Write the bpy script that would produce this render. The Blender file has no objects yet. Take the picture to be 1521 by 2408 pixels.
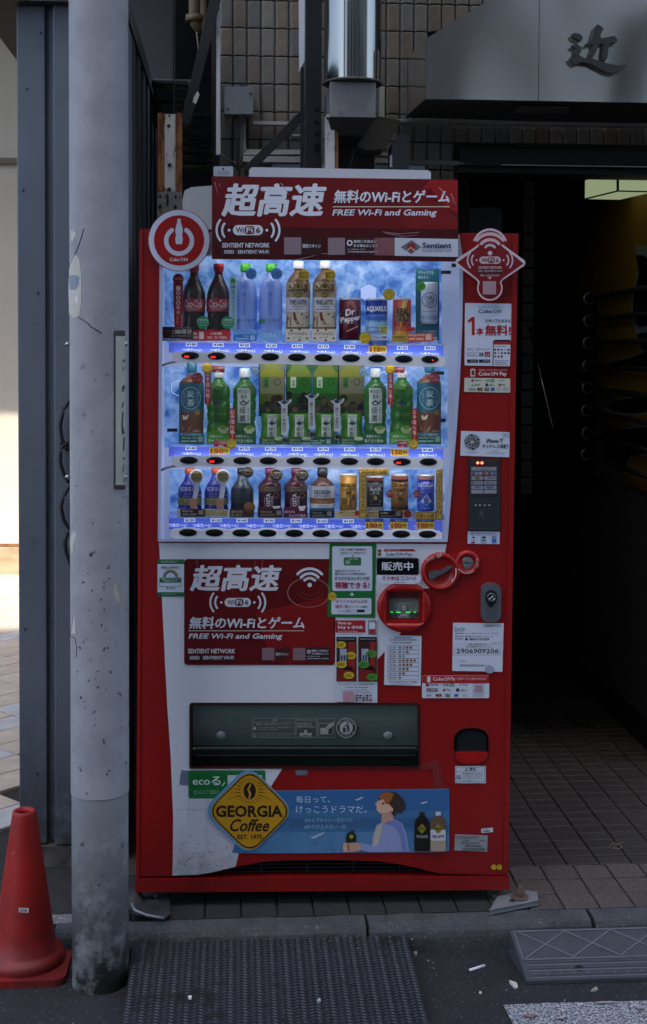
import bpy, math, random
from mathutils import Matrix, Vector
from mathutils.geometry import tessellate_polygon
random.seed(7)
R = math.radians
sc = bpy.context.scene
COL = sc.collection

# ------------------------------------------------------------------ camera
F = 3000.0; CX, CY, PPY = 760.5, 1203.5, 929.5         # plan units of a 1521 x 2407 frame
cam_d = bpy.data.cameras.new('camera'); cam = bpy.data.objects.new('camera', cam_d); COL.objects.link(cam)
cam_d.sensor_fit = 'VERTICAL'; cam_d.sensor_height = 36; cam_d.sensor_width = 36
cam_d.lens = F/2407*36; cam_d.shift_y = -(CY-PPY)/2407
cam_d.clip_start = .05; cam_d.clip_end = 500
CAM = Vector((-.245, -3.50, 1.534))
RC = Matrix.Rotation(R(-4.0), 3, 'Z') @ Matrix.Rotation(R(90-1.9), 3, 'X') @ Matrix.Rotation(.004, 3, 'Z')
cam.matrix_world = Matrix.Translation(CAM) @ RC.to_4x4()
sc.camera = cam

# ------------------------------------------------------------------ world, sun, exposure
EXPO = 1.54
EL, AZ = R(62), R(183)
w = bpy.data.worlds.new('World'); sc.world = w; w.use_nodes = True
nt = w.node_tree; bg = nt.nodes['Background']
sky = nt.nodes.new('ShaderNodeTexSky'); sky.sky_type = 'NISHITA'; sky.sun_disc = False
sky.sun_elevation = EL; sky.sun_rotation = AZ; sky.dust_density = 3; sky.air_density = .9
nt.links.new(sky.outputs[0], bg.inputs[0]); bg.inputs[1].default_value = .15
sun_d = bpy.data.lights.new('sun', 'SUN'); sun_d.energy = 3.2; sun_d.angle = R(.5); sun_d.color = (1, .94, .84)
sun = bpy.data.objects.new('sun', sun_d); COL.objects.link(sun)
sv = Vector((math.sin(AZ)*math.cos(EL), math.cos(AZ)*math.cos(EL), math.sin(EL)))
sun.rotation_euler = sv.to_track_quat('Z', 'Y').to_euler()
vs = sc.view_settings; vs.view_transform = 'Standard'; vs.look = 'None'; vs.gamma = 1; vs.exposure = EXPO
try: vs.use_curve_mapping = False
except Exception: pass
sc.cycles.use_denoising = True
sc.cycles.max_bounces = 8; sc.cycles.transparent_max_bounces = 12
KE = 1/2**EXPO                                           # lamps are given in display units

# ------------------------------------------------------------------ plan helpers
def ray(px, py):
    return (RC @ Vector(((px-CX)/F, -(py-PPY)/F, -1))).normalized()
def PY(px, py, Y):
    d = ray(px, py); return CAM + d*((Y-CAM.y)/d.y)
def PZ(px, py, Z):
    d = ray(px, py); return CAM + d*((Z-CAM.z)/d.z)
def PXp(px, py, X):
    d = ray(px, py); return CAM + d*((X-CAM.x)/d.x)
MR = Matrix.Rotation(R(-1.69), 4, 'Z') @ Matrix.Rotation(.006, 4, 'Y')
MM = Matrix.Translation((.0, 0, 0)) @ MR                 # the vending machine's own frame
MI = MM.inverted()
camL = MI @ CAM
def MP(px, py, d=0.0):
    r = MI.to_3x3() @ ray(px, py); t = (-d-camL.y)/r.y; q = camL + r*t
    return (q.x, q.z)
U = 1/854.0

# ------------------------------------------------------------------ materials
def lin(c):
    return c/12.92 if c <= .04045 else ((c+.055)/1.055)**2.4
def hx(h):
    h = h.lstrip('#')
    return tuple(lin(int(h[i:i+2], 16)/255) for i in (0, 2, 4)) + (1,)
MATS = {}
def C(h, rough=.42, metal=0, spec=.5, coat=0):
    k = (h, rough, metal, spec, coat)
    if k in MATS: return MATS[k]
    m = bpy.data.materials.new('paint_'+h); m.use_nodes = True
    b = m.node_tree.nodes['Principled BSDF']
    b.inputs['Base Color'].default_value = hx(h); b.inputs['Roughness'].default_value = rough
    b.inputs['Metallic'].default_value = metal; b.inputs['Specular IOR Level'].default_value = spec
    b.inputs['Coat Weight'].default_value = coat
    MATS[k] = m; return m
def E(h, s):
    k = ('e', h, s)
    if k in MATS: return MATS[k]
    m = bpy.data.materials.new('lamp_'+h); m.use_nodes = True
    b = m.node_tree.nodes['Principled BSDF']
    b.inputs['Base Color'].default_value = hx(h); b.inputs['Roughness'].default_value = .5
    b.inputs['Emission Color'].default_value = hx(h); b.inputs['Emission Strength'].default_value = s*KE
    MATS[k] = m; return m
def N(nt, t, **kw):
    n = nt.nodes.new(t)
    for k, v in kw.items():
        if k in n.inputs: n.inputs[k].default_value = v
        else: setattr(n, k, v)
    return n
DEEP = {'asphalt', 'kerb_granite', 'pinkish_tile', 'brown_tile', 'grimy_shaded_tile', 'checker_steel', 'worn_lug_steel', 'grey_rubber', 'scuffed_ridge', 'buff_tile_0', 'buff_tile_1', 'buff_tile_2', 'tile_grout',
        'red_film_banner', 'slate_painted_steel', 'black_painted_steel', 'black_frame_steel', 'dark_duct', 'dull_galvanised', 'grey_box_plastic', 'aged_white_trunking', 'dark_ribbed_steel', 'dark_grey_render', 'polished_duct', 'cone_plastic', 'red_enamel'}
GROUND = {'asphalt', 'kerb_granite', 'grimy_shaded_tile', 'checker_steel', 'worn_lug_steel', 'brown_tile', 'pinkish_tile', 'grey_rubber', 'scuffed_ridge'}
def deep(h, k=.84):
    r_ = [int(h[i:i+2], 16)/255 for i in (1, 3, 5)]; r_ = [(lin(c)*k) for c in r_]
    return '#'+''.join('%02x' % round(255*(c*12.92 if c <= .0031308 else 1.055*c**(1/2.4)-.055)) for c in r_)
def worn(name, h1, h2, scale=4, rough=.6, metal=0, bump=.15, bscale=60, spots=None, spot_amt=.3, sscale=30, stretch=None, r2=None, contrast=(.35, .65), grad=None, obj_random=0, bdetail=6, bdist=.004):
    """two-tone weathered surface: base colour h1 mottled to h2, optional spots, fine relief; grad = (z0, z1, hex) dirt and darker tones that rise from the foot"""
    if name in DEEP: k_ = .62 if name in GROUND else .84; h1, h2 = deep(h1, k_), deep(h2, k_); spots = spots and deep(spots, k_)
    m = bpy.data.materials.new(name); m.use_nodes = True; t = m.node_tree; b = t.nodes['Principled BSDF']; L = t.links.new
    tc = N(t, 'ShaderNodeTexCoord'); mp = N(t, 'ShaderNodeMapping'); L(tc.outputs['Object'], mp.inputs[0])
    if stretch: mp.inputs['Scale'].default_value = stretch
    n1 = N(t, 'ShaderNodeTexNoise', Scale=scale, Detail=8, Roughness=.62); L(mp.outputs[0], n1.inputs['Vector'])
    cr = N(t, 'ShaderNodeValToRGB'); cr.color_ramp.elements[0].color = hx(h1); cr.color_ramp.elements[1].color = hx(h2)
    cr.color_ramp.elements[0].position = contrast[0]; cr.color_ramp.elements[1].position = contrast[1]
    L(n1.outputs['Fac'], cr.inputs[0]); out = cr.outputs[0]
    if spots:
        n2 = N(t, 'ShaderNodeTexNoise', Scale=sscale, Detail=4, Roughness=.7); L(mp.outputs[0], n2.inputs['Vector'])
        c2 = N(t, 'ShaderNodeValToRGB'); c2.color_ramp.elements[0].position = 1-spot_amt-.22+.1; c2.color_ramp.elements[1].position = 1-spot_amt-.02
        L(n2.outputs['Fac'], c2.inputs[0])
        mx = N(t, 'ShaderNodeMixRGB'); mx.inputs[2].default_value = hx(spots); L(c2.outputs[0], mx.inputs[0]); L(out, mx.inputs[1]); out = mx.outputs[0]
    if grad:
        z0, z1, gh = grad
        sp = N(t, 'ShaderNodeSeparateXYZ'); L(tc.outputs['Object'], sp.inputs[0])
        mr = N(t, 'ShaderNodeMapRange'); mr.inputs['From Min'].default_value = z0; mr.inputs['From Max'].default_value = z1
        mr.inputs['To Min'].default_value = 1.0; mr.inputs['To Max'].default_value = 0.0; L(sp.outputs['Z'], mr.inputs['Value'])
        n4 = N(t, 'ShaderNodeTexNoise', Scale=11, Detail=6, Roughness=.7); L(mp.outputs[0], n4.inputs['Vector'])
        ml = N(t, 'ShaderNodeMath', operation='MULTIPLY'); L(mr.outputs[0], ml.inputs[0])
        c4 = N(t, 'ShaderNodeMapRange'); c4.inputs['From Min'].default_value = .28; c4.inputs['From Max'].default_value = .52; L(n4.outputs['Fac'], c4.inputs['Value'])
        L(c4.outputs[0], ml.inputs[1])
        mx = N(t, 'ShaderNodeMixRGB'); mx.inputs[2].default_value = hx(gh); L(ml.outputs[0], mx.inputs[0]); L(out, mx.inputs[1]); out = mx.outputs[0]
    if obj_random:
        oi = N(t, 'ShaderNodeObjectInfo'); hs = N(t, 'ShaderNodeHueSaturation')
        mr = N(t, 'ShaderNodeMapRange'); mr.inputs['To Min'].default_value = 1-obj_random; mr.inputs['To Max'].default_value = 1+obj_random
        L(oi.outputs['Random'], mr.inputs['Value']); L(mr.outputs[0], hs.inputs['Value']); L(out, hs.inputs['Color']); out = hs.outputs[0]
    L(out, b.inputs['Base Color']); b.inputs['Metallic'].default_value = metal
    rr = N(t, 'ShaderNodeMapRange'); rr.inputs['To Min'].default_value = rough; rr.inputs['To Max'].default_value = r2 if r2 else min(1, rough+.15)
    L(n1.outputs['Fac'], rr.inputs['Value']); L(rr.outputs[0], b.inputs['Roughness'])
    if bump:
        n3 = N(t, 'ShaderNodeTexNoise', Scale=bscale, Detail=bdetail, Roughness=.7); L(mp.outputs[0], n3.inputs['Vector'])
        bp = N(t, 'ShaderNodeBump', Strength=bump, Distance=bdist); L(n3.outputs['Fac'], bp.inputs['Height']); L(bp.outputs[0], b.inputs['Normal'])
    return m
def clearish(name, tint, amt=.5, rough=.12, base=None):
    """see-through plastic: a tinted transparent part, the rest glossy paint"""
    m = bpy.data.materials.new(name); m.use_nodes = True; t = m.node_tree; b = t.nodes['Principled BSDF']; L = t.links.new
    b.inputs['Base Color'].default_value = hx(base or tint); b.inputs['Roughness'].default_value = rough
    tr = N(t, 'ShaderNodeBsdfTransparent'); tr.inputs[0].default_value = hx(tint)
    mx = N(t, 'ShaderNodeMixShader'); mx.inputs[0].default_value = 1-amt
    L(tr.outputs[0], mx.inputs[1]); L(b.outputs[0], mx.inputs[2]); L(mx.outputs[0], t.nodes['Material Output'].inputs[0])
    return m
def glassy(name='window_glass', gl=.97):
    m = bpy.data.materials.new(name); m.use_nodes = True; t = m.node_tree; L = t.links.new
    t.nodes.remove(t.nodes['Principled BSDF'])
    tr = N(t, 'ShaderNodeBsdfTransparent'); tr.inputs[0].default_value = (gl, gl, gl, 1)
    g = N(t, 'ShaderNodeBsdfGlossy', Roughness=.03); lw = N(t, 'ShaderNodeLayerWeight', Blend=.5)
    pw = N(t, 'ShaderNodeMath', operation='POWER'); pw.inputs[1].default_value = 5; L(lw.outputs['Facing'], pw.inputs[0])
    ad = N(t, 'ShaderNodeMath', operation='MULTIPLY_ADD'); ad.inputs[1].default_value = .85; ad.inputs[2].default_value = .045; L(pw.outputs[0], ad.inputs[0])
    mx = N(t, 'ShaderNodeMixShader'); L(ad.outputs[0], mx.inputs[0]); L(tr.outputs[0], mx.inputs[1]); L(g.outputs[0], mx.inputs[2])
    L(mx.outputs[0], t.nodes['Material Output'].inputs[0]); return m
def backlit(name, h, tr=.5, rough=.25, strength=0, h2=None):
    """plastic that lets light through from behind"""
    m = bpy.data.materials.new(name); m.use_nodes = True; t = m.node_tree; b = t.nodes['Principled BSDF']; L = t.links.new
    b.inputs['Base Color'].default_value = hx(h); b.inputs['Roughness'].default_value = rough
    tl = N(t, 'ShaderNodeBsdfTransparent'); tl.inputs[0].default_value = hx(h2 or h)
    mx = N(t, 'ShaderNodeMixShader'); mx.inputs[0].default_value = tr
    L(b.outputs[0], mx.inputs[1]); L(tl.outputs[0], mx.inputs[2]); L(mx.outputs[0], t.nodes['Material Output'].inputs[0])
    return m

# ------------------------------------------------------------------ mesh builder
class MB:
    def __init__(s): s.v = []; s.f = []; s.m = []; s.mats = []; s.sm = []
    def mi(s, m):
        if m not in s.mats: s.mats.append(m)
        return s.mats.index(m)
    def add(s, vs, fs, m, smooth=False):
        o = len(s.v); s.v += [tuple(v) for v in vs]; i = s.mi(m)
        for f in fs: s.f.append(tuple(o+k for k in f)); s.m.append(i); s.sm.append(smooth)
        return s
    def box(s, a, b, m, M=None):
        x0, y0, z0 = a; x1, y1, z1 = b
        vs = [Vector(p) for p in ((x0,y0,z0),(x1,y0,z0),(x1,y1,z0),(x0,y1,z0),(x0,y0,z1),(x1,y0,z1),(x1,y1,z1),(x0,y1,z1))]
        if M: vs = [M @ v for v in vs]
        return s.add(vs, [(0,3,2,1),(4,5,6,7),(0,1,5,4),(1,2,6,5),(2,3,7,6),(3,0,4,7)], m)
    def bar(s, p, q, wd, ht, m, up=(0, 0, 1)):
        p = Vector(p); q = Vector(q); d = (q-p).normalized(); u = Vector(up)
        if abs(d.dot(u)) > .98: u = Vector((0, 1, 0))
        a = d.cross(u).normalized(); c = a.cross(d).normalized()
        vs = [e+a*i*wd/2+c*j*ht/2 for e in (p, q) for i, j in ((-1,-1),(1,-1),(1,1),(-1,1))]
        return s.add(vs, [(0,1,2,3),(7,6,5,4),(0,4,5,1),(1,5,6,2),(2,6,7,3),(3,7,4,0)], m)
    def tube(s, pts, r, m, n=10):
        pts = [Vector(p) for p in pts]; rings = []
        for i, p in enumerate(pts):
            d = (pts[min(i+1, len(pts)-1)]-pts[max(i-1, 0)]).normalized()
            u = Vector((0, 0, 1)) if abs(d.z) < .95 else Vector((1, 0, 0))
            a = d.cross(u).normalized(); c = a.cross(d).normalized()
            rings.append([p+(a*math.cos(t)+c*math.sin(t))*r for t in [2*math.pi*k/n for k in range(n)]])
        vs = [v for g in rings for v in g]
        fs = [(i*n+k, i*n+(k+1) % n, (i+1)*n+(k+1) % n, (i+1)*n+k) for i in range(len(pts)-1) for k in range(n)]
        fs += [tuple(range(n))[::-1], tuple((len(pts)-1)*n+k for k in range(n))]
        return s.add(vs, fs, m, True)
    def lathe(s, prof, m, c=(0, 0, 0), n=28, axis='Z', smooth=True, a0=0, a1=None):
        """prof: (radius, height along axis)"""
        vs = []; full = a1 is None; a1 = 2*math.pi if full else a1; nn = n if full else n+1
        for r, h in prof:
            for k in range(nn):
                t = a0+(a1-a0)*k/n; x, y = r*math.cos(t), r*math.sin(t)
                vs.append((c[0]+x, c[1]+y, c[2]+h) if axis == 'Z' else (c[0]+x, c[1]-h, c[2]+y))
        fs = []
        for i in range(len(prof)-1):
            for k in range(n if full else n):
                k2 = (k+1) % nn if full else k+1
                f = (i*nn+k, i*nn+k2, (i+1)*nn+k2, (i+1)*nn+k)
                fs.append(f)
        return s.add(vs, fs, m, smooth)
    def slab(s, outer, y0, y1, m, holes=(), mside=None):
        """outline in (x, z), front at y0, back at y1"""
        loops = [list(outer)]+[list(h) for h in holes]
        pts = [Vector((p[0], p[1], 0)) for l in loops for p in l]
        tris = tessellate_polygon([[Vector((p[0], p[1], 0)) for p in l] for l in loops])
        n = len(pts)
        vs = [(p.x, y0, p.y) for p in pts]+[(p.x, y1, p.y) for p in pts]; fs = []
        for t in tris:
            a, b, c = (pts[i] for i in t)
            if (b-a).cross(c-a).z < 0: t = (t[0], t[2], t[1])
            fs.append(tuple(t)); fs.append(tuple(i+n for i in reversed(t)))
        s.add(vs, fs, m)
        o = 0; fs = []
        for l in loops:
            k = len(l)
            area = sum(l[i][0]*l[(i+1) % k][1]-l[(i+1) % k][0]*l[i][1] for i in range(k))
            outer_l = (o == 0)
            for i in range(k):
                a, b = o+i, o+(i+1) % k
                fs.append((a, a+n, b+n, b) if (area > 0) == outer_l else (a, b, b+n, a+n))
            o += k
        s.add(vs, fs, mside or m); return s
    def build(s, name, parent=None, bev=0, kind=None, seg=2, auto=False):
        me = bpy.data.meshes.new(name); me.from_pydata(s.v, [], s.f)
        for m in s.mats: me.materials.append(m)
        me.polygons.foreach_set('material_index', s.m); me.polygons.foreach_set('use_smooth', s.sm); me.update()
        o = bpy.data.objects.new(name, me); COL.objects.link(o)
        if parent: o.parent = parent
        if kind: o['kind'] = kind
        if bev:
            b = o.modifiers.new('bevel', 'BEVEL'); b.width = bev; b.segments = seg; b.limit_method = 'ANGLE'; b.angle_limit = R(35); b.harden_normals = False
        return o
def tag(o, label=None, cat=None, group=None, kind=None):
    for k, v in (('label', label), ('category', cat), ('group', group), ('kind', kind)):
        if v: o[k] = v
    return o
def empty(name, loc=(0, 0, 0), label=None, cat=None, group=None, M=None):
    o = bpy.data.objects.new(name, None); COL.objects.link(o); o.empty_display_size = .05
    if M is not None: o.matrix_world = M
    else: o.location = loc
    return tag(o, label, cat, group)
def part(name, me, parent, loc=(0, 0, 0)):
    o = bpy.data.objects.new(name, me); COL.objects.link(o); o.parent = parent; o.location = loc; return o

# ------------------------------------------------------------------ lettering
GC = {}
def glyphs(body, bold=0, shear=0):
    k = (body, bold, shear)
    if k in GC: return GC[k]
    f = bpy.data.curves.new('t', 'FONT'); f.body = body; f.offset = bold; f.resolution_u = 2; f.shear = shear
    p = bpy.data.objects.new('t', f); COL.objects.link(p)
    dg = bpy.context.evaluated_depsgraph_get(); me = bpy.data.meshes.new_from_object(p.evaluated_get(dg))
    v = [(q.co.x, q.co.y) for q in me.vertices]; fs = [tuple(q.vertices) for q in me.polygons]
    bpy.data.objects.remove(p); bpy.data.curves.remove(f); bpy.data.meshes.remove(me)
    if not v: GC[k] = ([], []); return GC[k]
    x0 = min(a for a, b in v); x1 = max(a for a, b in v); y0 = min(b for a, b in v); y1 = max(b for a, b in v)
    w_ = max(x1-x0, 1e-6); h_ = max(y1-y0, 1e-6)
    v = [((a-x0)/w_, (b-y0)/h_) for a, b in v]
    fs2 = []
    for q in fs:
        a, b, c = (v[i] for i in q[:3])
        s_ = (b[0]-a[0])*(c[1]-a[1])-(c[0]-a[0])*(b[1]-a[1])
        fs2.append(q if s_ > 0 else q[::-1])
    GC[k] = (v, fs2); return GC[k]
class Pr:
    """flat print; positions are plan units, fn maps (px, py, d) to the thing's own space"""
    def __init__(s, d, fn=None, step=.0004): s.mb = MB(); s.d = d; s.fn = fn or (lambda x, y, d: (MP(x, y, d)[0], -d, MP(x, y, d)[1])); s.step = step; s.rot = None
    def up(s, k=1): s.d += s.step*k; return s
    def q(s, x, y):
        if s.rot:
            cx, cy, a = s.rot; dx, dy = x-cx, y-cy
            x, y = cx+dx*math.cos(a)-dy*math.sin(a), cy+dx*math.sin(a)+dy*math.cos(a)
        return s.fn(x, y, s.d)
    def m(s, c): return C(c, .45) if isinstance(c, str) else c
    def poly(s, pts, c):
        tr = tessellate_polygon([[Vector((p[0], p[1], 0)) for p in pts]]); fs = []
        for t in tr:
            a, b, e = (pts[i] for i in t)
            cr = (b[0]-a[0])*(e[1]-a[1])-(e[0]-a[0])*(b[1]-a[1])
            fs.append(tuple(t) if cr < 0 else (t[0], t[2], t[1]))
        s.mb.add([s.q(*p) for p in pts], fs, s.m(c)); return s
    def rect(s, x0, y0, x1, y1, c, nx=1):
        vs = []; fs = []
        for i in range(nx+1):
            x = x0+(x1-x0)*i/nx; vs += [s.q(x, y1), s.q(x, y0)]
            if i: fs.append((2*i-2, 2*i, 2*i+1, 2*i-1))
        s.mb.add(vs, fs, s.m(c)); return s
    def frame(s, x0, y0, x1, y1, c, t=1.0):
        s.rect(x0, y0, x1, y0+t, c).rect(x0, y1-t, x1, y1, c).rect(x0, y0+t, x0+t, y1-t, c).rect(x1-t, y0+t, x1, y1-t, c); return s
    def circ(s, cx, cy, r, c, ry=None, n=20):
        ry = ry or r; return s.poly([(cx+r*math.cos(2*math.pi*k/n), cy+ry*math.sin(2*math.pi*k/n)) for k in range(n)], c)
    def arc(s, cx, cy, r0, r1, a0, a1, c, n=14, ky=1, rnd=False):
        """angles in degrees, 0 = right, 90 = up"""
        vs = []; fs = []
        for k in range(n+1):
            a = R(a0+(a1-a0)*k/n); vs += [s.q(cx+r0*math.cos(a), cy-r0*math.sin(a)*ky), s.q(cx+r1*math.cos(a), cy-r1*math.sin(a)*ky)]
            if k: fs.append((2*k-2, 2*k-1, 2*k+1, 2*k))
        s.mb.add(vs, fs, s.m(c))
        if rnd:
            for a in (a0, a1):
                rm = (r0+r1)/2; s.up(); s.circ(cx+rm*math.cos(R(a)), cy-rm*math.sin(R(a))*ky, (r1-r0)/2, c, n=10); s.d -= s.step
        return s
    def text(s, t, x0, y0, x1, y1, c, bold=0, shear=0):
        if bold > .013 and any(ord(ch) > 0x2e80 for ch in t):      # thick strokes of dense characters: shifted copies
            v, f = glyphs(t, .010, shear); b_ = (bold-.010)*(y1-y0)*1.05; d0 = s.d; k0 = getattr(s, 'k', 0)
            for dx, dy in ((-b_, 0), (b_, 0), (0, -b_*.7), (0, b_*.7)) if bold > .022 else ((-b_, 0), (b_, 0)):
                s.mb.add([s.q(x0+b_+dx+a*(x1-x0-2*b_), y1+dy-b*(y1-y0)) for a, b in v], f, s.m(c)); s.d += .00009
            s.d = d0; return s
        v, f = glyphs(t, bold, shear)
        if v: s.mb.add([s.q(x0+a*(x1-x0), y1-b*(y1-y0)) for a, b in v], f, s.m(c))
        return s
    def vtext(s, t, x0, y0, x1, y1, c, bold=0, rotall=False):
        n = len(t); h = (y1-y0)/n
        for i, ch in enumerate(t):
            if ch == ' ': continue
            ya, yb = y0+i*h+h*.06, y0+(i+1)*h-h*.06; xa, xb = x0, x1
            if ch in '!・': xa, xb = x0+(x1-x0)*.4, x0+(x1-x0)*.6
            if ch in 'ー~〜|': xa, xb = x0+(x1-x0)*.44, x0+(x1-x0)*.56; ch = 'l'
            if ch in '×': ya, yb = ya+h*.2, yb-h*.2; xa, xb = x0+(x1-x0)*.25, x1-(x1-x0)*.25
            if ch in 'っッャュョゃゅょ、。': ya += h*.2; xa += (x1-x0)*.15
            s.text(ch, xa, ya, xb, yb, c, bold)
        return s
    def lines(s, x0, y0, x1, y1, n, c, frac=.45, rag=.2):
        """illegible small print: broken rows of short strokes"""
        h = (y1-y0)/n; rnd = random.Random(int(x0*7+y0*13))
        for i in range(n):
            y = y0+i*h; x = x0; xe = x1-(x1-x0)*rag*rnd.random()
            while x < xe-1:
                l = rnd.uniform(1.5, 4.5); s.rect(x, y+h*(1-frac)/2, min(x+l, xe), y+h*(1+frac)/2, c); x += l+rnd.uniform(.5, 1.4)
        return s
    def build(s, parent, name='print'): return s.mb.build(name, parent)
def rr(x0, y0, x1, y1, r, n=5):
    """rounded rectangle in plan units"""
    pts = []
    for cx, cy, a in ((x1-r, y0+r, -90), (x1-r, y1-r, 0), (x0+r, y1-r, 90), (x0+r, y0+r, 180)):
        for k in range(n+1):
            t = R(a+90*k/n); pts.append((cx+r*math.cos(t), cy+r*math.sin(t)))
    return pts
def ell(cx, cy, rx, ry=None, n=32):
    ry = ry or rx; return [(cx+rx*math.cos(2*math.pi*k/n), cy+ry*math.sin(2*math.pi*k/n)) for k in range(n)]
def rotp(pts, cx, cy, a):
    a = R(a); return [(cx+(x-cx)*math.cos(a)-(y-cy)*math.sin(a), cy+(x-cx)*math.sin(a)+(y-cy)*math.cos(a)) for x, y in pts]
def mpl(pts, d=0): return [MP(x, y, d) for x, y in pts]

# ================================================================== SETTING
ROAD_Z = -.07
asphalt = worn('asphalt', '#1f2125', '#2e3034', scale=7, rough=.85, bump=.9, bscale=260, spots='#6a6b70', spot_amt=.30, sscale=150)
concrete = worn('concrete', '#5b5e5f', '#7b7c7a', scale=9, rough=.85, bump=.7, bscale=180, spots='#a5a39b', spot_amt=.34, sscale=70)
dark_steel = worn('black_painted_steel', '#0d0f12', '#17191c', scale=6, rough=.45, bump=.1)
mb = MB(); mb.box((-60, -60, ROAD_Z-.3), (60, -.075, ROAD_Z), asphalt)
tag(mb.build('road'), kind='structure')
# pavement body (one sheet behind the kerb), joints darker and lower than the tiles
grout = worn('dark_grout', '#1c1c1c', '#2a2928', scale=20, rough=.9)
pav_sub = MB(); pav_sub.box((-60, -.075, -.3), (60, 60, -.012), grout)
pavement = tag(pav_sub.build('pavement'), kind='structure')
# light outer tiles, 3 rows of 100 x 100
t_out = worn('pinkish_tile', '#5c534d', '#6a6058', scale=14, rough=.7, bump=.35, bscale=220, spots='#443c37', spot_amt=.36, sscale=60, obj_random=.1)
t_in = worn('brown_tile', '#3b3632', '#48423d', scale=14, rough=.6, bump=.25, bscale=160, spots='#2e2a27', spot_amt=.36, sscale=50, obj_random=.14)
def tile_mesh(name, wx, wy, m, h=.011, ch=.003):
    t = MB(); vs = []
    for z, i in ((-.012, 0), (h-.012-ch*.6, 0), (h-.012, ch)):
        vs += [(i, i, z), (wx-i, i, z), (wx-i, wy-i, z), (i, wy-i, z)]
    fs = [(8, 9, 10, 11)]
    for a in (0, 4):
        fs += [(a+k, a+(k+1) % 4, a+4+(k+1) % 4, a+4+k) for k in range(4)]
    t.add(vs, fs, m); me = bpy.data.meshes.new(name); me.from_pydata(t.v, [], t.f); me.materials.append(m); return me
# in these tiles the cross joints slant a little, as laid: shear x with depth
m_out = tile_mesh('tile', .0955, .0955, t_out); m_in = tile_mesh('tile', .0955, .0575, t_in)
t_dk = worn('grimy_shaded_tile', '#2a2b2b', '#353535', scale=14, rough=.8, bump=.35, bscale=220)  # grime and the machine's shade both painted into this dark tile colour
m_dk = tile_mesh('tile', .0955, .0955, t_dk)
X0 = -.62; y_edge = -.068; cnt = 0
for r_ in range(3):
    for c_ in range(19):
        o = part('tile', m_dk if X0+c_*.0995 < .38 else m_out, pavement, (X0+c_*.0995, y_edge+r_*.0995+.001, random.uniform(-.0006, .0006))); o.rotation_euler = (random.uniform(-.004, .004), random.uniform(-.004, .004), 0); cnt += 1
for r_ in range(26):
    for c_ in range(11):
        x = .36+c_*.0995
        if x > 1.36: continue
        o = part('tile', m_in, pavement, (x, y_edge+3*.0995+r_*.0617+.001, random.uniform(-.0007, .0007))); cnt += 1
floor_far = worn('dark_tiled_floor', '#3a3630', '#454039', scale=20, rough=.6)
rest = MB(); rest.box((-.6, y_edge+3*.0995+26*.0617, -.02), (1.4, 6, -.001), floor_far)
rest.box((-.6, y_edge+.2995, -.02), (.359, y_edge+3*.0995+26*.0617, -.001), floor_far)
tag(rest.build('passage_floor'), kind='structure')
# kerb stones
def kerb_piece(x0, x1, yb, yf, name='kerb_stone', parent=None, zt=0.0, mat=None):
    n = 12; rnd = random.Random(int(x0*100)); vs = []; prof = [(yb, zt-.09), (yb, zt-.004), (yb-.004, zt), (yf+.03, zt), (yf+.014, zt-.005), (yf+.004, zt-.016), (yf, zt-.032), (yf-.002, zt-.09)]
    for i in range(n+1):
        x = x0+(x1-x0)*i/n
        for (y, z) in prof: vs.append((x, y+rnd.uniform(-.0012, .0012), z+rnd.uniform(-.0012, .0012)))
    k = len(prof); fs = [(i*k+j, (i+1)*k+j, (i+1)*k+j+1, i*k+j+1) for i in range(n) for j in range(k-1)]
    fs = [f[::-1] for f in fs]
    fs += [tuple(range(k)), tuple(n*k+j for j in range(k))[::-1]]
    m = MB(); m.add(vs, fs, mat or kerbmat); return m.build(name, parent)
kerbmat = worn('kerb_granite', '#44484a', '#5d6163', scale=12, rough=.85, bump=.9, bscale=150, spots='#8b8a82', spot_amt=.30, sscale=110)
kerb = empty('kerb'); kerb['kind'] = 'structure'
cuts = [-.545, .085, .905, 1.60, 2.4]
xj = [PZ(864*1.0, 2175, 0).x, PZ(1390, 2155, 0).x]
for a, b in ((-.56, xj[0]-.004), (xj[0]+.004, xj[1]-.005), (xj[1]+.006, xj[1]+.65), (xj[1]+.66, xj[1]+1.4)):
    kerb_piece(a, b, -.074, -.155, parent=kerb)
kerb_piece(-.72, -.57, -.06, -.125, parent=kerb, zt=-.006)
kerb_piece(-1.35, -.73, -.055, -.105, parent=kerb, zt=-.004)
kerb_piece(-2.3, -1.36, -.055, -.105, parent=kerb, zt=-.004)
fill = MB(); fill.box((-3, -.056, -.09), (-.57, .0, -.011), concrete)
tag(fill.build('kerb_bed'), kind='structure')
# painted marking at lower right
paint = worn('worn_road_paint', '#b9bcc2', '#8d9097', scale=60, rough=.8, bump=.9, bscale=200, spots='#3b3d42', spot_amt=.42, sscale=150, contrast=(.4, .6))
pnt = worn('red_stain', '#9a4048', '#b9bcc2', scale=30, rough=.8, bump=.9, bscale=200, spots='#3b3d42', spot_amt=.42, sscale=150)
mb = MB()
pa = [PZ(1183, 2361, ROAD_Z+.004), PZ(1290, 2356, ROAD_Z+.004), PZ(1400, 2354, ROAD_Z+.004), PZ(1600, 2349, ROAD_Z+.004)]
pb = [PZ(1213, 2420, ROAD_Z+.004), PZ(1310, 2420, ROAD_Z+.004), PZ(1420, 2420, ROAD_Z+.004), PZ(1640, 2420, ROAD_Z+.004)]
pb = [b+(b-a)*3 for a, b in zip(pa, pb)]
mb.add([(p.x, p.y, ROAD_Z+.003) for p in pa+pb], [(4+i, 5+i, i+1, i) for i in range(3)], paint)
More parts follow.
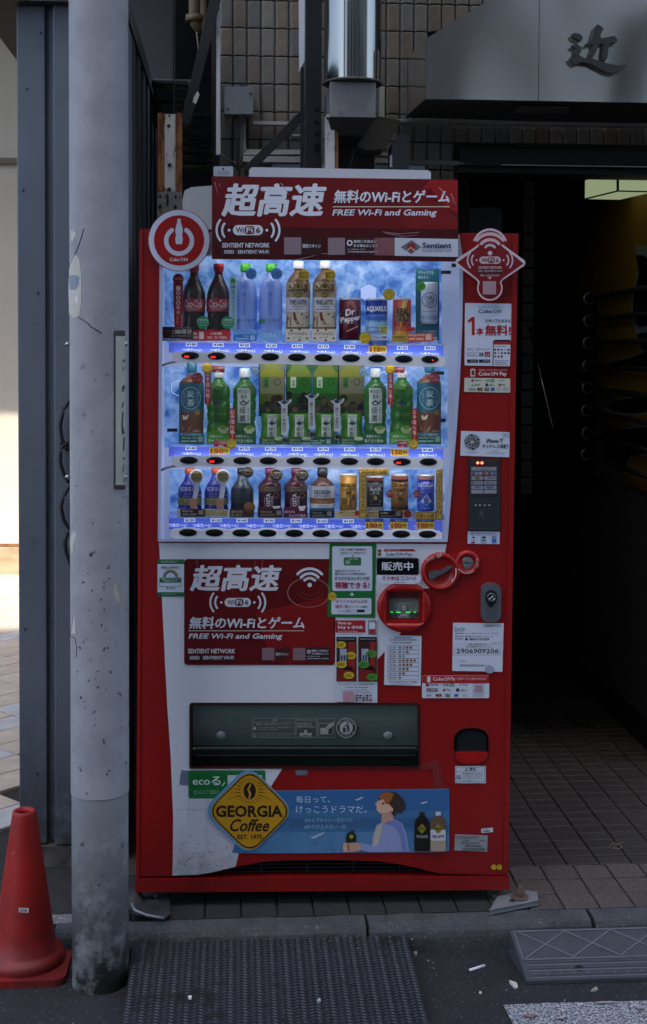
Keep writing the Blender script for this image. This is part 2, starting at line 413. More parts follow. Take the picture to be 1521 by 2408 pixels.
for cx, cy, rx, ry in ((1245, 2393, 20, 5), (1320, 2397, 18, 7), (1420, 2362, 26, 3), (1505, 2375, 14, 3)):
    c = PZ(cx, cy, ROAD_Z); e = PZ(cx+rx, cy, ROAD_Z); g = PZ(cx, cy+ry, ROAD_Z); rx_ = (e-c).length; ry_ = (g-c).length
    rnd = random.Random(cx); mb.add([(c.x+rx_*rnd.uniform(.6, 1.1)*math.cos(k*.4488), c.y+ry_*rnd.uniform(.6, 1.1)*math.sin(k*.4488), ROAD_Z+.007) for k in range(14)], [tuple(range(14))], pnt)
tag(mb.build('road_marking'), kind='structure')

# left square: rectangular pavers laid at 45 degrees
pv = [worn('sand_paver', '#a3978a', '#b5a999', scale=8, rough=.8, bump=.3, bscale=120, obj_random=.09), worn('grey_paver', '#9a9a9c', '#b2b1b0', scale=8, rough=.8, bump=.3, bscale=120, obj_random=.09)]
def paver_mesh(m, a, b):
    return tile_mesh('paving_stone', a-.006, b-.006, m, h=.012, ch=.004)
pm = [paver_mesh(m, .30, .15) for m in pv]
cx0, cy0 = -1.6, 3.2; n_p = 0
for i in range(-24, 25):
    for j in range(-16, 17):
        u, v = j*.30+(i % 2)*0, i*.15
        x = cx0+(u-v)*math.cos(R(45)); y = cy0+(u+v)*math.sin(R(45))
        if y < .35 or y > 5.5 or x > -1.02: continue
        # the wedge seen between the frame's edge and the booth
        d = (Vector((x, y+.1, 0))-CAM); loc = RC.transposed() @ d; px = CX+F*loc.x/-loc.z
        if px < -260 or px > 130: continue
        k = 1 if (i % 9 in (0,)) or (y < 2.2 and (i+j) % 5 == 0) else 0
        o = part('paving_stone', pm[k], pavement, (x, y, random.uniform(-.001, .001))); o.rotation_euler = (0, 0, R(45)); n_p += 1
print('tiles', cnt, 'pavers', n_p)

# ------------------------------------------------------------------ far left building in the sun
YB = 5.42
bw = worn('cream_render', '#c9bfae', '#d4cabb', scale=1.2, rough=.9, bump=.2, bscale=60)
bst = worn('stained_plinth', '#b5a184', '#937b58', scale=5, rough=.9, bump=.3, bscale=50, stretch=(1, 1, 2.5), contrast=(.4, .75))
lb = empty('cream_building', (-3.2, YB, 0), 'cream rendered building with a sunlit foot, behind the grey steel booth', 'building')
def wpart(name, boxes, m, parent, bev=0, kind=None):
    mb = MB(); l = Vector(parent.location)
    for a, b in boxes: mb.box(Vector(a)-l, Vector(b)-l, m)
    return mb.build(name, parent, bev, kind)
zs = PY(20, 389, YB).z; zp = PY(20, 1268, YB).z; zq = PY(20, 1285, YB).z
wpart('wall', [((-7, YB, zq+.01), (-.9, YB+.3, zs-.03)), ((-7, YB, zs+.03), (-.9, YB+.3, 5.2)), ((-7, YB+.02, zs-.03), (-.9, YB+.3, zs+.03))], bw, lb)
wpart('ledge', [((-7, YB-.02, zs+.012), (-.9, YB-.001, zs+.05))], worn('grey_trim', '#6f665a', '#857a6c', scale=4, rough=.8), lb)
wpart('rust_line', [((-7, YB-.012, zq+.004), (-.9, YB-.001, zq+.022))], worn('rusty_strip', '#9a6a3c', '#6e4a2c', scale=20, rough=.9), lb)
wpart('plinth', [((-7, YB-.03, -.012), (-.9, YB+.3, zq))], bst, lb)
wpart('awning', [((-7, YB-1.76, 4.42), (-.9, YB+.3, 4.6))], worn('dark_soffit', '#3b3a38', '#4a4947', scale=4, rough=.8), lb)

# ------------------------------------------------------------------ grey steel booth (front panels and ribbed side)
YF = .34
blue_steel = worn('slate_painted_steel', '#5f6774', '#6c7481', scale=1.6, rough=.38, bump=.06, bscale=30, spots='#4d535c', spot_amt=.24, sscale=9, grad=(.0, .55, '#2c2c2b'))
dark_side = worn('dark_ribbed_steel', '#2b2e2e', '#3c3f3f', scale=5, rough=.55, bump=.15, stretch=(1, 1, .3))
bx = [PY(p, 900, YF).x for p in (42, 108, 128, 164, 292)]
XS = bx[4]+.0; ZT = PY(60, 12, YF).z
booth = empty('steel_booth', (bx[0], YF, 0), 'slate grey painted steel booth with folded front panels, behind the utility pole', 'booth')
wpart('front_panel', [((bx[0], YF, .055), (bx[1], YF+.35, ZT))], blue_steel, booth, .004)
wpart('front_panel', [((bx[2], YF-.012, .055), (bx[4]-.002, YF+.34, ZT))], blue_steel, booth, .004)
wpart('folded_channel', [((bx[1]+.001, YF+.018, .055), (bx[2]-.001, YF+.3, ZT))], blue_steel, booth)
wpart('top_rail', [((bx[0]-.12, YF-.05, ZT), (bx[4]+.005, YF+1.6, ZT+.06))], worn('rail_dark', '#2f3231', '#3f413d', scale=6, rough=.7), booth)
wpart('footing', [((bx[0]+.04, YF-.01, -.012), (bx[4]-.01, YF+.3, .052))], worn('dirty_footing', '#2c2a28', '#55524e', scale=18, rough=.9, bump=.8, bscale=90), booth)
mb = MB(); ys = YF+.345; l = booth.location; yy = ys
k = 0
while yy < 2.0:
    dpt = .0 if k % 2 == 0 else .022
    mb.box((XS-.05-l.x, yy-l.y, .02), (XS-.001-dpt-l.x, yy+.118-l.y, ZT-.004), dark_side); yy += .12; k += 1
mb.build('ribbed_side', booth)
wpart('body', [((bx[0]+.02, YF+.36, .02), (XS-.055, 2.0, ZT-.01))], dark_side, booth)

sc_ = MB(); rnd = random.Random(21); inkm = C('#1d2433', .6)
for y in [1010+i*9 for i in range(66)]:
    if rnd.random() < .35: continue
    p = PY(112+rnd.uniform(0, 9), y, YF+.0165); q = Vector((rnd.uniform(-.012, .012), 0, rnd.uniform(-.009, .012)))
    sc_.bar(p-booth.location, p+q-booth.location, .0016, .0012, inkm)
sc_.build('scribble', booth)['kind'] = 'stuff'
for y, x in ((78, 96), (210, 64), (448, 55), (690, 90), (1480, 60), (1820, 88)):
    st0 = MB(); p = PY(x, y, YF-.0008)-booth.location; st0.add([p+Vector((.004*math.cos(a), 0, .006*math.sin(a))) for a in (0, 1, 2, 3.1, 4.2, 5.3)], [(0, 1, 2, 3, 4, 5)], inkm); st0.build('chip', booth)
# ------------------------------------------------------------------ building with the tiled wall (back wall)
YW = 1.10
wl = empty('tiled_building', (PY(497, 300, YW).x, YW, 0), 'building with a wall of slim buff tiles over a dark passage, behind the machine', 'building')
l0 = wl.location
zlint = PY(1200, 352, YW).z; zbeam = PY(1200, 393, YW).z
xr = 1.40; xj0 = PY(1128, 600, YW+.3).x
backing = worn('tile_grout', '#23211e', '#2e2b27', scale=8, rough=.9)
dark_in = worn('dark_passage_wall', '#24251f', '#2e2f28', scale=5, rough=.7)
wpart('wall', [((l0.x, YW+.004, zlint), (8, YW+.4, 9)), ((l0.x, YW+.004, 0), (xj0-.14, YW+.4, zlint-.002))], backing, wl)
wpart('sun_block_slab', [((-.97, 1.15, 3.3), (l0.x-.006, 3.2, 3.5))], dark_in, wl)  # unseen slab added to keep sun off the gap behind the mesh
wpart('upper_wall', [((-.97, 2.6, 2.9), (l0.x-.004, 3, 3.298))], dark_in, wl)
tm = [worn('buff_tile_%d' % i, a, b, scale=25, rough=.42, bump=.2, bscale=260, spots='#2a2622', spot_amt=.30, sscale=260, obj_random=.12) for i, (a, b) in enumerate((('#6c675e', '#7c766b'), ('#695f50', '#776d5e'), ('#5f5f5b', '#6d6b66')))]
def walltile(m):
    hw, hh, hi, d = .0233, .0477, .0155, .009; vs = []
    for x, z, y in ((hw, hh, 0), (hw, hh, .003), (hi+.002, hh-.001, d-.001), (hi-.001, hh-.003, d)):
        vs += [(-x, -y, -z), (x, -y, -z), (x, -y, z), (-x, -y, z)]
    fs = [(12, 13, 14, 15)]
    for a in (0, 4, 8): fs += [(a+k, a+(k+1) % 4, a+4+(k+1) % 4, a+4+k) for k in range(4)]
    me = bpy.data.meshes.new('tile'); me.from_pydata(vs, [], fs); me.materials.append(m); return me
tms = [walltile(m) for m in tm]
# joints read off the photograph: a joint at plan x 548 and y 78, pitch 32.5 by 64.5
p0 = PY(547.5, 132, YW); pit_x = .0499; pit_z = .0985
zj = p0.z; nt_ = 0
ix = -1
while True:
    xc = p0.x+pit_x*(ix+.5)
    if xc > 1.62: break
    for iz in range(-8, 5):
        zc = zj+pit_z*(iz+.5)
        if zc-pit_z/2 < zlint-.02 and xc > xj0-.17: continue
        if zc > 2.86 or zc < 1.95: continue
        # tiles hidden by canopy need not be built
        d = Vector((xc, YW, zc))-CAM; loc = RC.transposed() @ d; px = CX+F*loc.x/-loc.z; py = PPY-F*loc.y/-loc.z
        if px > 1165 and py < 235: continue
        if px > 1000 and 96 < py < 235: continue
        o = part('tile', random.choice(tms+[tms[0]]), wl, (xc-l0.x, 0, zc)); nt_ += 1
        o.rotation_euler = (random.uniform(-.012, .012), 0, random.uniform(-.012, .012))
    ix += 1
print('wall tiles', nt_)
ledge = worn('pale_ledge', '#83857f', '#9a9a92', scale=6, rough=.5)
za = PY(1200, 285, YW-.05).z; zb = PY(1200, 293, YW-.05).z
wpart('ledge', [((PY(935, 288, YW-.05).x, YW-.06, zb), (2.6, YW-.012, za))], ledge, wl, .002)
wpart('lintel', [((xj0-.14, YW-.03, zbeam), (3, YW+.002, zlint-.002)), ((xj0-.14, YW+.006, zbeam-.02), (3, YW+.15, zlint-.004))], dark_steel, wl)
zc1 = PY(1300, 389, YW-.05).z
wpart('bright_trim', [((PY(1180, 391, YW-.05).x, YW-.04, zc1), (3, YW-.032, zc1+.003))], C('#b9b8a8', .3, 1), wl)
ceil = worn('dim_ceiling', '#4c4f3e', '#585b48', scale=2, rough=.6)
ZC = zbeam+.30
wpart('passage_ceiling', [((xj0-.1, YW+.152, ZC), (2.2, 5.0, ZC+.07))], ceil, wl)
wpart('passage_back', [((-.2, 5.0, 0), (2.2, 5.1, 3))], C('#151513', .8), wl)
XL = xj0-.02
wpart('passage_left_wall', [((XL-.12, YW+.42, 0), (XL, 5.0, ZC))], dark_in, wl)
# tiled pilaster inside the left jamb
pil = worn('dim_tile', '#4a4a42', '#5a594f', scale=12, rough=.45, obj_random=.1)
px0 = PY(1228, 700, 2.2).x; px1 = PY(1255, 700, 2.2).x
pz = [PY(1240, y, 2.2).z for y in range(425, 1180, 41)]
for a, b in zip(pz[1:], pz[:-1]):
    mbp = MB(); mbp.box((px0-l0.x, 2.2-l0.y, a+.003), (px1-l0.x, 2.24-l0.y, b-.003), pil); mbp.build('tile', wl, .003)
wpart('door_panel', [((PY(1076, 500, 1.75).x, 1.75, 1.0), (PY(1180, 500, 1.75).x, 1.8, 2.14))], worn('green_door', '#3c4742', '#47524c', scale=3, rough=.4), wl)
# right wall of the passage
XR = 1.37
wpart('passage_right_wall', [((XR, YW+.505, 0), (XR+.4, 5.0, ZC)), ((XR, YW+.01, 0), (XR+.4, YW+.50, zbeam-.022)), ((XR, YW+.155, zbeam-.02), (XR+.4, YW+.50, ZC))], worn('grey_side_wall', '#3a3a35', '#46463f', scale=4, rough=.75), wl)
wpart('skirting', [((XR-.012, YW+.02, 0), (XR-.001, 5.0, .11))], C('#141414', .6), wl)
# yellow mural wall with black graffiti-like shapes, its rail rack
yel = worn('ochre_mural', '#7a5a0c', '#866410', scale=3, rough=.5)
def side(pts, x0, x1, m, name, parent=None):
    q = [PXp(a, b, XR-.02) for a, b in pts]; n = len(q)
    tr = tessellate_polygon([[Vector((p.y, p.z, 0)) for p in q]]); o = parent.location if parent else Vector()
    vs = [(x0-o.x, p.y-o.y, p.z-o.z) for p in q]+[(x1-o.x, p.y-o.y, p.z-o.z) for p in q]
    fs = [tuple(t) for t in tr]+[tuple(i+n for i in reversed(t)) for t in tr]+[(i, (i+1) % n, (i+1) % n+n, i+n) for i in range(n)]
    mbx = MB(); mbx.add(vs, fs, m); return mbx
mural = empty('mural_board', (XR, 2.0, 1.4), 'ochre yellow board with black and grey shapes on the right passage wall', 'board')
side([(1399, 470), (1521, 452), (1540, 452), (1540, 1172), (1500, 1150), (1415, 1115), (1356, 1085), (1356, 690)], XR-.012, XR-.002, yel, '', mural).build('panel', mural)
blk = C('#0b0b0b', .4); gry = C('#7a7a70', .5)
for i, pts in enumerate((
    [(1492, 600), (1510, 600), (1545, 640), (1545, 760), (1500, 770), (1484, 740), (1488, 690), (1500, 640)],
    [(1500, 790), (1545, 780), (1545, 830), (1505, 820)],
    [(1432, 850), (1480, 842), (1530, 820), (1545, 850), (1500, 868), (1450, 866)],
    [(1416, 952), (1460, 940), (1520, 930), (1545, 960), (1490, 972), (1440, 968)],
    [(1412, 1000), (1470, 1010), (1545, 1000), (1545, 1060), (1480, 1070), (1460, 1110), (1416, 1090), (1424, 1040)])):
    big = [(sum(p[0] for p in pts)/len(pts)+(x-sum(p[0] for p in pts)/len(pts))*1.28, sum(p[1] for p in pts)/len(pts)+(y-sum(p[1] for p in pts)/len(pts))*1.3) for x, y in pts]
    side(big, XR-.0135, XR-.0125, gry, '', mural).build('outline', mural)
    side(pts, XR-.0155, XR-.0145, blk, '', mural).build('shape', mural)
rack = empty('pipe_rack', (XR-.05, 2.2, 1.2), 'rack of eight dark horizontal pipes with pale end rings along the right passage wall', 'rack')
mb = side([(1356, 687), (1415, 687), (1412, 1120), (1352, 1105)], XR-.04, XR-.017, C('#1d1c19', .6), '', rack); mb.build('backboard', rack)
for i, (cx, cy) in enumerate(((1385, 702), (1385, 753), (1384, 806), (1383, 860), (1381, 912), (1380, 965), (1381, 1018), (1379, 1068))):
    p = PXp(cx, cy, XR-.06); mb = MB(); o = Vector(rack.location); q = Vector((XR-.06, 1.15, p.z+.004*(i-2)*-1))
    mb.tube([p-o+Vector((0, -.01, 0)), q-o], .011, C('#191917', .4), 8); mb.build('pipe', rack)
    mb = MB(); mb.lathe([(.026, -.004), (.030, 0), (.026, .004), (.017, .004), (.017, -.004), (.026, -.004)], C('#8f8d80', .3, 1), (p.x-o.x, p.y-o.y, p.z-o.z), 18, 'Y'); mb.build('end_ring', rack)
hand = MB(); a = PY(1245, 773, 1.9); b = PY(1299, 1003, 1.7); hand.tube([a, b], .0032, C('#e8e6d8', .25, 1), 8)
hh = empty('grab_rod', a, 'thin bright slanting metal rod beside the machine, in the dark passage', 'rod')
hand.v = [tuple(Vector(v)-a) for v in hand.v]; hand.build('rod', hh)
for p, q in ((a, PY(1262, 770, 2.0)), (b, PY(1322, 1004, 1.8))):
    mbk = MB(); mbk.tube([p-a, q-a], .006, C('#3a3a36', .4, 1), 8); mbk.lathe([(.001, -.01), (.012, -.01), (.012, 0), (.001, 0)], C('#4a4a46', .4, 1), q-a, 12, 'Y'); mbk.build('bracket', hh)

# light box hanging in the passage
lampb = empty('ceiling_light_box', PY(1452, 425, 1.33), 'pale green glowing light box under the passage ceiling, upper right', 'lamp')
lp = lampb.location
A0 = PY(1452, 402, 1.33); A1 = PY(1452, 449, 1.33); hgt = A0.z-A1.z
dirb = Vector((-.056, .265, 0)); dirr = Vector((.15, .01, 0))
P4 = [A1, A1+dirr, A1+dirr+dirb, A1+dirb]
glow = E('#b4c298', .55)
mb = MB(); vs = [p-lp for p in P4]+[p-lp+Vector((0, 0, hgt)) for p in P4]
mb.add(vs, [(0,3,2,1),(4,5,6,7),(0,1,5,4),(1,2,6,5),(2,3,7,6),(3,0,4,7)], glow); mb.build('diffuser', lampb, .004)
mb = MB(); mb.bar(A0-lp+Vector((0, -.001, -.001)), A1-lp+Vector((0, -.001, .001)), .008, .008, C('#3c4034', .5)); mb.bar(A1-lp, A1+dirr-lp, .005, .005, C('#4a4e40', .5)); mb.bar(A1-lp, A1+dirb-lp, .005, .005, C('#4a4e40', .5)); mb.build('corner_strip', lampb)
mb = MB(); mb.box(Vector((-.02, .08, hgt))+A1-lp, Vector((.1, .24, ZC-A1.z))+A1-lp, C('#2a2b26', .6)); mb.build('base', lampb)

# ------------------------------------------------------------------ metal canopy with the character
YC = .62
steel = worn('brushed_steel', '#d6d2ca', '#dedad2', scale=1.4, rough=.07, metal=.9, bump=.6, bscale=2.2, r2=.14, bdetail=0, bdist=.035, stretch=(1, 1, .6))
can = empty('metal_canopy', PY(1001, 232, YC), 'polished steel canopy over the passage carrying one raised black character', 'canopy')
cl = can.location
fr_ = [(p.x, p.z) for p in (PY(1001, 232, YC), PY(1600, 243, YC), PY(1600, -420, YC), PY(1520, -200, YC), PY(1155, -2, YC), PY(1002, 90, YC))]
mb = MB(); mb.slab([(x-cl.x, z-cl.z) for x, z in fr_], 0, .02, steel); mb.build('front_sheet', can)
# side sheet: from the front edge back to the wall, leaning left
s = [PY(1000, 232, YC+.001), PY(1001, 90, YC+.001), PY(951, 146, YW-.02), PY(951, 277, YW-.02)]
mb = MB(); o_ = Vector((0, .0, 0)); mb.add([p-cl for p in s]+[p-cl+Vector((.01, 0, 0)) for p in s], [(0, 1, 2, 3), (7, 6, 5, 4), (0, 3, 7, 4), (1, 5, 6, 2)], steel); mb.build('side_sheet', can)
und = [PY(1001, 233, YC+.001), PY(1600, 244, YC+.001)]
zb_ = und[0].z
mb = MB(); us = [Vector((s[0].x, YC+.022, zb_+.002)), Vector((2.4, YC+.022, zb_-.0)), Vector((2.4, YW-.02, zb_)), Vector((s[3].x, YW-.02, s[3].z))]
mb.add([p-cl for p in us]+[p-cl+Vector((0, 0, .01)) for p in us], [(3, 2, 1, 0), (4, 5, 6, 7)], C('#2c2b28', .6)); mb.build('soffit', can)
us2 = [PZ(1205, 266, zb_-.004), PZ(1335, 266, zb_-.004), PZ(1340, 253, zb_-.004), PZ(1222, 252, zb_-.004)]
mb = MB(); mb.add([p-cl for p in us2]+[p-cl+Vector((0, 0, .003)) for p in us2], [(3, 2, 1, 0), (0, 1, 5, 4), (1, 2, 6, 5), (2, 3, 7, 6), (3, 0, 4, 7)], C('#55534d', .5)); mb.build('recessed_light', can)
ln = MB(); a, b = PY(1268, -2, YC-.001), PY(1268, 236, YC-.001); ln.box((a.x-cl.x-.001, -.0015, b.z-cl.z), (a.x-cl.x+.001, -.0002, a.z-cl.z+.3), C('#77787a', .3, 1)); ln.build('seam', can)
# the brush-written character, cut in thick plate
KJ = [[(1344, 80), (1352, 77), (1364, 80), (1371, 88), (1367, 95), (1356, 92), (1347, 86)],
      [(1343, 107), (1356, 104), (1367, 110), (1367, 120), (1361, 129), (1372, 136), (1392, 137), (1404, 141), (1424, 148), (1448, 153), (1475, 154), (1464, 163), (1442, 172), (1426, 169), (1403, 157), (1385, 148), (1366, 146), (1352, 151), (1343, 144), (1339, 136), (1350, 136), (1355, 131), (1351, 125), (1354, 114)],
      [(1399, 62), (1406, 57), (1419, 66), (1411, 84), (1414, 90), (1444, 84), (1452, 93), (1449, 100), (1434, 101), (1430, 118), (1428, 136), (1421, 146), (1416, 137), (1417, 120), (1420, 102), (1408, 104), (1402, 120), (1396, 133), (1388, 137), (1387, 128), (1393, 112), (1394, 103), (1381, 106), (1377, 103), (1391, 92), (1395, 76)]]
for st in KJ:
    mb = MB(); q = [PY(x, y, YC-.03) for x, y in st]; mb.slab([(p.x-cl.x, p.z-cl.z) for p in q], -.03, -.012, C('#2e3230', .55)); mb.build('character_stroke', can, .0015)

# ------------------------------------------------------------------ exhaust duct
YD = .72
chrome = worn('polished_duct', '#98958e', '#aaa79f', scale=1.5, rough=.1, metal=1, bump=.12, bscale=7, r2=.16, stretch=(3, 3, .02), bdetail=0, bdist=.006)
c = PY(829, 200, YD); rad = (PY(896, 150, YD).x-PY(762, 150, YD).x)/2
duct = empty('exhaust_duct', (c.x, YD, c.z), 'shiny round steel exhaust duct ending in a square box, hanging beside the black column', 'duct')
mb = MB(); mb.lathe([(rad, .0), (rad, .6), (rad, 1.2)], chrome, (0, 0, 0), 48); mb.lathe([(.0005, 1.199), (rad-.001, 1.199)], chrome, (0, 0, 0), 48); mb.lathe([(.0005, .002), (rad-.001, .002)], chrome, (0, 0, 0), 48); mb.build('round_pipe', duct)
mb = MB(); mb.box((.004, -rad-.0015, .0), (.010, -rad+.003, 1.2), C('#8a8a86', .25, 1)); mb.build('seam', duct)
mb = MB(); mb.lathe([(rad+.001, .0), (rad+.004, .002), (rad+.004, .006), (rad+.001, .008)], C('#55554f', .6, .3), (0, 0, 0), 48); mb.build('bottom_rim', duct)
mb = MB(); mb.lathe([(.0005, -.0012), (rad-.002, -.0012)], C('#2a2926', .7), (0, 0, 0), 40); mb.build('dark_mouth_disc', duct)  # dark disc added for the shaded inside of the open pipe
bxm = worn('dull_galvanised', '#8d8c8d', '#a3a1a0', scale=6, rough=.42, metal=.6, bump=.1, spots='#6f6c66', spot_amt=.3, sscale=20)
x0 = PY(776, 240, YD-.06).x-c.x; x1 = PY(883, 240, YD-.06).x-c.x; z0 = PY(830, 276, YD-.06).z-c.z
mb = MB(); mb.box((x0, -.06, z0), (x1, .2, -.002), bxm); mb.build('square_box', duct, .002)
q = [PY(770, 275, YD).x-c.x, PY(868, 310, YD).x-c.x]
mb = MB(); vs = [(x0-.004, -.064, z0-.001), (x1+.004, -.064, z0-.001), (x1-.03, .2, z0-.001), (x0, .2, z0-.001), (x0+.01, .0, z0-.05), (x1-.035, -.0, z0-.05), (x1-.05, .19, z0-.05), (x0+.01, .19, z0-.05)]
mb.add(vs, [(3,2,1,0),(0,1,5,4),(1,2,6,5),(2,3,7,6),(3,0,4,7),(4,5,6,7)], C('#171614', .6)); mb.build('hood_flare', duct)
mb = MB(); pts = [(884, 272), (942, 283), (936, 300), (905, 350), (862, 352), (840, 344)]
qq = [PY(x, y, .82) for x, y in pts]; mb.slab([(p.x-c.x, p.z-c.z) for p in qq], .10, .24, worn('dark_duct', '#4a4741', '#5b574f', scale=6, rough=.5, metal=.5)); mb.build('side_branch', duct, .003)

# ================================================================== STREET AND YARD THINGS
# buildings across the street (behind the camera) that keep this side in shade
opp = empty('street_building', (0, -10, 0), 'tall plain grey building across the street, shading this side', 'building')
cmat = worn('opposite_render', '#b0aca4', '#c4bfb4', scale=.6, rough=.85)
mb = MB(); mb.box((-6.2, -8, ROAD_Z), (15, 0, 25.7), cmat); mb.build('wall', opp)
gl = C('#22282e', .12)
wmb = bpy.data.meshes.new('window'); tmp = MB(); tmp.box((-.7, 0, -.8), (.7, .04, .8), gl); wmb.from_pydata(tmp.v, [], tmp.f); wmb.materials.append(gl)
for i in range(-2, 7):
    for j in range(8): part('window', wmb, opp, (i*2.1, .0, 1.8+j*3.1))

# ---- dark yard behind the machine: plain grey wall panel, mesh screen, stair, pipes
YG = 1.9
g = PY(298, 185, YG)
gw = empty('grey_wall_panel', g, 'plain dark grey wall panel between the steel booth and the black mesh screen', 'wall panel')
a = PY(296, 187, YG); b = PY(409, -60, YG)
mb = MB(); mb.box((-.4, 0, a.z-g.z), (b.x-g.x, .1, b.z-g.z), worn('dark_grey_render', '#5c5a5b', '#676565', scale=3, rough=.8)); mb.build('panel', gw)
mb = MB(); mb.box((-.4, -.03, a.z-g.z-.012), (b.x-g.x+.1, -.002, a.z-g.z), C('#77756e', .5)); mb.build('bottom_trim', gw)
YM = 1.45
m0 = PY(410, 400, YM); m1 = PY(499, -40, YM)
ms = empty('mesh_screen', m0, 'black expanded metal mesh screen left of the tiled wall', 'screen')
wire = MB(); pw, ph = .0150, .0098; blackm = C('#15161a', .45, .3)
nxw = int((m1.x-m0.x)/pw)+1; nzw = int((m1.z-m0.z)/ph)
for j in range(nzw):
    z = j*ph; prev = None
    for i in range(nxw*2+1):
        x = i*pw/2; zz = z+(ph*.5 if (i+j) % 2 else 0)
        if prev is not None:
            x0, z0 = prev; t = .0011
            wire.add([(x0, 0, z0-t), (x, 0, zz-t), (x, 0, zz+t), (x0, 0, z0+t), (x0, .003, z0+t), (x, .003, zz+t)], [(0, 1, 2, 3), (3, 2, 5, 4)], blackm)
        prev = (x, zz)
o = wire.build('mesh', ms); o['kind'] = 'stuff'
mb = MB(); mb.box((-.006, -.006, 0), (.0, .012, m1.z-m0.z), blackm); mb.box((m1.x-m0.x, -.006, 0), (m1.x-m0.x+.008, .012, m1.z-m0.z), blackm); mb.build('frame', ms)
st = empty('steel_stair', PY(420, 400, 1.8), 'dark open steel stair seen through the gap behind the machine', 'stair')
so = Vector(st.location)
trm = worn('stair_steel', '#2e2c28', '#45423b', scale=8, rough=.5, metal=.4)
for y, xa, xb, Y in ((188, 345, 442, 1.55), (229, 352, 434, 1.6), (263, 364, 500, 1.65), (286, 430, 497, 1.7), (315, 430, 497, 1.75), (336, 430, 497, 1.8), (358, 430, 497, 1.85), (380, 430, 497, 1.9)):
    p = PY(xa, y, Y); q = PY(xb, y, Y); mb = MB(); mb.box((p.x-so.x, Y-so.y, p.z-so.z-.012), (q.x-so.x, Y-so.y+.1, p.z-so.z), trm); mb.build('tread', st)
mb = MB(); mb.bar(PY(345, 190, 1.66)-so, PY(378, 300, 1.66)-so, .02, .05, trm); mb.build('stringer', st)
ygap = MB(); ygap.box((-.6, 2.3, 0), (.02, 2.35, 4.6), C('#0c0c0c', .8)); gp = ygap.build('dark_gap_wall'); tag(gp, 'near black wall standing in for the unlit gap behind the steel stair', 'wall')  # the gap's darkness is put into the near black colour
pp = empty('conduit_pair', PY(460, 60, 1.38), 'two yellowed plastic conduits bending down in front of the mesh screen, top left', 'pipe')
po = Vector(pp.location); pm_ = worn('yellowed_plastic', '#5f5136', '#6d5f43', scale=8, rough=.5)
for xa, r, yb in ((458, .023, 62), (479, .018, 70)):
    mb = MB(); pts = [PY(xa, -60, 1.38)-po, PY(xa, yb-22, 1.38)-po, PY(xa+2, yb-8, 1.38)-po, PY(xa+12, yb+4, 1.40)-po, PY(xa+30, yb+8, 1.43)-po]
    mb.tube(pts, r, pm_, 14); mb.build('pipe', pp)
mb = MB(); mb.lathe([(.03, -.012), (.035, -.012), (.035, .012), (.03, .012)], C('#6e5f42', .5), PY(458, 44, 1.38)-po, 18); mb.build('socket', pp)
wr = [PY(462, 75, 1.34), PY(466, 110, 1.34), PY(470, 150, 1.34), PY(474, 185, 1.34)]
mb = MB(); mb.tube([p-po for p in wr], .0022, C('#8a8168', .6), 6); mb.build('thin_cable', pp)

# ---- black steel frame: column and two braces
blackst = worn('black_frame_steel', '#0e1013', '#1a1c20', scale=5, rough=.4, bump=.1, bscale=40)
YK = .84
fc = empty('black_column', PY(732, 395, YK), 'black painted steel column standing behind the machine, left of the round duct', 'column')
fo = Vector(fc.location); a = PY(717, 410, YK); b = PY(757, -80, YK)
mb = MB(); mb.box((a.x-fo.x, 0, a.z-fo.z-1.2), (b.x-fo.x, .05, b.z-fo.z), blackst)
mb.build('web', fc, .002)
a2 = PY(706, 410, YK+.05); mb = MB(); mb.box((a2.x-fo.x, .052, a.z-fo.z-1.2), (a.x-fo.x-.001, .062, PY(700, 150, YK).z-fo.z), blackst); mb.build('flange', fc)
for y in (255, 285, 312, 340, 352):
    q = PY(744, y, YK-.001)-fo; mb = MB(); mb.lathe([(.001, .006), (.007, .006), (.008, 0)], C('#1d1f22', .4, .5), (q.x, 0, q.z), 8, 'Y', False); mb.build('bolt', fc)
br = empty('black_brace', PY(465, 150, .98), 'long black steel brace leaning from the top left down behind the rusty post', 'brace')
bo = Vector(br.location); mb = MB(); mb.bar(PY(516, -40, 1.0)-bo, PY(436, 292, 1.0)-bo, .034, .03, blackst, (0, 1, 0)); mb.build('beam', br, .001)
mb = MB(); pts = [PY(464, 214, .96), PY(469, 222, .96), (PY(461, 244, .96)), PY(453, 240, .96), PY(456, 228, .96)]
mb.add([p-bo for p in pts]+[p-bo+Vector((0, .002, 0)) for p in pts], [(0, 4, 3, 2, 1), (5, 6, 7, 8, 9)], C('#b9c0bd', .5)); mb.build('torn_tape', br)
b2 = empty('black_brace', PY(650, 320, .93), 'short black diagonal brace running down left from the black column', 'brace')
bo = Vector(b2.location); mb = MB(); mb.bar(PY(724, 258, .93)-bo, PY(580, 402, .93)-bo, .03, .026, blackst, (0, 1, 0)); mb.build('beam', b2, .001)
ws = empty('white_strip', PY(711, 60, .95), 'white enamelled trunking left of the black column at the top', 'trunking')
wo = Vector(ws.location); q = [PY(703, -60, .95), PY(722, -60, .95), PY(722, 128, .95), PY(704, 166, .95)]
whp = worn('white_enamel', '#c3c8d2', '#d3d6dd', scale=3, rough=.35)
mb = MB(); mb.slab([(p.x-wo.x, p.z-wo.z) for p in q], 0, .03, whp); mb.build('cover', ws)
w2 = empty('white_strip', PY(513, 150, 1.02), 'slim white conduit cover running down the left edge of the tiled wall', 'trunking')
wo = Vector(w2.location); q = [PY(509, 22, 1.02), PY(517, 22, 1.02), PY(518, 363, 1.02), PY(508, 363, 1.02)]
mb = MB(); mb.slab([(p.x-wo.x, p.z-wo.z) for p in q], 0, .03, whp); mb.build('cover', w2)
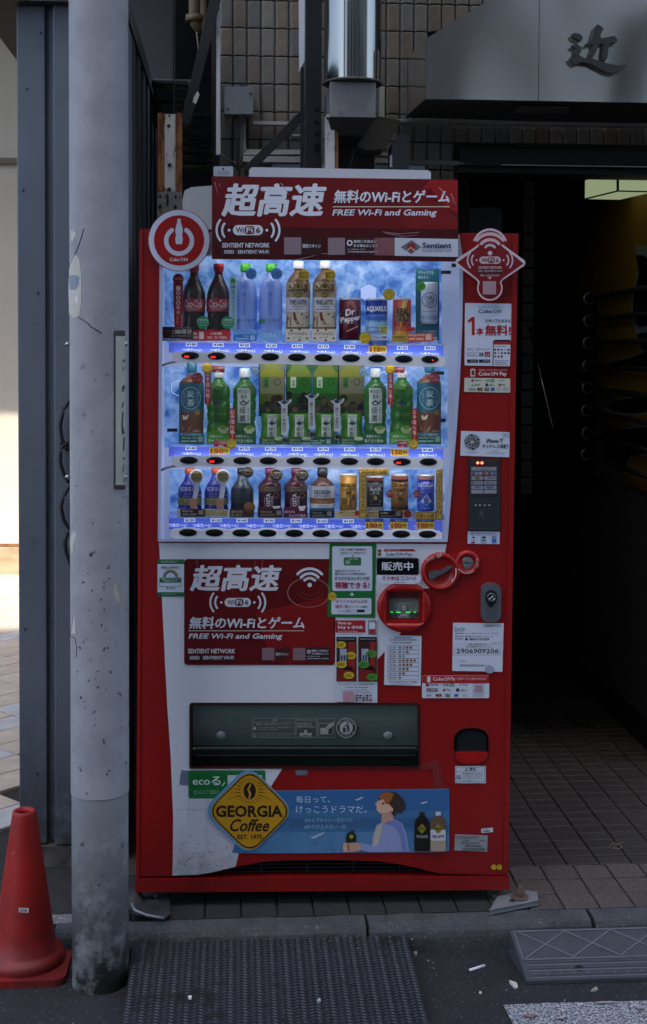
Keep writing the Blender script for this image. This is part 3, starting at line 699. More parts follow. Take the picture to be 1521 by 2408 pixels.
# junction box with cables
jb = empty('junction_box', PY(561, 236, 1.0), 'grey square electrical box with two screws on the tiled wall', 'electrical box')
jo = Vector(jb.location); boxm = worn('grey_box_plastic', '#70777c', '#7d8489', scale=6, rough=.45, spots='#9fb0a4', spot_amt=.2, sscale=25)
mb = MB(); mb.slab([(PY(x, y, 1.0).x-jo.x, PY(x, y, 1.0).z-jo.z) for x, y in rr(528, 203, 595, 268, 5)], 0, .07, boxm); mb.build('lid', jb, .003)
for x, y in ((589, 219), (535, 256)):
    q = PY(x, y, .998)-jo; mb = MB(); mb.lathe([(.001, .003), (.0035, .003), (.0035, -.001)], C('#17191b', .5), q, 10, 'Y'); mb.build('screw', jb)
mb = MB(); q = [PY(560, 203, 1.02), PY(566, 198, 1.02), PY(578, 197, 1.02), PY(584, 203, 1.02)]; mb.slab([(p.x-jo.x, p.z-jo.z) for p in q], .02, .05, C('#35332f', .8)); mb.build('putty', jb)
cb = [[(550, 270), (563, 285), (567, 300), (567, 340), (568, 365), (582, 378)], [(578, 268), (572, 290), (569, 310), (564, 380), (562, 420)], [(518, 360), (535, 375), (560, 385), (575, 388)], [(556, 268), (560, 300), (559, 400)]]
for i, pts in enumerate(cb):
    mb = MB(); mb.tube([PY(x, y, 1.03)-jo for x, y in pts], (.0045, .004, .0028, .0035)[i], C('#4c4a45', .6), 8); mb.build('cable', jb)
# white trunking network
tk = empty('cable_trunking', PY(600, 355, 1.04), 'white plastic cable trunking bent in an L below the grey electrical box', 'trunking')
to = Vector(tk.location)
def flat(parent, pts, Y, dpt, m, name, bev=.001):
    o = Vector(parent.location); mb = MB(); q = [PY(x, y, Y) for x, y in pts]
    mb.slab([(p.x-o.x, p.z-o.z) for p in q], Y-o.y, Y-o.y+dpt, m); return mb.build(name, parent, bev)
tkm = worn('aged_white_trunking', '#9a9d9c', '#b0b2b0', scale=5, rough=.5)
flat(tk, [(595, 284), (720, 286), (720, 294), (595, 292)], 1.04, .04, tkm, 'run')
flat(tk, [(565, 291), (577, 291), (579, 350), (566, 363)], 1.04, .04, tkm, 'run')
flat(tk, [(567, 364), (580, 351), (718, 352), (718, 362)], 1.04, .04, tkm, 'run')
flat(tk, [(571, 366), (718, 368), (718, 382), (571, 380)], 1.02, .05, tkm, 'run')
flat(tk, [(640, 385), (1000, 390), (1000, 400), (640, 395)], 1.03, .04, worn('pale_blue_trim', '#8d9aa5', '#a2adb5', scale=5, rough=.5), 'run')
flat(tk, [(880, 358), (912, 359), (912, 366), (880, 365)], 1.02, .05, tkm, 'run')
flat(tk, [(884, 372), (960, 374), (960, 384), (884, 382)], 1.02, .05, tkm, 'run')
flat(tk, [(688, 315), (706, 315), (706, 318), (688, 318)], 1.04, .03, tkm, 'run')
# white upright strip right of duct box
sw = empty('white_strip', PY(900, 260, 1.02), 'pale narrow upright cover beside the square duct box', 'trunking')
flat(sw, [(894, 203), (904, 203), (904, 277), (892, 277)], 1.02, .03, worn('cream_cover', '#9b9d8c', '#a9aa9b', scale=5, rough=.5), 'cover')
# rusty posts
rust = bpy.data.materials.new('rusting_white_paint'); rust.use_nodes = True
def rusty(name, hp, hr, amt, scale=9):
    return worn(name, hp, hp, scale=scale, rough=.7, bump=.4, bscale=90, spots=hr, spot_amt=amt, sscale=scale*2.2, stretch=(1.4, 1.4, .5))
rw = rusty('rusting_white_paint', '#c9c7c4', '#6e4022', .36); ro = rusty('orange_rust', '#8f5f35', '#5b3318', .42)
YR = .80
rp = empty('rusty_post', PY(399, 440, YR), 'rusty steel post with flaking white centre strip, top left behind the round badge', 'post')
flat(rp, [(371, 265), (386, 265), (386, 450), (371, 450)], YR, .012, ro, 'flange')
flat(rp, [(387, 268), (413, 268), (413, 450), (387, 450)], YR+.004, .012, rw, 'web')
flat(rp, [(414, 265), (428, 265), (428, 450), (414, 450)], YR, .012, ro, 'flange')
galv = worn('galvanised_plate', '#77777a', '#8b8a88', scale=10, rough=.45, metal=.5, spots='#6b4a33', spot_amt=.34, sscale=24)
flat(rp, [(370, 451), (428, 451), (428, 640), (370, 640)], YR-.006, .018, galv, 'foot_plate')
mb = MB()
for x, y, r in ((398, 272, 2.5), (397, 296, 4.5), (399, 388, 5), (398, 445, 5)):
    q = PY(x, y, YR+.003)-Vector(rp.location); mb = MB(); mb.lathe([(.0005, .003), (r*.0012, .003), (r*.0014, 0)], C('#2c1a10', .6), q, 10, 'Y'); mb.build('bolt', rp)
for x, y, rx, ry in ((377, 462, 2.5, 5), (394, 470, 3, 16), (413, 463, 2.5, 5), (376, 486, 4, 5), (412, 487, 4, 5)):
    flat(rp, [(x+rx*math.cos(t*.5236), y+ry*math.sin(t*.5236)) for t in range(12)], YR-.0075, .001, C('#141210', .8), 'slot', 0)
rs = empty('rusty_post', PY(780, 392, .7), 'short white post stub with rusty right edge behind the top of the machine', 'post')
flat(rs, [(765, 272), (770, 267), (787, 268), (787, 402), (765, 402)], .70, .03, rw, 'web')
flat(rs, [(788, 270), (795, 274), (795, 402), (788, 402)], .704, .06, ro, 'flange')
q = PY(770, 278, .699)-Vector(rs.location); mb = MB(); mb.lathe([(.0005, .001), (.004, .001), (.004, 0)], C('#1a1512', .6), q, 10, 'Y'); mb.build('hole', rs)
gw_ = empty('green_wire', PY(760, 300, .69), 'thin green wire looping over the white post stub', 'wire')
mb = MB(); mb.tube([PY(x, y, .69)-Vector(gw_.location) for x, y in ((756, 405), (757, 330), (757, 285), (760, 270), (768, 264), (780, 264), (793, 258))], .0016, C('#24493c', .5), 6); mb.build('wire', gw_)
# dark machinery to the right of the stub
dk = empty('fan_motor', PY(930, 390, .78), 'dark motor housing behind the right end of the white light bar', 'motor')
flat(dk, [(921, 340), (938, 315), (962, 318), (962, 402), (921, 402)], .78, .10, C('#2a2d31', .5), 'housing', .004)
flat(dk, [(917, 365), (922, 363), (922, 392), (917, 392)], .77, .02, C('#9ba3a8', .4), 'flange')
flat(dk, [(796, 312), (880, 312), (880, 405), (796, 405)], .95, .05, C('#0d0d0e', .7), 'dark_box')
flat(dk, [(828, 352), (834, 352), (830, 378), (824, 400), (818, 400), (826, 372)], .80, .01, C('#15171b', .5), 'hose')
flat(dk, [(963, 376), (1075, 378), (1095, 384), (1075, 388), (963, 386)], .9, .01, C('#4e5252', .5), 'arm')
# black clip and camera-like knob on top, left
kb = empty('black_clamp', PY(613, 392, .3), 'small black clamp sticking up behind the white light bar', 'clamp')
flat(kb, [(592, 396), (594, 390), (604, 386), (626, 388), (634, 396), (634, 404), (592, 404)], .3, .05, C('#17191b', .35), 'body', .004)

# grey plastic hood on the machine top
ph_ = empty('grey_hood', PY(462, 540, .25), 'grey smooth plastic hood behind the banner, top left of the machine', 'cover')
flat(ph_, [(430, 538), (429, 470), (434, 448), (450, 440), (500, 436), (560, 440), (560, 538)], .25, .2, worn('grey_plastic_cover', '#8e9598', '#a1a7a9', scale=3, rough=.4), 'shell', .02)

# ================================================================== UTILITY POLE
pb0 = PZ(229, 2340, ROAD_Z); PR = .0715
pc = Vector((pb0.x, pb0.y+PR, ROAD_Z))
pole = empty('utility_pole', pc, 'round steel utility pole wrapped in a dotted grey anti-poster sheet, left of the machine', 'pole')
lowm = worn('dirty_pole_paint', '#8e9194', '#9c9fa1', scale=3, rough=.45, bump=.1, bscale=40, spots='#2f3a4a', spot_amt=.235, sscale=16, grad=(.06, .55, '#1a1917'))
mb = MB(); mb.lathe([(PR*.995, 0), (PR*.995, 6.5)], lowm, (0, 0, 0), 64); mb.build('shaft', pole)
# dotted sheet, uv by arc length and height
sheet = bpy.data.materials.new('dotted_sheet'); sheet.use_nodes = True; t = sheet.node_tree; L = t.links.new; b = t.nodes['Principled BSDF']
tc = N(t, 'ShaderNodeTexCoord'); sp = N(t, 'ShaderNodeSeparateXYZ'); L(tc.outputs['UV'], sp.inputs[0])
def math_(op, a, b_=None):
    n = N(t, 'ShaderNodeMath', operation=op)
    for i, x in enumerate((a, b_)):
        if x is None: continue
        if isinstance(x, (int, float)): n.inputs[i].default_value = x
        else: L(x, n.inputs[i])
    return n.outputs[0]
KX = 2*math.pi/.0078; KZ = 2*math.pi/.0078
s1 = math_('SINE', math_('MULTIPLY', math_('ADD', sp.outputs['X'], sp.outputs['Y']), KX*.62)); s2 = math_('SINE', math_('MULTIPLY', math_('SUBTRACT', sp.outputs['X'], sp.outputs['Y']), KZ*.62))
dots = math_('MULTIPLY', s1, s2)                                    # staggered lattice of bumps
absd = math_('ABSOLUTE', dots)
n0 = N(t, 'ShaderNodeTexNoise', Scale=9, Detail=7, Roughness=.65); L(tc.outputs['UV'], n0.inputs['Vector'])
n1 = N(t, 'ShaderNodeTexNoise', Scale=34, Detail=4, Roughness=.6); L(tc.outputs['UV'], n1.inputs['Vector'])
cr = N(t, 'ShaderNodeValToRGB'); cr.color_ramp.elements[0].color = hx('#94959a'); cr.color_ramp.elements[1].color = hx('#adaeb2'); cr.color_ramp.elements[0].position = .3; cr.color_ramp.elements[1].position = .68
L(n0.outputs['Fac'], cr.inputs[0])
mxa = N(t, 'ShaderNodeMixRGB'); mxa.inputs[2].default_value = hx('#5e6166'); L(cr.outputs[0], mxa.inputs[1])
f_ = N(t, 'ShaderNodeMapRange'); f_.inputs['From Min'].default_value = .35; f_.inputs['From Max'].default_value = .0; f_.inputs['To Max'].default_value = .5; L(absd, f_.inputs['Value']); L(f_.outputs[0], mxa.inputs[0])
# dark smudges, thicker towards the lower half
c3 = N(t, 'ShaderNodeMapRange'); c3.inputs['From Min'].default_value = .635; c3.inputs['From Max'].default_value = .69; L(n1.outputs['Fac'], c3.inputs['Value'])
hgt_ = N(t, 'ShaderNodeMapRange'); hgt_.inputs['From Min'].default_value = 1.9; hgt_.inputs['From Max'].default_value = 1.1; L(sp.outputs['Y'], hgt_.inputs['Value'])
mm_ = math_('MULTIPLY', c3.outputs[0], hgt_.outputs[0])
mxb = N(t, 'ShaderNodeMixRGB'); mxb.inputs[2].default_value = hx('#2f3642'); L(mm_, mxb.inputs[0]); L(mxa.outputs[0], mxb.inputs[1]); L(mxb.outputs[0], b.inputs['Base Color'])
b.inputs['Roughness'].default_value = .42
nb = N(t, 'ShaderNodeTexNoise', Scale=7, Detail=2); L(tc.outputs['UV'], nb.inputs['Vector'])
hh_ = math_('ADD', math_('MULTIPLY', absd, .35), math_('MULTIPLY', nb.outputs['Fac'], 1.6))
bp = N(t, 'ShaderNodeBump', Strength=.55, Distance=.004); L(hh_, bp.inputs['Height']); L(bp.outputs[0], b.inputs['Normal'])
z_s = PY(229, 1882, pc.y-PR).z-ROAD_Z
nseg = 72; vs = []; uv = []; RS = PR+.0015; zl = [z_s+.001]+[z_s+.05+i*.15 for i in range(30)]
me = bpy.data.meshes.new('anti_poster_sheet'); fs = []
for iz, z in enumerate(zl):
    for k in range(nseg+1):
        a = 2*math.pi*k/nseg; vs.append((RS*math.cos(a), RS*math.sin(a), z)); uv.append((RS*a, z))
for iz in range(len(zl)-1):
    for k in range(nseg): i = iz*(nseg+1)+k; fs.append((i, i+1, i+nseg+2, i+nseg+1))
for k in range(nseg+1): a = 2*math.pi*k/nseg; vs.append(((PR-.001)*math.cos(a), (PR-.001)*math.sin(a), zl[0])); uv.append((RS*a, zl[0]))
o0 = len(vs)-nseg-1
for k in range(nseg+1): vs.append(vs[k]); uv.append(uv[k])
for k in range(nseg): fs.append((o0+k, o0+k+1, o0+nseg+1+k+1, o0+nseg+1+k))
me.from_pydata(vs, [], fs); me.materials.append(sheet); me.polygons.foreach_set('use_smooth', [True]*(len(fs)-nseg)+[False]*nseg); ul = me.uv_layers.new(name='wrap')
for li, l in enumerate(me.loops): ul.data[li].uv = uv[l.vertex_index]
part('anti_poster_sheet', me, pole)
def on_pole(px, py, e=.0):
    """point where the sight line meets the pole's skin, grown by e"""
    d = ray(px, py); o = CAM-pc; r = RS+e; A = d.x*d.x+d.y*d.y; B = 2*(o.x*d.x+o.y*d.y); Cc = o.x*o.x+o.y*o.y-r*r
    D = B*B-4*A*Cc
    if D < 0:
        t_ = -B/(2*A)
    else: t_ = (-B-math.sqrt(D))/(2*A)
    return o+d*t_
def pole_patch(pts, m, name, e=.0006, n=9, label=None):
    """patch with rows read left to right in plan units: pts = [(y, xl, xr)...]"""
    vs = []; fs = []
    for y, xa, xb in pts:
        for k in range(n+1): vs.append(on_pole(xa+(xb-xa)*k/n, y, e))
    for j in range(len(pts)-1):
        for k in range(n): i = j*(n+1)+k; fs.append((i, i+n+1, i+n+2, i+1))
    mb = MB(); mb.add(vs, fs, m, True); o = mb.build(name, pole)
    if label: o['label'] = label
    return o
pale = worn('peeled_primer', '#bdb9ae', '#cdc9bf', scale=12, rough=.7, bump=.2)
blue_p = worn('old_blue_paint', '#7d8a99', '#8a95a2', scale=12, rough=.6)
pole_patch([(598, 172, 177), (606, 168, 184), (615, 164, 187), (640, 162, 190), (680, 161, 191), (716, 162, 190), (735, 162, 187), (742, 165, 186), (746, 172, 183)], pale, 'peeled_area')
pole_patch([(647, 163, 179), (650, 162, 186), (664, 162, 185), (672, 162, 183), (680, 164, 177)], blue_p, 'paint_patch', .0012)
pole_patch([(541, 165, 168), (546, 166, 177), (550, 167, 178), (560, 166, 174), (567, 167, 171)], pale, 'peeled_area')
pole_patch([(697, 177, 182), (702, 178, 183), (712, 179, 183)], C('#e0e0dd', .5), 'sticker_scrap', .0014)
pole_patch([(1252, 172, 180), (1262, 166, 178), (1275, 164, 174), (1290, 165, 172), (1300, 168, 171)], pale, 'peeled_area')
pole_patch([(1370, 267, 274), (1385, 265, 277), (1400, 268, 281), (1415, 273, 281)], worn('dried_glue', '#a7a596', '#b6b4a5', scale=30, rough=.8), 'glue_blot')
pole_patch([(1440, 174, 175), (1470, 169, 177), (1490, 166, 178)], pale, 'peeled_area')
def pole_line(pts, r, m, name):
    mb = MB(); q = []
    for (xa, ya), (xb, yb) in zip(pts[:-1], pts[1:]):
        for k in range(4): q.append(on_pole(xa+(xb-xa)*k/4, ya+(yb-ya)*k/4, .0003))
    q.append(on_pole(*pts[-1], .0003)); mb.tube(q, r, m, 5); mb.build(name, pole)
ck = C('#1a1a1c', .7)
pole_line([(197, 537), (190, 562), (180, 590), (172, 605), (164, 622), (161, 650)], .0011, ck, 'crack')
pole_line([(182, 744), (195, 752), (207, 760), (214, 768), (226, 775), (239, 783)], .0012, ck, 'crack')
pole_line([(174, 1440), (169, 1475), (165, 1495), (176, 1500), (180, 1520), (180, 1545)], .0009, ck, 'crack')
# small blue-black blots on the lower sheet
rnd = random.Random(3)
for x, y in ((211, 1434), (217, 1388), (245, 1433), (239, 1470), (254, 1523), (250, 1620), (223, 1690), (244, 1740), (257, 1360), (207, 1348), (190, 1640), (238, 1410), (260, 1580), (208, 1600), (252, 1860-40), (196, 1980), (232, 2080), (192, 1985), (240, 2060)):
    s_ = rnd.uniform(1.5, 3.2); pole_patch([(y-s_, x-s_*.5, x+s_*.4), (y, x-s_, x+s_), (y+s_, x-s_*.4, x+s_*.6)], C('#343b49', .6), 'blot', .0005, 3)
# address plate on the right flank, with its rivets and green strokes
plm = worn('address_plate_metal', '#aaa9a0', '#b9b8af', scale=6, rough=.4)
pole_patch([(777, 269, 294.2), (900, 269, 294.2), (1000, 269, 294.4), (1150, 269, 294.6)], C('#3b3a35', .4, .6), 'plate_rim', .002, 8)
pole_patch([(790, 272, 294.4), (900, 272, 294.4), (1000, 272, 294.6), (1140, 272, 294.8)], plm, 'address_plate', .0032, 8)
gk = C('#25402f', .5); gp = C('#5a5470', .5)
for pts in ([(845, 289, 294), (852, 288, 294)], [(862, 288, 291), (872, 289, 292)], [(905, 290, 293), (912, 287, 294), (922, 288, 290)], [(945, 289, 292), (958, 286, 289)], [(968, 288, 291), (1000, 286, 289), (1020, 287, 294)], [(1028, 291, 294), (1060, 289, 292)], [(1075, 288, 294), (1080, 289, 294)], [(1092, 290, 293), (1110, 288, 291)], [(1125, 290, 294), (1132, 291, 294)]):
    pole_patch(pts, gk if pts[0][0] > 880 and pts[0][0] < 1070 else gp, 'plate_lettering', .0042, 3)
for x, y in ((295, 809), (295, 1121), (158.5, 809), (158.5, 1121)):
    q = on_pole(x, y, .001); mb = MB(); mb.lathe([(.0003, .006), (.004, .005), (.006, .001), (.006, -.002)], C('#a9abad', .25, 1), q, 12, 'Y'); mb.build('rivet', pole)

# black cables hanging behind the pole, on the booth
ca = empty('cable_loops', PY(150, 1000, .30), 'bundle of black cable hanging in loops between the booth and the pole', 'cable')
co = Vector(ca.location)
for pts in ([(170, 935), (150, 960), (141, 1000), (146, 1035), (160, 1060)], [(158, 1042), (143, 1052), (141, 1085), (150, 1115), (163, 1135)], [(165, 1140), (150, 1165), (143, 1190), (150, 1225), (166, 1245)], [(160, 1250), (152, 1275), (156, 1300), (168, 1330)]):
    mb = MB(); q = [PY(x, y, .30)-co for x, y in pts]; s_ = []
    for i in range(len(q)-1):
        for k in range(4): s_.append(q[i].lerp(q[i+1], k/4))
    s_.append(q[-1]); s_ = [s_[0]]+[(s_[i-1]+s_[i]*2+s_[i+1])/4 for i in range(1, len(s_)-1)]+[s_[-1]]
    mb.tube(s_, .0055, C('#121314', .5), 8); mb.build('cable', ca)
mb = MB(); mb.box(PY(141, 1050, .30)-co, PY(160, 1038, .33)-co, C('#121314', .5)); mb.build('tie', ca)

# ================================================================== TRAFFIC CONE
fb = PZ(80, 2322, ROAD_Z); bb = PZ(80, 2213, ROAD_Z+.01)
cyc = (fb.y+bb.y)/2; ct = PY(57, 1904, cyc); half = (bb.y-fb.y)/2
cone = empty('traffic_cone', (ct.x, cyc, ROAD_Z), 'scuffed red plastic traffic cone with a small white tag, left of the utility pole', 'cone')
cm = worn('cone_plastic', '#a8180f', '#8e140e', scale=5, rough=.45, bump=.2, bscale=70, spots='#c86a58', spot_amt=.22, sscale=30, grad=(-.02, .22, '#5c1512'))
H_ = ct.z-ROAD_Z
mb = MB(); q = rr(-half, -half, half, half, .03); mb.slab(q, 0, .018, cm)
mb.v = [(x, z, .018-y) for x, y, z in mb.v]; mb.build('base', cone, .004)
rt = PY(83, 1904, cyc).x-ct.x
prof = [(.1015, .018), (.104, .030), (.099, .042), (.088, .046), (.0815, .052)]
for i in range(1, 9): f = i/8; prof.append((.0815+(rt*1.08-.0815)*f, .052+(H_-.008-.052)*f))
prof += [(rt*1.04, H_-.002), (rt*.92, H_), (rt*.70, H_-.002), (rt*.62, H_-.01), (rt*.66, H_-.06), (rt*.9, H_-.3)]
mb = MB(); mb.lathe(prof, cm, (0, 0, 0), 48); mb.build('body', cone)
q = [PY(x, y, cyc-.068)-Vector(cone.location) for x, y in ((45, 2143), (68, 2144), (68, 2133), (45, 2132))]
mb = MB(); mb.add([p+Vector((0, -.004, 0)) for p in q], [(0, 1, 2, 3)], C('#c9c9cc', .6)); tg = mb.build('tag', cone)
pr = Pr(0, lambda x, y, d: PY(x, y, cyc-.068)-Vector(cone.location)+Vector((0, -.0045, 0))); pr.text('3CR', 48, 2135, 65, 2142, '#2a2c33', .02); pr.build(tg, 'lettering')

# ================================================================== CHECKER PLATE, RAMP, LITTER
ps = worn('checker_steel', '#26282c', '#303338', scale=5, rough=.5, metal=.35, bump=.3, bscale=90, spots='#222220', spot_amt=.27, sscale=9)
pl2 = worn('worn_lug_steel', '#484b51', '#575b61', scale=9, rough=.4, metal=.4, spots='#2c2c2b', spot_amt=.34, sscale=9)
plx0, plx1 = PZ(311, 2233, -.02).x, PZ(963, 2222, -.02).x
Yb = -.162; Yf = -.92
plate = empty('checker_plate', (0, Yb, -.02), 'dark steel checker plate laid as a ramp against the kerb in front of the machine', 'steel plate')
slope = Matrix.Rotation(math.atan2(.045, Yb-Yf), 4, 'X')
def pl(x, y, z): return slope @ Vector((x, y, z))
xl0, xr0 = plx0, plx1
mb = MB(); mb.box((xl0, Yf-Yb, -.005), (xr0, 0, 0), ps, slope); mb.build('sheet', plate, .001)
lug = MB(); py_ = .0126; px_ = .0176; nr = int((Yb-Yf)/py_); nc = int((xr0-xl0)/px_); n_l = 0
for r_ in range(nr):
    if r_*py_ > .52: break
    for c_ in range(nc):
        x = xl0+.01+c_*px_+random.uniform(-.0004, .0004); y = -.008-r_*py_; sg = 1 if (c_) % 2 else -1; an = R(28)*sg
        hl, hw = .0098, .0021; ca_, sa_ = math.cos(an), math.sin(an); V = []
        for (u, v, z) in ((-hl, 0, 0), (0, -hw, 0), (hl, 0, 0), (0, hw, 0), (-hl*.5, 0, .0026), (hl*.5, 0, .0026)):
            V.append(pl(x+u*ca_-v*sa_, y+(u*sa_+v*ca_), z))
        lug.add(V, [(0, 1, 4), (1, 5, 4), (1, 2, 5), (2, 3, 5), (3, 4, 5), (3, 0, 4)], pl2); n_l += 1
o = lug.build('lugs', plate); o['kind'] = 'stuff'
# rubber kerb ramp
rub = worn('grey_rubber', '#42474f', '#50555e', scale=7, rough=.7, bump=.5, bscale=130, spots='#3b3e44', spot_amt=.3, sscale=40, stretch=(.5, 1.5, 1))
tl = PZ(1198, 2184, .002); bl = PZ(1237, 2316, ROAD_Z)
rx0 = tl.x+.0; ytop = tl.y; ybot = bl.y; z_t = .0; z_b = ROAD_Z+.012
ramp = empty('kerb_ramp', (rx0, ytop, ROAD_Z), 'grey rubber kerb ramp with a diamond ridge pattern, at the lower right', 'kerb ramp')
xb0 = bl.x-rx0; xe = .95; yb_ = ybot-ytop; th = z_t-ROAD_Z
mb = MB()
vs = [(0, 0, 0), (xe, 0, 0), (xe, yb_, 0), (xb0, yb_, 0), (0, 0, th), (xe, 0, th), (xe, yb_, .012), (xb0, yb_, .012)]
mb.add(vs, [(0, 1, 2, 3), (4, 7, 6, 5), (0, 3, 7, 4), (3, 2, 6, 7), (2, 1, 5, 6), (1, 0, 4, 5)], rub); mb.build('body', ramp, .002)
def rs_(x, f, h=.0):                                      # x along, f 0 top .. 1 foot
    return Vector((x, yb_*f, th+(.012-th)*f+h))
rg = worn('scuffed_ridge', '#666b75', '#777b84', scale=10, rough=.75, bump=.4, bscale=150)
def ridge(a, b, w_=.0045, m=rg, name='ridge', h=.0022):
    mb = MB(); mb.bar(a, b, w_, h*2, m, (0, -.3, 1)); mb.build(name, ramp)
per = .125
for k in range(8):
    x = .02+k*per
    for sg in (1, -1):
        f0, f1 = .06, .58
        xa, xb = x, x+sg*per
        if sg < 0 and k == 0: xa, xb = x, x
        if xa == xb: continue
        if xb > xe: continue
        ridge(rs_(xa+xb0*f0, f0), rs_(xb+xb0*f1*.8, f1))
ridge(rs_(.012, .05), rs_(xe, .05)); ridge(rs_(.012+xb0*.6, .61), rs_(xe, .61)); ridge(rs_(.010, .05), rs_(.010+xb0*.57, .6))
dkr = C('#25282e', .8)
for f in (.68, .79, .92):
    ridge(rs_(.014+xb0*f, f), rs_(xe, f), .0022, dkr, 'groove', .0006)
    ridge(rs_(.014+xb0*f, f+.035), rs_(xe, f+.035), .004, rg, 'ridge', .0012)
for k in range(26): ridge(rs_(.03+k*.035, .885), rs_(.037+k*.035, .885), .003, rg, 'stud', .0012)
q = PZ(1360, 2282, -.055)
hole = MB(); c_ = rs_((q.x-rx0), .80, .0008); hole.add([c_+Vector((.012*math.cos(t*.5236), .010*math.sin(t*.5236), .010*math.sin(t*.5236)*-(.012-th)/yb_*-1)) for t in range(12)], [tuple(range(12))], C('#0e0f11', .9)); hole.build('bolt_hole', ramp)
# litter
def litter(name, pts, z, label, m, th_=.002, cat='litter', lift=0):
    P = [PZ(x, y, z) for x, y in pts]; c = sum(P, Vector())/len(P); e = empty(name, c, label, cat)
    mb = MB(); n = len(P); rnd = random.Random(int(pts[0][0])); up = [p-c+Vector((0, 0, th_+rnd.uniform(0, lift))) for p in P]
    vs = [p-c for p in P]+up
    fs = [tuple(range(n))[::-1], tuple(range(n, 2*n))]+[(i, (i+1) % n, n+(i+1) % n, n+i) for i in range(n)]
    a = sum((P[i].x*P[(i+1) % n].y-P[(i+1) % n].x*P[i].y) for i in range(n))
    if a < 0: fs = [f[::-1] for f in fs]
    mb.add(vs, fs, m); mb.build('scrap' if name != 'cigarette_butt' else 'paper', e); return e
c0, c1 = PZ(1102, 2285, ROAD_Z), PZ(1139, 2273, ROAD_Z)
ci = empty('cigarette_butt', c0, 'white cigarette lying on the asphalt in front of the kerb ramp', 'cigarette')
mb = MB(); mb.tube([Vector((0, 0, .004)), c1-c0+Vector((0, 0, .004))], .0038, C('#d5d6da', .6), 10); mb.build('paper', ci)
mb = MB(); mb.tube([Vector((0, 0, .004))-(c1-c0)*.06, Vector((0, 0, .004))], .0036, C('#2a2623', .9), 8); mb.build('burnt_tip', ci)
litter('paper_scrap', [(1197, 2311), (1205, 2309), (1214, 2313), (1218, 2321), (1212, 2325), (1206, 2321)], ROAD_Z, 'small pale scrap of paper at the left foot of the kerb ramp', C('#b9b5ae', .7), .001, lift=.008)
litter('paper_scrap', [(1127, 2332), (1133, 2333), (1132, 2337), (1126, 2336)], ROAD_Z, 'tiny cream scrap on the asphalt left of the painted marking', C('#b5b0a0', .7), .001, lift=.004)
litter('paper_scrap', [(1392, 2327), (1402, 2324), (1406, 2327), (1398, 2331), (1388, 2331)], ROAD_Z, 'torn leaf of paper just in front of the kerb ramp', C('#a49a8c', .7), .001, lift=.006)
litter('paper_scrap', [(442, 2345), (450, 2344), (451, 2349), (445, 2351)], -.035, 'white fleck lying on the left of the checker plate', C('#d0d0cc', .7), .002, lift=.006)
litter('paper_scrap', [(745, 2353), (752, 2351), (754, 2356), (748, 2357)], -.038, 'white fleck lying near the middle of the checker plate', C('#b5b7ba', .7), .002, lift=.006)
litter('paper_scrap', [(972, 2242), (979, 2240), (981, 2245), (975, 2247)], ROAD_Z, 'grey chip beside the right corner of the checker plate', C('#8d8c88', .7), .003, lift=.004)
gr = MB(); rnd = random.Random(11)
for k in range(300):
    x = rnd.uniform(-1.2, 1.2); y = rnd.choice([rnd.gauss(-.19, .03), rnd.uniform(-.6, -.17)]); s_ = rnd.uniform(.0008, .0024)
    if y > -.165: continue
    if xl0-.02 < x < xr0+.02: 
        if rnd.random() < .9: continue
        z = -.02+(y-Yb)*(.045/(Yb-Yf))+.001
    else: z = ROAD_Z
    if (Vector((x, y))-Vector((pc.x, pc.y))).length < PR+.01: continue
    c_ = Vector((x, y, z)); gr.add([c_+Vector((s_*math.cos(a), s_*math.sin(a)*.8, 0)) for a in (0, 1.3, 2.6, 3.9, 5.1)]+[c_+Vector((0, 0, s_))], [(0, 1, 5), (1, 2, 5), (2, 3, 5), (3, 4, 5), (4, 0, 5)], C(rnd.choice(['#8f8d86', '#6d6c68', '#b3b0a6']), .8))
o = gr.build('grit'); tag(o, 'scattered grit and pale crumbs along the gutter and asphalt', 'grit', kind='stuff')
tw = empty('twig', PZ(1455, 1990, .002), 'curled pale dry stalk lying on the brown passage tiles', 'twig')
mb = MB(); to_ = Vector(tw.location); mb.tube([PZ(x, y, .003)-to_ for x, y in ((1432, 1994), (1436, 1985), (1452, 1982), (1462, 1990), (1455, 1996), (1440, 1994), (1450, 1986), (1466, 1980))], .0009, C('#8b7f68', .8), 5); mb.build('stalk', tw)
# anchor bracket with bolt, and foot, right
ab = empty('anchor_bracket', PZ(1215, 2110, .0), 'galvanised anchor bracket with a rusty bolt at the right foot of the machine', 'bracket')
ao = Vector(ab.location); gvm = worn('galvanised_bracket', '#8b9194', '#9fa4a6', scale=12, rough=.4, metal=.6, bump=.1)
q = [PZ(x, y, .017)-ao for x, y in ((1150, 2140), (1266, 2117), (1262, 2096), (1240, 2092), (1170, 2106))]
vs = q+[Vector((p.x, p.y, p.z-.005)) for p in q]; n = 5
mb = MB(); mb.add(vs, [(0, 1, 2, 3, 4), (9, 8, 7, 6, 5)]+[(i, i+5, (i+1) % 5+5, (i+1) % 5) for i in range(5)], gvm)
f0, f1 = q[0], q[1]; mb.add([f0, f1, f1-Vector((0, 0, .013)), f0-Vector((0, 0, .013)), f0+Vector((0, .004, 0)), f1+Vector((0, .004, 0)), f1+Vector((0, .004, -.013)), f0+Vector((0, .004, -.013))], [(0, 3, 2, 1), (4, 5, 6, 7), (3, 7, 6, 2)], gvm); mb.build('channel', ab)
q = [PZ(x, y, .0182)-ao for x, y in ((1196, 2118), (1200, 2114), (1228, 2109), (1230, 2113), (1205, 2120))]
mb = MB(); mb.add(q, [(0, 1, 2, 3, 4)[::-1]], C('#101112', .8)); mb.build('slot', ab)
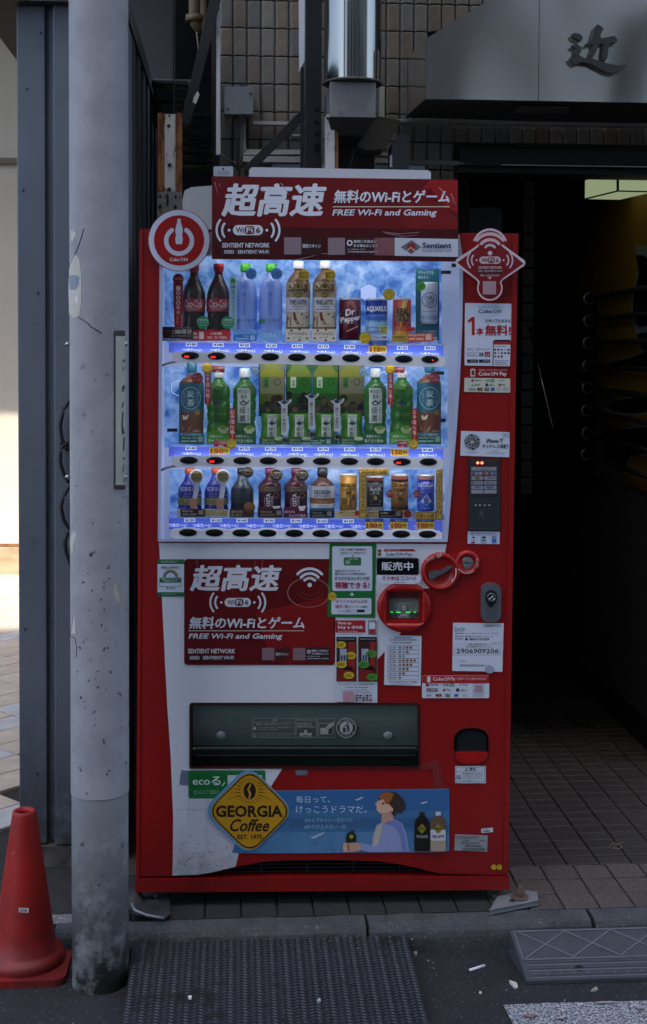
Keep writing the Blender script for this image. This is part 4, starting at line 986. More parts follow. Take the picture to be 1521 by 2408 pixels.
q = PZ(1222, 2110, .018)-ao; rb = worn('rusty_bolt', '#4a3c33', '#5d4a3c', scale=40, rough=.8, bump=.5)
mb = MB(); mb.lathe([(.024, 0), (.024, .005), (.001, .005)], rb, q, 16); mb.lathe([(.015, .005), (.015, .018), (.001, .018)], rb, q, 6, smooth=False); mb.lathe([(.007, .018), (.007, .034), (.001, .034)], rb, q, 12); mb.build('bolt', ab)
sb = empty('crushed_sheet', PZ(345, 2150, 0), 'crumpled grey plastic sheet and bent bracket under the left foot of the machine', 'sheet')
so2 = Vector(sb.location); rnd = random.Random(5); gx, gy = 9, 6; vs = []; fs = []
for i in range(gx):
    for j in range(gy):
        p = PZ(300+i*12.5, 2168-j*9, 0)-so2; vs.append(p+Vector((rnd.uniform(-.004, .004), rnd.uniform(-.004, .004), .006+rnd.uniform(0, .018)+(.03 if i < 3 and j > 2 else 0))))
        if i and j: a = i*gy+j; fs.append((a-gy-1, a-1, a, a-gy))
mb = MB(); mb.add(vs, fs, worn('grey_sheet', '#1f2021', '#343637', scale=12, rough=.5), True); mb.build('folded_sheet', sb)
mb = MB(); mb.tube([PZ(310, 2125, .03)-so2, PZ(318, 2140, .035)-so2, PZ(345, 2152, .03)-so2, PZ(385, 2158, .015)-so2], .004, gvm, 8); mb.build('rod', sb)

# ================================================================== VENDING MACHINE
vm = empty('vending_machine', label='red and white drinks vending machine with a lit blue display window and many stickers', cat='vending machine', M=MM)
redb = worn('red_enamel', '#9a0f0d', '#920e0c', scale=2.2, rough=.34, bump=.03, bscale=240, r2=.42, grad=(-.0, .30, '#741010'))  # enamel turns a darker red in patches towards the foot
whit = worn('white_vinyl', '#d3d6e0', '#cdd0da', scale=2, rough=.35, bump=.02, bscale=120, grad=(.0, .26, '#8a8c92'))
blk_ = C('#0b0c0d', .5); dkg = C('#1b1e20', .35); whp2 = C('#d6d9e4', .3)
def slabpx(name, pts, d0, d1, m, parent=vm, holes=(), bev=0, dref=None):
    """plate between d0 (front, towards the street) and d1, outlined in plan units"""
    dr = d0 if dref is None else dref
    mb = MB(); mb.slab(mpl(pts, dr)[::-1], -d0, -d1, m, [mpl(h, dr) for h in holes]); return mb.build(name, parent, bev)
def P2(d, parent=None, name='print', **k): return Pr(d, **k)
BODY = [(329, 537), (1219, 549), (1196, 2060), (319, 2062)]
# cabinet behind the door
mb = MB(); bl_ = MP(319, 2062); br_ = MP(1196, 2060); tl_ = MP(329, 537); tr_ = MP(1219, 549)
HW = (br_[0]-bl_[0]); print('machine', bl_, br_, tl_, tr_)
xa, xb = bl_[0], br_[0]; zb0, zt0 = (bl_[1]+br_[1])/2, (tl_[1]+tr_[1])/2
mb.box((xa+.004, .15, zb0), (xb-.004, .70, zt0-.012), redb); mb.build('cabinet', vm, .006)
mb = MB(); mb.box((xa+.006, .15, zt0-.0115), (xb-.006, .70, zt0-.004), C('#8f9194', .5)); mb.build('top_sheet', vm)
# door sheet
WIN = [(380, 600), (1088, 606), (1086, 760), (1080, 900), (1072, 1020), (1060, 1160), (1051, 1273), (373, 1271)]
PICK = rr(447, 1655, 986, 1805, 6, 3)
COINR = [(1068, 1742), (1071, 1728), (1080, 1718), (1095, 1713), (1108, 1712), (1122, 1713), (1137, 1718), (1146, 1728), (1149, 1742), (1148, 1780), (1138, 1791), (1120, 1796), (1097, 1796), (1078, 1791), (1069, 1780)]
VENT = [(1192, 2057), (1040, 2054), (1010, 2048), (978, 2039), (930, 2030), (888, 2024), (776, 2021), (670, 2022), (615, 2026), (554, 2038), (500, 2051), (466, 2057), (405, 2059), (322, 2060)]
DOOR = [(329, 538), (1219, 549)]+VENT
NOTE = rr(907, 1387, 992, 1463, 3, 2)
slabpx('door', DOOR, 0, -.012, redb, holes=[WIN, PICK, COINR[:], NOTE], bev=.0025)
E_ = [('door_edge', [(1205, 549), (1218, 549), (1195, 2054), (1183, 2054)], .004)]
for nm, pts, d in E_: slabpx(nm, pts, d, -.003, redb, bev=.003)
slabpx('door_edge', [(320, 2058), (329, 538), (336, 538), (328, 2058)], .004, -.003, redb, bev=.003)
mb = MB(); mb.box((xa+.0, .013, zb0+.006), (xa+.03, .149, zt0-.002), redb); mb.box((xb-.03, .013, zb0+.006), (xb, .149, zt0-.002), redb); mb.box((xa+.03, .013, zt0-.03), (xb-.03, .149, zt0-.002), redb); mb.build('door_frame', vm, .003)
# grille seen through the arch, plinth, feet
gm = C('#101112', .5)
mb = MB(); g0 = MP(330, 2062); g1 = MP(1190, 2000)
mb.box((g0[0], .055, g0[1]), (g1[0], .06, g1[1]), C('#060606', .8)); grl = mb.build('grille', vm)
for i in range(7):
    mb = MB(); z = MP(700, 2058-i*8.5)[1]; mb.box((g0[0], .026, z), (g1[0], .05, z+.0032), gm); mb.build('slat', grl)
for px_ in (500, 612, 720, 830, 940, 1040):
    mb = MB(); x = MP(px_, 2050)[0]; mb.box((x, .022, g0[1]), (x+.005, .0255, g1[1]), gm); mb.build('slat', grl)
slabpx('plinth', [(319, 2066), (1197, 2060), (1197, 2092), (319, 2098)], .004, -.60, redb, bev=.004)
for x, y in ((371, 2140), (1164, 2132)):
    mb = MB(); p = MP(x, 2098, -.03); q = MP(x, y, -.03); mb.lathe([(.009, q[1]-.002), (.009, p[1])], C('#6f7170', .4, .7), (p[0], .03, 0), 12); mb.lathe([(.001, q[1]-.004), (.026, q[1]-.004), (.024, q[1]+.002), (.01, q[1]+.008)], C('#5a5b5b', .5, .6), (p[0], .03, 0), 18); mb.build('foot', vm)
for x in (-.42, .42):
    mb = MB(); mb.lathe([(.009, -.02), (.009, .06)], C('#5a5b5b', .5, .6), (x, .6, 0), 10); mb.build('foot', vm)
# white swoosh vinyl
WH = [(373.8, 1276), (1050, 1279), (1045, 1305), (1030, 1350), (1018, 1374), (1008, 1383), (905, 1383), (905, 1466), (955, 1468), (944, 1486), (915, 1519), (888, 1550), (840, 1600), (800, 1642), (760, 1690), (740, 1715)]
WHL = [(740, 1808), (661, 1811), (633, 1855), (600, 1910), (575, 1960), (562, 2003), (554, 2037), (500, 2050), (466, 2056), (405.5, 2058), (406.5, 1990), (407, 1920), (401.5, 1783), (396, 1700), (393.8, 1669), (388, 1560), (382, 1434), (378, 1350)]
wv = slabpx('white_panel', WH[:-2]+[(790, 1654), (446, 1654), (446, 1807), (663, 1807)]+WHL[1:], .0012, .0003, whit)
pr = P2(.0022)
pr.lines(415, 1900, 560, 1905, 1, C('#a9abb2', .5), .3)
for k in range(120):                                        # scuffs and grime low on the white
    rnd = random.Random(k); x = rnd.uniform(408, 550); y = 2055-abs(rnd.gauss(0, 60)); s_ = rnd.uniform(.5, 2.2)
    if y > 2046-(x-480)*.12: continue
    if x > 560-(y-2003)*.2: continue
    a = rnd.uniform(0, 3.1); pr.poly([(x+s_*2*math.cos(a), y+s_*2*math.sin(a)), (x-s_*.4*math.sin(a), y+s_*.4*math.cos(a)), (x-s_*2*math.cos(a), y-s_*2*math.sin(a)), (x+s_*.4*math.sin(a), y-s_*.4*math.cos(a))][::(1 if k % 2 else -1)], C('#4a4c55', .7))
pr.build(wv, 'scuffs')['kind'] = 'stuff'

# ---------------------------------------------------------------- display window
CAV = .135
ice = bpy.data.materials.new('backlit_ice_poster'); ice.use_nodes = True; t = ice.node_tree; L = t.links.new; b = t.nodes['Principled BSDF']
tc = N(t, 'ShaderNodeTexCoord'); n1 = N(t, 'ShaderNodeTexNoise', Scale=10, Detail=9, Roughness=.75, Distortion=2.2); L(tc.outputs['Object'], n1.inputs['Vector'])
v1 = N(t, 'ShaderNodeTexVoronoi', Scale=24, feature='F1'); 
n2 = N(t, 'ShaderNodeTexNoise', Scale=20, Detail=5, Roughness=.6); L(tc.outputs['Object'], n2.inputs['Vector'])
mxv = N(t, 'ShaderNodeMixRGB'); mxv.inputs[0].default_value = .06; L(tc.outputs['Object'], mxv.inputs[1]); L(n2.outputs['Color'], mxv.inputs[2]); L(mxv.outputs[0], v1.inputs['Vector'])
def math2(op, a, b_):
    n = N(t, 'ShaderNodeMath', operation=op)
    for i, x in enumerate((a, b_)):
        if isinstance(x, (int, float)): n.inputs[i].default_value = x
        else: L(x, n.inputs[i])
    return n.outputs[0]
v2 = N(t, 'ShaderNodeTexVoronoi', Scale=46, feature='F1'); L(mxv.outputs[0], v2.inputs['Vector'])
s1 = N(t, 'ShaderNodeSeparateColor'); L(v1.outputs['Color'], s1.inputs[0]); s2_ = N(t, 'ShaderNodeSeparateColor'); L(v2.outputs['Color'], s2_.inputs[0])
f_ = math2('ADD', math2('MULTIPLY', n1.outputs['Fac'], .70), math2('MULTIPLY', v1.outputs['Distance'], .28))
f_ = math2('ADD', f_, math2('ADD', math2('MULTIPLY', s1.outputs[0], .13), math2('MULTIPLY', s2_.outputs[1], .10))); f_ = math2('SUBTRACT', f_, .07)
cr = N(t, 'ShaderNodeValToRGB'); els = cr.color_ramp.elements
els[0].position = .36; els[0].color = hx('#2c5aa6'); els[1].position = .78; els[1].color = hx('#c0d2f2')
e = els.new(.47); e.color = hx('#5684c6'); e = els.new(.56); e.color = hx('#78a0d8'); e = els.new(.64); e.color = hx('#90b2e2')
L(f_, cr.inputs[0]); L(cr.outputs[0], b.inputs['Base Color']); L(cr.outputs[0], b.inputs['Emission Color']); b.inputs['Emission Strength'].default_value = .50*KE; b.inputs['Roughness'].default_value = .4
sp = N(t, 'ShaderNodeSeparateXYZ'); L(tc.outputs['Object'], sp.inputs[0])
disp = empty('display_case', M=None); disp.parent = vm; disp.empty_display_size = .02
def dslab(name, pts, d0, d1, m, holes=(), bev=0): return slabpx(name, pts, d0, d1, m, disp, holes, bev)
backm = E('#9daccc', .34)
dslab('back_panel', [(360, 590), (1100, 590), (1100, 1285), (360, 1285)], -CAV, -CAV-.01, backm)
for y0, y1, x0_, x1_ in ((585, 810, 386, 1038), (862, 1052, 384, 1052), (1104, 1222, 400, 1045)):
    dslab('ice_poster', [(x0_, y0), (x1_, y0), (x1_, y1), (x0_, y1)], -CAV+.002, -CAV+.0005, ice)
wallm = C('#c9cfe4', .4)
mb = MB(); wl0 = MP(366, 1285, -.07); wl1 = MP(1096, 590, -.07)
mb.box((wl0[0]-.004, .0125, wl0[1]-.01), (wl1[0]+.01, CAV, wl0[1]-.003), wallm); mb.box((wl0[0]-.01, .0125, wl0[1]-.003), (wl0[0]-.004, CAV, wl1[1]), wallm)
mb.box((wl1[0]+.004, .0125, wl0[1]-.003), (wl1[0]+.01, CAV, wl1[1]), wallm); mb.box((wl0[0]-.004, .0125, wl1[1]), (wl1[0]+.004, CAV, wl1[1]+.006), wallm); mb.build('lining', disp)
# light tubes: behind the top edge and below each button rail
tube = E('#f4f3f0', 11)
def lbar(y, d, hh=.010):
    a = MP(412 if y > 700 else 520, y, d); c = MP(1036, y, d); mb = MB(); mb.box((a[0], -d, a[1]-hh), (c[0], -d+.0052, a[1]), tube); mb.build('light_tube', disp)
lbar(592, -.008, .012); lbar(840, -.0088, .007); lbar(1085, -.0088, .007)
# clear window sheet with a thin bright rim
glass = glassy(); rimm = C('#b3bdd8', .2)
gp_ = Pr(.0055); gp_.poly([(378, 600), (1086, 606), (1084, 760), (1078, 900), (1070, 1020), (1058, 1160), (1049, 1272), (372, 1270)][::-1], glass); gp_.build(disp, 'window_pane')
IN = [(383, 600), (1081, 606), (1079, 760), (1074, 900), (1066, 1020), (1053, 1160), (1044, 1267), (377, 1266)]
OUT = [(375, 600), (1089, 606), (1087, 760), (1081, 900), (1073, 1020), (1061, 1160), (1052, 1274), (371, 1273)]
slabpx('window_rim', OUT, .008, .001, rimm, disp, [IN], bev=.0015)
slabpx('latch', [(1062, 619), (1072, 620), (1072, 628), (1062, 628)], .0095, .006, blk_, disp)
# side margins of the inside, frosted white
for pts in ([(375, 608), (386, 608), (386, 1268), (372, 1268)],):
    dslab('side_margin', pts, -.10, -.104, E('#a9b4dc', .45))
# odd blue blocks and tabs on the posters
pr = Pr(-CAV+.004)
hexc = C('#9fb4e6', .4)
hx_ = E('#cfdaf5', .6)
for cx, cy, r in ((1145-640, 690, 0),):
    pass
pr.poly([(866+1, 668+0), (884, 678), (884, 700), (866, 711), (848, 700), (848, 678)][::-1], E('#a9bce8', .62))
for cx, cy, r in ((420, 912, 19), (902, 890, 17)):
    pts_o = [(cx+r*math.cos(R(30+60*k)), cy+r*math.sin(R(30+60*k))) for k in range(6)]
    for k in range(6):
        a, b_ = pts_o[k], pts_o[(k+1) % 6]; dx, dy = (b_[0]-a[0]), (b_[1]-a[1]); l_ = math.hypot(dx, dy); nx_, ny_ = -dy/l_*.8, dx/l_*.8
        pr.poly([(a[0]+nx_, a[1]+ny_), (b_[0]+nx_, b_[1]+ny_), (b_[0]-nx_, b_[1]-ny_), (a[0]-nx_, a[1]-ny_)], hx_)
for x, y in ((405, 1011), (1036, 988), (1048, 640), (1032, 877)): pr.rect(x-12, y-4, x+12, y+4, '#20262f')
pr.build(disp, 'poster_marks')

# price strips and button rails (each rail carries its ten buttons)
stripb = E('#4a5ec4', .55)
tagm = E('#b9c6e6', .6)
def wavy(x0, x1, yt, yb, xs, slope):
    pts = [(x0, (yt+yb)/2-3), (x0+2, yt+4), (x0+8, yt)]
    n = 60
    for i in range(n+1):
        x = x0+10+(x1-x0-20)*i/n; dd = min(abs(x-c) for c in xs); pts.append((x, yt+slope*(x-x0)+(-2.5 if dd < 14 else (1.2 if dd > 25 else -2.5+3.7*(dd-14)/11))))
    ye = slope*(x1-x0)
    pts += [(x1-7, yt+ye+1), (x1-2, yt+ye+5), (x1, yt+ye+10), (x1-1, yb+ye-5), (x1-6, yb+ye)]+[(x0+10+(x1-x0-20)*i/6, yb+slope*(x1-x0)*i/6) for i in range(6, -1, -1)]+[(x0+2, yb-4), (x0, yb-9)]
    return pts
rows = [
    dict(sy=(806, 829), sx=(397, 1042), ry=(826, 852), rx=(405, 1047), bx=[447, 509, 572, 635, 698, 760, 825, 887, 949, 1011], by=(836, 845), lit=(0, 1, 9),
         tx=[450, 513, 575, 638, 699, 760, 822, None, 946, 1011], ty=808, pr=['¥180', '¥180', '¥120', '¥120', '¥170', '¥170', '¥130', None, '¥130', '¥210'], wx=[430, 494, 556, 620, 682, 744, 804, 861, 925, 987]),
    dict(sy=(1050, 1073), sx=(397, 1042), ry=(1071, 1096), rx=(403, 1042), bx=[444, 506, 569, 631, 694, 756, 821, 883, 945, 1007], by=(1082, 1086), lit=(1, 8),
         tx=[449, None, 574, 636, 699, 760, 822, 883, None, 1005], ty=1052, pr=['¥140', None, '¥170', '¥170', '¥170', '¥170', '¥170', '¥170', None, '¥140'], wx=[428, None, 552, 616, 678, 739, 800, 861, None, 982]),
    dict(sy=(1218, 1244), sx=(397, 1040), ry=(1243, 1266), rx=(401, 1040), bx=[442, 504, 567, 629, 692, 755, 819, 881, 943, 1005], by=(1252, 1256), lit=(),
         tx=[446, 508, 569, 633, 696, 757, 819, None, None, None], ty=1221, pr=['¥150', '¥150', '¥140', '¥190', '¥190', '¥160', '¥130', None, None, None], wx=[396, 453, 516, 577, 640, 702, 762, 824, 912, 974])]
railm = C('#fafbff', .35); btm = C('#0d0f10', .12); btr = C('#8b90a0', .3); buttons = 0
redlit = E('#ff2418', 3.2)
clearp = clearish('clear_shelf', '#e6ecff', .7, .1, '#dfe6fa')
for ri, r_ in enumerate(rows):
    (s0, s1), (x0_, x1_) = r_['sy'], r_['sx']; sl = (r_['by'][1]-r_['by'][0])/(r_['bx'][-1]-r_['bx'][0])
    st_ = slabpx('price_strip', [(x0_, s0), (x1_, s0+6), (x1_, s1+8), (x0_, s1)], -.022, -.025, stripb, disp)
    pr = Pr(-.0212)
    for wx in r_['wx']:
        if wx is None: continue
        yy = s0+14+sl*(wx-x0_)-1; 
        pr.text('つめた〜い', wx, yy-1, wx+44, yy+8, E('#cfdcff', .8), .01)
    pr.build(st_, 'lettering')
    for tx, t_ in zip(r_['tx'], r_['pr']):
        if not t_: continue
        yy = r_['ty']+sl*(tx-450); tg = slabpx('price_tag', [(tx-13, yy-3), (tx+13, yy-3), (tx+13, yy+6), (tx-13, yy+6)], -.0195, -.0202, tagm, disp)
        pr = Pr(-.0190); pr.text(t_, tx-11, yy-1.6, tx+11, yy+4.8, '#16181f', .03); pr.build(tg, 'lettering')
    slabpx('shelf', [(x0_-4, s0-4), (x1_+4, s0+2), (x1_+4, s0+5), (x0_-4, s0-.5)], -.020, -CAV+.004, clearp, disp)
    (y0, y1) = r_['ry']
    rail = slabpx('button_rail', wavy(r_['rx'][0], r_['rx'][1], y0, y1, r_['bx'], sl*.96), 0.0035, -.008, railm, disp, bev=.0016)
    for bi, x in enumerate(r_['bx']):
        y = r_['by'][0]+sl*(x-r_['bx'][0]); buttons += 1
        X, Z = MP(x, y, .004); mb = MB(); rx_, ry_ = 21.5*U, 9.2*U
        def ring(f, dd, m_): return [(X+rx_*f*math.cos(k*math.pi/12), -.0035-dd, Z+ry_*f*math.sin(k*math.pi/12)) for k in range(24)]
        A, B_, Cc, D_ = ring(1.0, 0, 0), ring(.95, .0018, 0), ring(.90, .0012, 0), ring(.55, .0022, 0)
        mb.add(A+B_, [(k, (k+1) % 24, 24+(k+1) % 24, 24+k) for k in range(24)], btr, True)
        mb.add(B_+Cc, [(k, (k+1) % 24, 24+(k+1) % 24, 24+k) for k in range(24)], btm, True)
        mb.add(Cc+D_+[(X, -.0035-.0024, Z)], [(k, (k+1) % 24, 24+(k+1) % 24, 24+k) for k in range(24)]+[(24+k, 24+(k+1) % 24, 48) for k in range(24)], btm, True)
        mb.build('button', rail)
        if bi in r_['lit']:
            pr = Pr(.0068); xx = x-8 if bi != 9 else x+6
            if bi == 9: pr.rect(xx-1.2, y+.6, xx+1.4, y+3.2, redlit)
            else:
                for k in (0, 1): pr.text('売切'[k] , xx-5+k*5.5, y+.2, xx-.6+k*5.5, y+4.6, redlit, .03)
            pr.build(rail, 'lit_sign')
print('buttons', buttons)
# grey hoses holding the cover on the left
for y in (852, 1097):
    mb = MB(); q = [MP(x, yy, -.005) for x, yy in ((414, y-2), (400, y), (388, y+4), (378, y+9))]; mb.tube([(a, .004+i*.002, b_) for i, (a, b_) in enumerate(q)], .0034, C('#aab0c4', .35), 8); mb.build('hinge_arm', disp)

# ---------------------------------------------------------------- dummy bottles and cans
DB = -.060
def vessel(name, label, cx, prof, m, base_y, group, cat='bottle', nsec=28):
    """prof: [(py, radius in plan units, material or None)] from top to bottom"""
    X, Z = MP(cx, base_y, DB)
    e = empty(name, label=label, cat=cat, group=group, M=MM @ Matrix.Translation((X, -DB, Z)))
    return e, X, Z
def body(e, X, Z, prof, m, name='body', n=28, smooth=True):
    cxp = []; zz = []
    for py, r in prof:
        h = MP(760, py, DB)[1]; zz.append((r*U*1.014, h-Z))
    # plan x slope compensation: heights measured at the vessel's own column
    mb = MB(); mb.lathe(zz[::-1], m, (0, 0, 0), n, smooth=smooth); return mb.build(name, e)
def hcorr(cx, py): return MP(cx, py, DB)[1]
def body2(e, cx, X, Z, prof, m, name='body', n=28, smooth=True, cap=True):
    z = [(r*U*1.016, hcorr(cx, py)-Z) for py, r in prof][::-1]
    if cap: z = [(.0004, z[0][1])]+z+[(.0004, z[-1][1])]
    mb = MB(); mb.lathe(z, m, (0, 0, 0), n, smooth=smooth); return mb.build(name, e)
def wide(f, h=9):
    return lambda y: max(f(y-h), f(y-h*.5), f(y), f(y+h*.5), f(y+h))
class Wrap(Pr):
    """print that lies on a vessel: rfn(py) radius in plan units"""
    def __init__(s, e, cx, X, Z, rfn, lift=.0006):
        s.e = e; s.lift = lift+.0004; s.k = 0; rfn = wide(rfn)
        def fn(x, y, d):
            px_, pz_ = MP(x, y, DB); r = rfn(y)*U*1.016+s.lift+s.k*.0004; dx = max(-r*.985, min(r*.985, (px_-X)))
            return (dx, -math.sqrt(max(r*r-dx*dx, 0)), pz_-Z)
        super().__init__(0, fn)
    def rect(s, x0, y0, x1, y1, c, nx=1):
        ny = max(1, int((y1-y0)/5)); vs = []; fs = []
        for j in range(ny+1):
            for i in range(nx+1): vs.append(s.q(x0+(x1-x0)*i/nx, y0+(y1-y0)*j/ny))
        for j in range(ny):
            for i in range(nx): a = j*(nx+1)+i; fs.append((a, a+nx+1, a+nx+2, a+1))
        s.mb.add(vs, fs, s.m(c), True); return s
    def up(s, n=1): s.k += n; return s
def flatpr(e, X, Z, d):
    def fn(x, y, dd):
        a, b_ = MP(x, y, dd); return (a-X, -dd+DB, b_-Z)
    return Pr(d, fn)
def interp(prof):
    def f(y):
        if y <= prof[0][0]: return prof[0][1]
        for (a, ra), (b_, rb_) in zip(prof, prof[1:]):
            if y <= b_: return ra+(rb_-ra)*(y-a)/max(b_-a, 1e-6)
        return prof[-1][1]
    return f
def card(e, X, Z, pts, d, m, name, th=.001):
    mb = MB(); q = [MP(x, y, d) for x, y in pts]; mb.slab([(a-X, b_-Z) for a, b_ in q][::-1], -d+DB, -d+DB+th, m); return mb.build(name, e)
DF = -.022                                                   # cards stand in front of the vessels
G1, G2, G3 = 'sample drinks on the top display shelf', 'sample drinks on the middle display shelf', 'sample drinks on the bottom display shelf'
cola = C('#1d0b07', .1, 0, .6); cola_c = worn('cola_glossy', '#200c08', '#3a1710', scale=30, rough=.12, bump=.3, bscale=60)
greenst = C('#177048', .4)
def badge(e, X, Z, cx, cy, r, m, lines, tcol, d=-.018, tilt=0, name='badge'):
    c_ = card(e, X, Z, ell(cx, cy, r, n=24), d, C(m, .4) if isinstance(m, str) else m, name); pr = flatpr(e, X, Z, d+.0006)
    if tilt: pr.rot = (cx, cy, R(tilt))
    n = len(lines); h = r*1.25/n
    for i, t_ in enumerate(lines):
        w_ = min(r*.82, len(t_)*h*.5); y0 = cy-r*.62+i*h; pr.text(t_, cx-w_, y0+h*.1, cx+w_, y0+h*.88, tcol, .015)
    pr.build(c_, 'lettering'); return c_
# top shelf: cola
for i, (cx, lab) in enumerate(((455, 'cola bottle at the left end of the top shelf, beside a tall red card'), (513, 'second cola bottle from the left on the top shelf, with a red foot card'))):
    e, X, Z = vessel('cola_bottle', lab, cx, None, None, 800, G1)
    prof = [(640, 9), (652, 11), (662, 16), (675, 22), (690, 26.5), (705, 28), (720, 27.5), (740, 25.5), (755, 25), (768, 27), (775, 28), (795, 28)]
    body2(e, cx, X, Z, prof, cola_c, 'bottle_body', 32)
    body2(e, cx, X, Z, [(620, 11.5), (623, 12.5), (634, 12.5), (635, 10.8), (641, 10.5)], C('#b5121a', .3), 'cap')
    f = interp(prof); pr = Wrap(e, cx, X, Z, f)
    pr.rect(cx-27.6, 703, cx+27.6, 733, '#b0202a', 14); lb_ = pr.build(e, 'label')
    pr = Wrap(e, cx, X, Z, f, .0014); pr.text('Coca-Cola', cx-20, 686+20, cx+21, 703+20, '#f2ecec', .0, .35)
    pr.text('ORIGINAL TASTE', cx-17, 724, cx+17, 727.5, '#e5d8d8', .0); pr.lines(cx-12, 729, cx+12, 731, 1, '#d9b9bb'); pr.build(lb_, 'lettering')
    c_ = card(e, X, Z, [(cx-29, 776), (cx-15, 774), (cx, 778), (cx+15, 774), (cx+29, 776), (cx+29, 801), (cx-29, 801)], DF, C('#c01b22', .4), 'foot_card'); pr = flatpr(e, X, Z, DF+.0006)
    if i: pr.text('この爽快感。', cx-20, 781, cx+10, 787, '#ffffff', .01); pr.text('コカ・コーラだけ。', cx-26, 790, cx+22, 797, '#ffffff', .01)
    else: pr.text('Cola', cx-14, 780, cx+8, 787, '#f3dada', .02); pr.rect(cx-18, 790, cx+10, 796, '#d8a0a2'); pr.rect(cx+13, 780, cx+24, 797, '#e3d2d2')
    pr.build(c_, 'lettering')
    badge(e, X, Z, cx+22, 758, 15, '#148a58', ['100%', 'リサイクル', 'ペット'], '#d7f2e2')
    if i == 0:
        c_ = card(e, X, Z, [(407, 665), (430, 665), (430, 769), (410, 769)], DF-.002, C('#a3171f', .4), 'tall_card')
        card(e, X, Z, ell(419, 656, 13, n=20), DF-.0015, C('#8d1820', .4), 'card_top')
        pr = flatpr(e, X, Z, DF-.0010); pr.text('Coca-Cola', 411, 651, 427, 657, '#f0dada', 0, .3); pr.vtext('1000年分', 414, 672, 424, 740, '#f6dcd6', .01); pr.vtext('のコークを', 425, 740, 429, 768, '#f0d0cc'); pr.vtext('山分け!', 415, 742, 420, 766, '#f0d0cc'); pr.build(e, 'lettering')
        c_ = card(e, X, Z, [(373, 768), (454, 768), (454, 796), (373, 796)], DF+.004, C('#241013', .4), 'wide_card'); card(e, X, Z, [(373, 797), (454, 797), (454, 801), (373, 801)], DF+.004, C('#7a0f16', .4), 'wide_card')
        pr = flatpr(e, X, Z, DF+.0050); pr.text('1000年分', 405, 773, 451, 786, '#e9e3e0', .01, .15); pr.text('のコークを山分けしよう!', 402, 787.5, 451, 792, '#d9d0cc'); pr.lines(412, 769.5, 450, 772, 1, '#bdb0ae'); pr.lines(388, 797.8, 450, 800.5, 1, '#e3b3b3')
        for k in range(8): pr.circ(379+k*4.4, 776+(k % 3), 1.8, '#6b2a20', n=8); pr.rect(377.5+k*4.4, 778, 380.5+k*4.4, 785, '#4b1b15')
        pr.circ(380, 790, 4.2, '#b9b1ad', n=12); pr.build(c_, 'lettering')
# water
wat = backlit('pale_blue_water', '#b7cdf8', .42, .12, h2='#c9dcff')
watl = C('#c9dbfa', .3)
for i, cx in enumerate((576, 636)):
    e, X, Z = vessel('water_bottle', ('clear water bottle with green cap beside the tall pale green strip', 'clear water bottle with green cap, fourth from the left on the top shelf')[i], cx, None, None, 800, G1)
    prof = [(640, 9.5), (647, 11), (655, 17), (665, 22.5), (680, 26), (700, 27.5), (730, 27.5), (750, 27.5), (770, 27), (790, 27.5), (797, 26)]
    body2(e, cx, X, Z, prof, wat, 'bottle_body', 32); body2(e, cx, X, Z, [(620, 11), (622, 12.5), (636, 12.5), (639, 12)], C('#3fae2a', .35), 'cap')
    pr = Wrap(e, cx, X, Z, interp(prof), .001)
    for k in range(6):
        a = R(60*k+30); pr.poly([(cx-1, 669), (cx-1+10*math.cos(a-.25)*.9, 669+10*math.sin(a-.25)), (cx-1+12*math.cos(a), 669+12*math.sin(a)), (cx-1+10*math.cos(a+.25)*.9, 669+10*math.sin(a+.25))][::-1], '#6f8fd6')
    for k, ch in enumerate('ILOHAS'):
        pr.rot = (cx-1, 693+k*9, R(90)); pr.text(ch, cx-5, 688.5+k*9, cx+2.5, 697.5+k*9, '#5c7fd0', .012)
    pr.rot = None; pr.text('い・ろ・は・す', cx-14, 749, cx+23, 757, '#1c4a5e', .012); pr.lines(cx-8, 759, cx+20, 763, 2, '#8aa0c0')
    for k in range(5):
        a = R(72*k-90); pr.poly([(cx-21, 755), (cx-21+5*math.cos(a-.6), 755+5*math.sin(a-.6)), (cx-21+10.5*math.cos(a), 755+10.5*math.sin(a)), (cx-21+5*math.cos(a+.6), 755+5*math.sin(a+.6))][::-1], '#3aa23c')
    pr.build(e, 'lettering')
    badge(e, X, Z, cx+14.5, 643.5, 13.5, '#5e9ae0', ['日本の', '天然水'], '#3c6fbe')
    c_ = card(e, X, Z, rr(cx-27, 775, cx+26, 801, 3, 2), DF, C('#7fb2ee', .35), 'foot_card'); pr = flatpr(e, X, Z, DF+.0006)
    if i: pr.text('天然水', cx-17, 783, cx+15, 793, '#cfe4ff', .0); pr.text('肌と地球にやさしい', cx-22, 777, cx+20, 780.5, '#5a8fd0')
    else: pr.rect(cx-28, 786, cx+28, 801, '#2f6fc4'); pr.up(); pr.text('Water', cx-4, 788, cx+10, 792, '#b8d4f6', .02); pr.rect(cx-22, 794, cx+8, 798, '#8fb8ea'); pr.rect(cx+12, 788, cx+23, 799, '#9fbfe8'); pr.text('肌と地球にやさしい', cx-24, 777, cx+20, 780.5, '#4d85c8')
    pr.build(c_, 'lettering')
    if i == 0:
        c_ = card(e, X, Z, rr(539, 650, 557, 775, 4, 2), DF-.001, C('#a9cfe6', .35), 'green_strip'); pr = flatpr(e, X, Z, DF)
        for k in range(6):
            a = R(60*k); pr.poly([(548, 660), (548+4*math.cos(a-.6), 660+4*math.sin(a-.6)), (548+8.5*math.cos(a), 660+8.5*math.sin(a)), (548+4*math.cos(a+.6), 660+4*math.sin(a+.6))][::-1], '#2f9a3a')
        pr.text('100', 543, 671, 553, 678, '#1f4a55', .02); pr.vtext('%リサイクルペットへ!', 545, 681, 552, 772, '#2c6a74', .01); pr.build(c_, 'lettering')
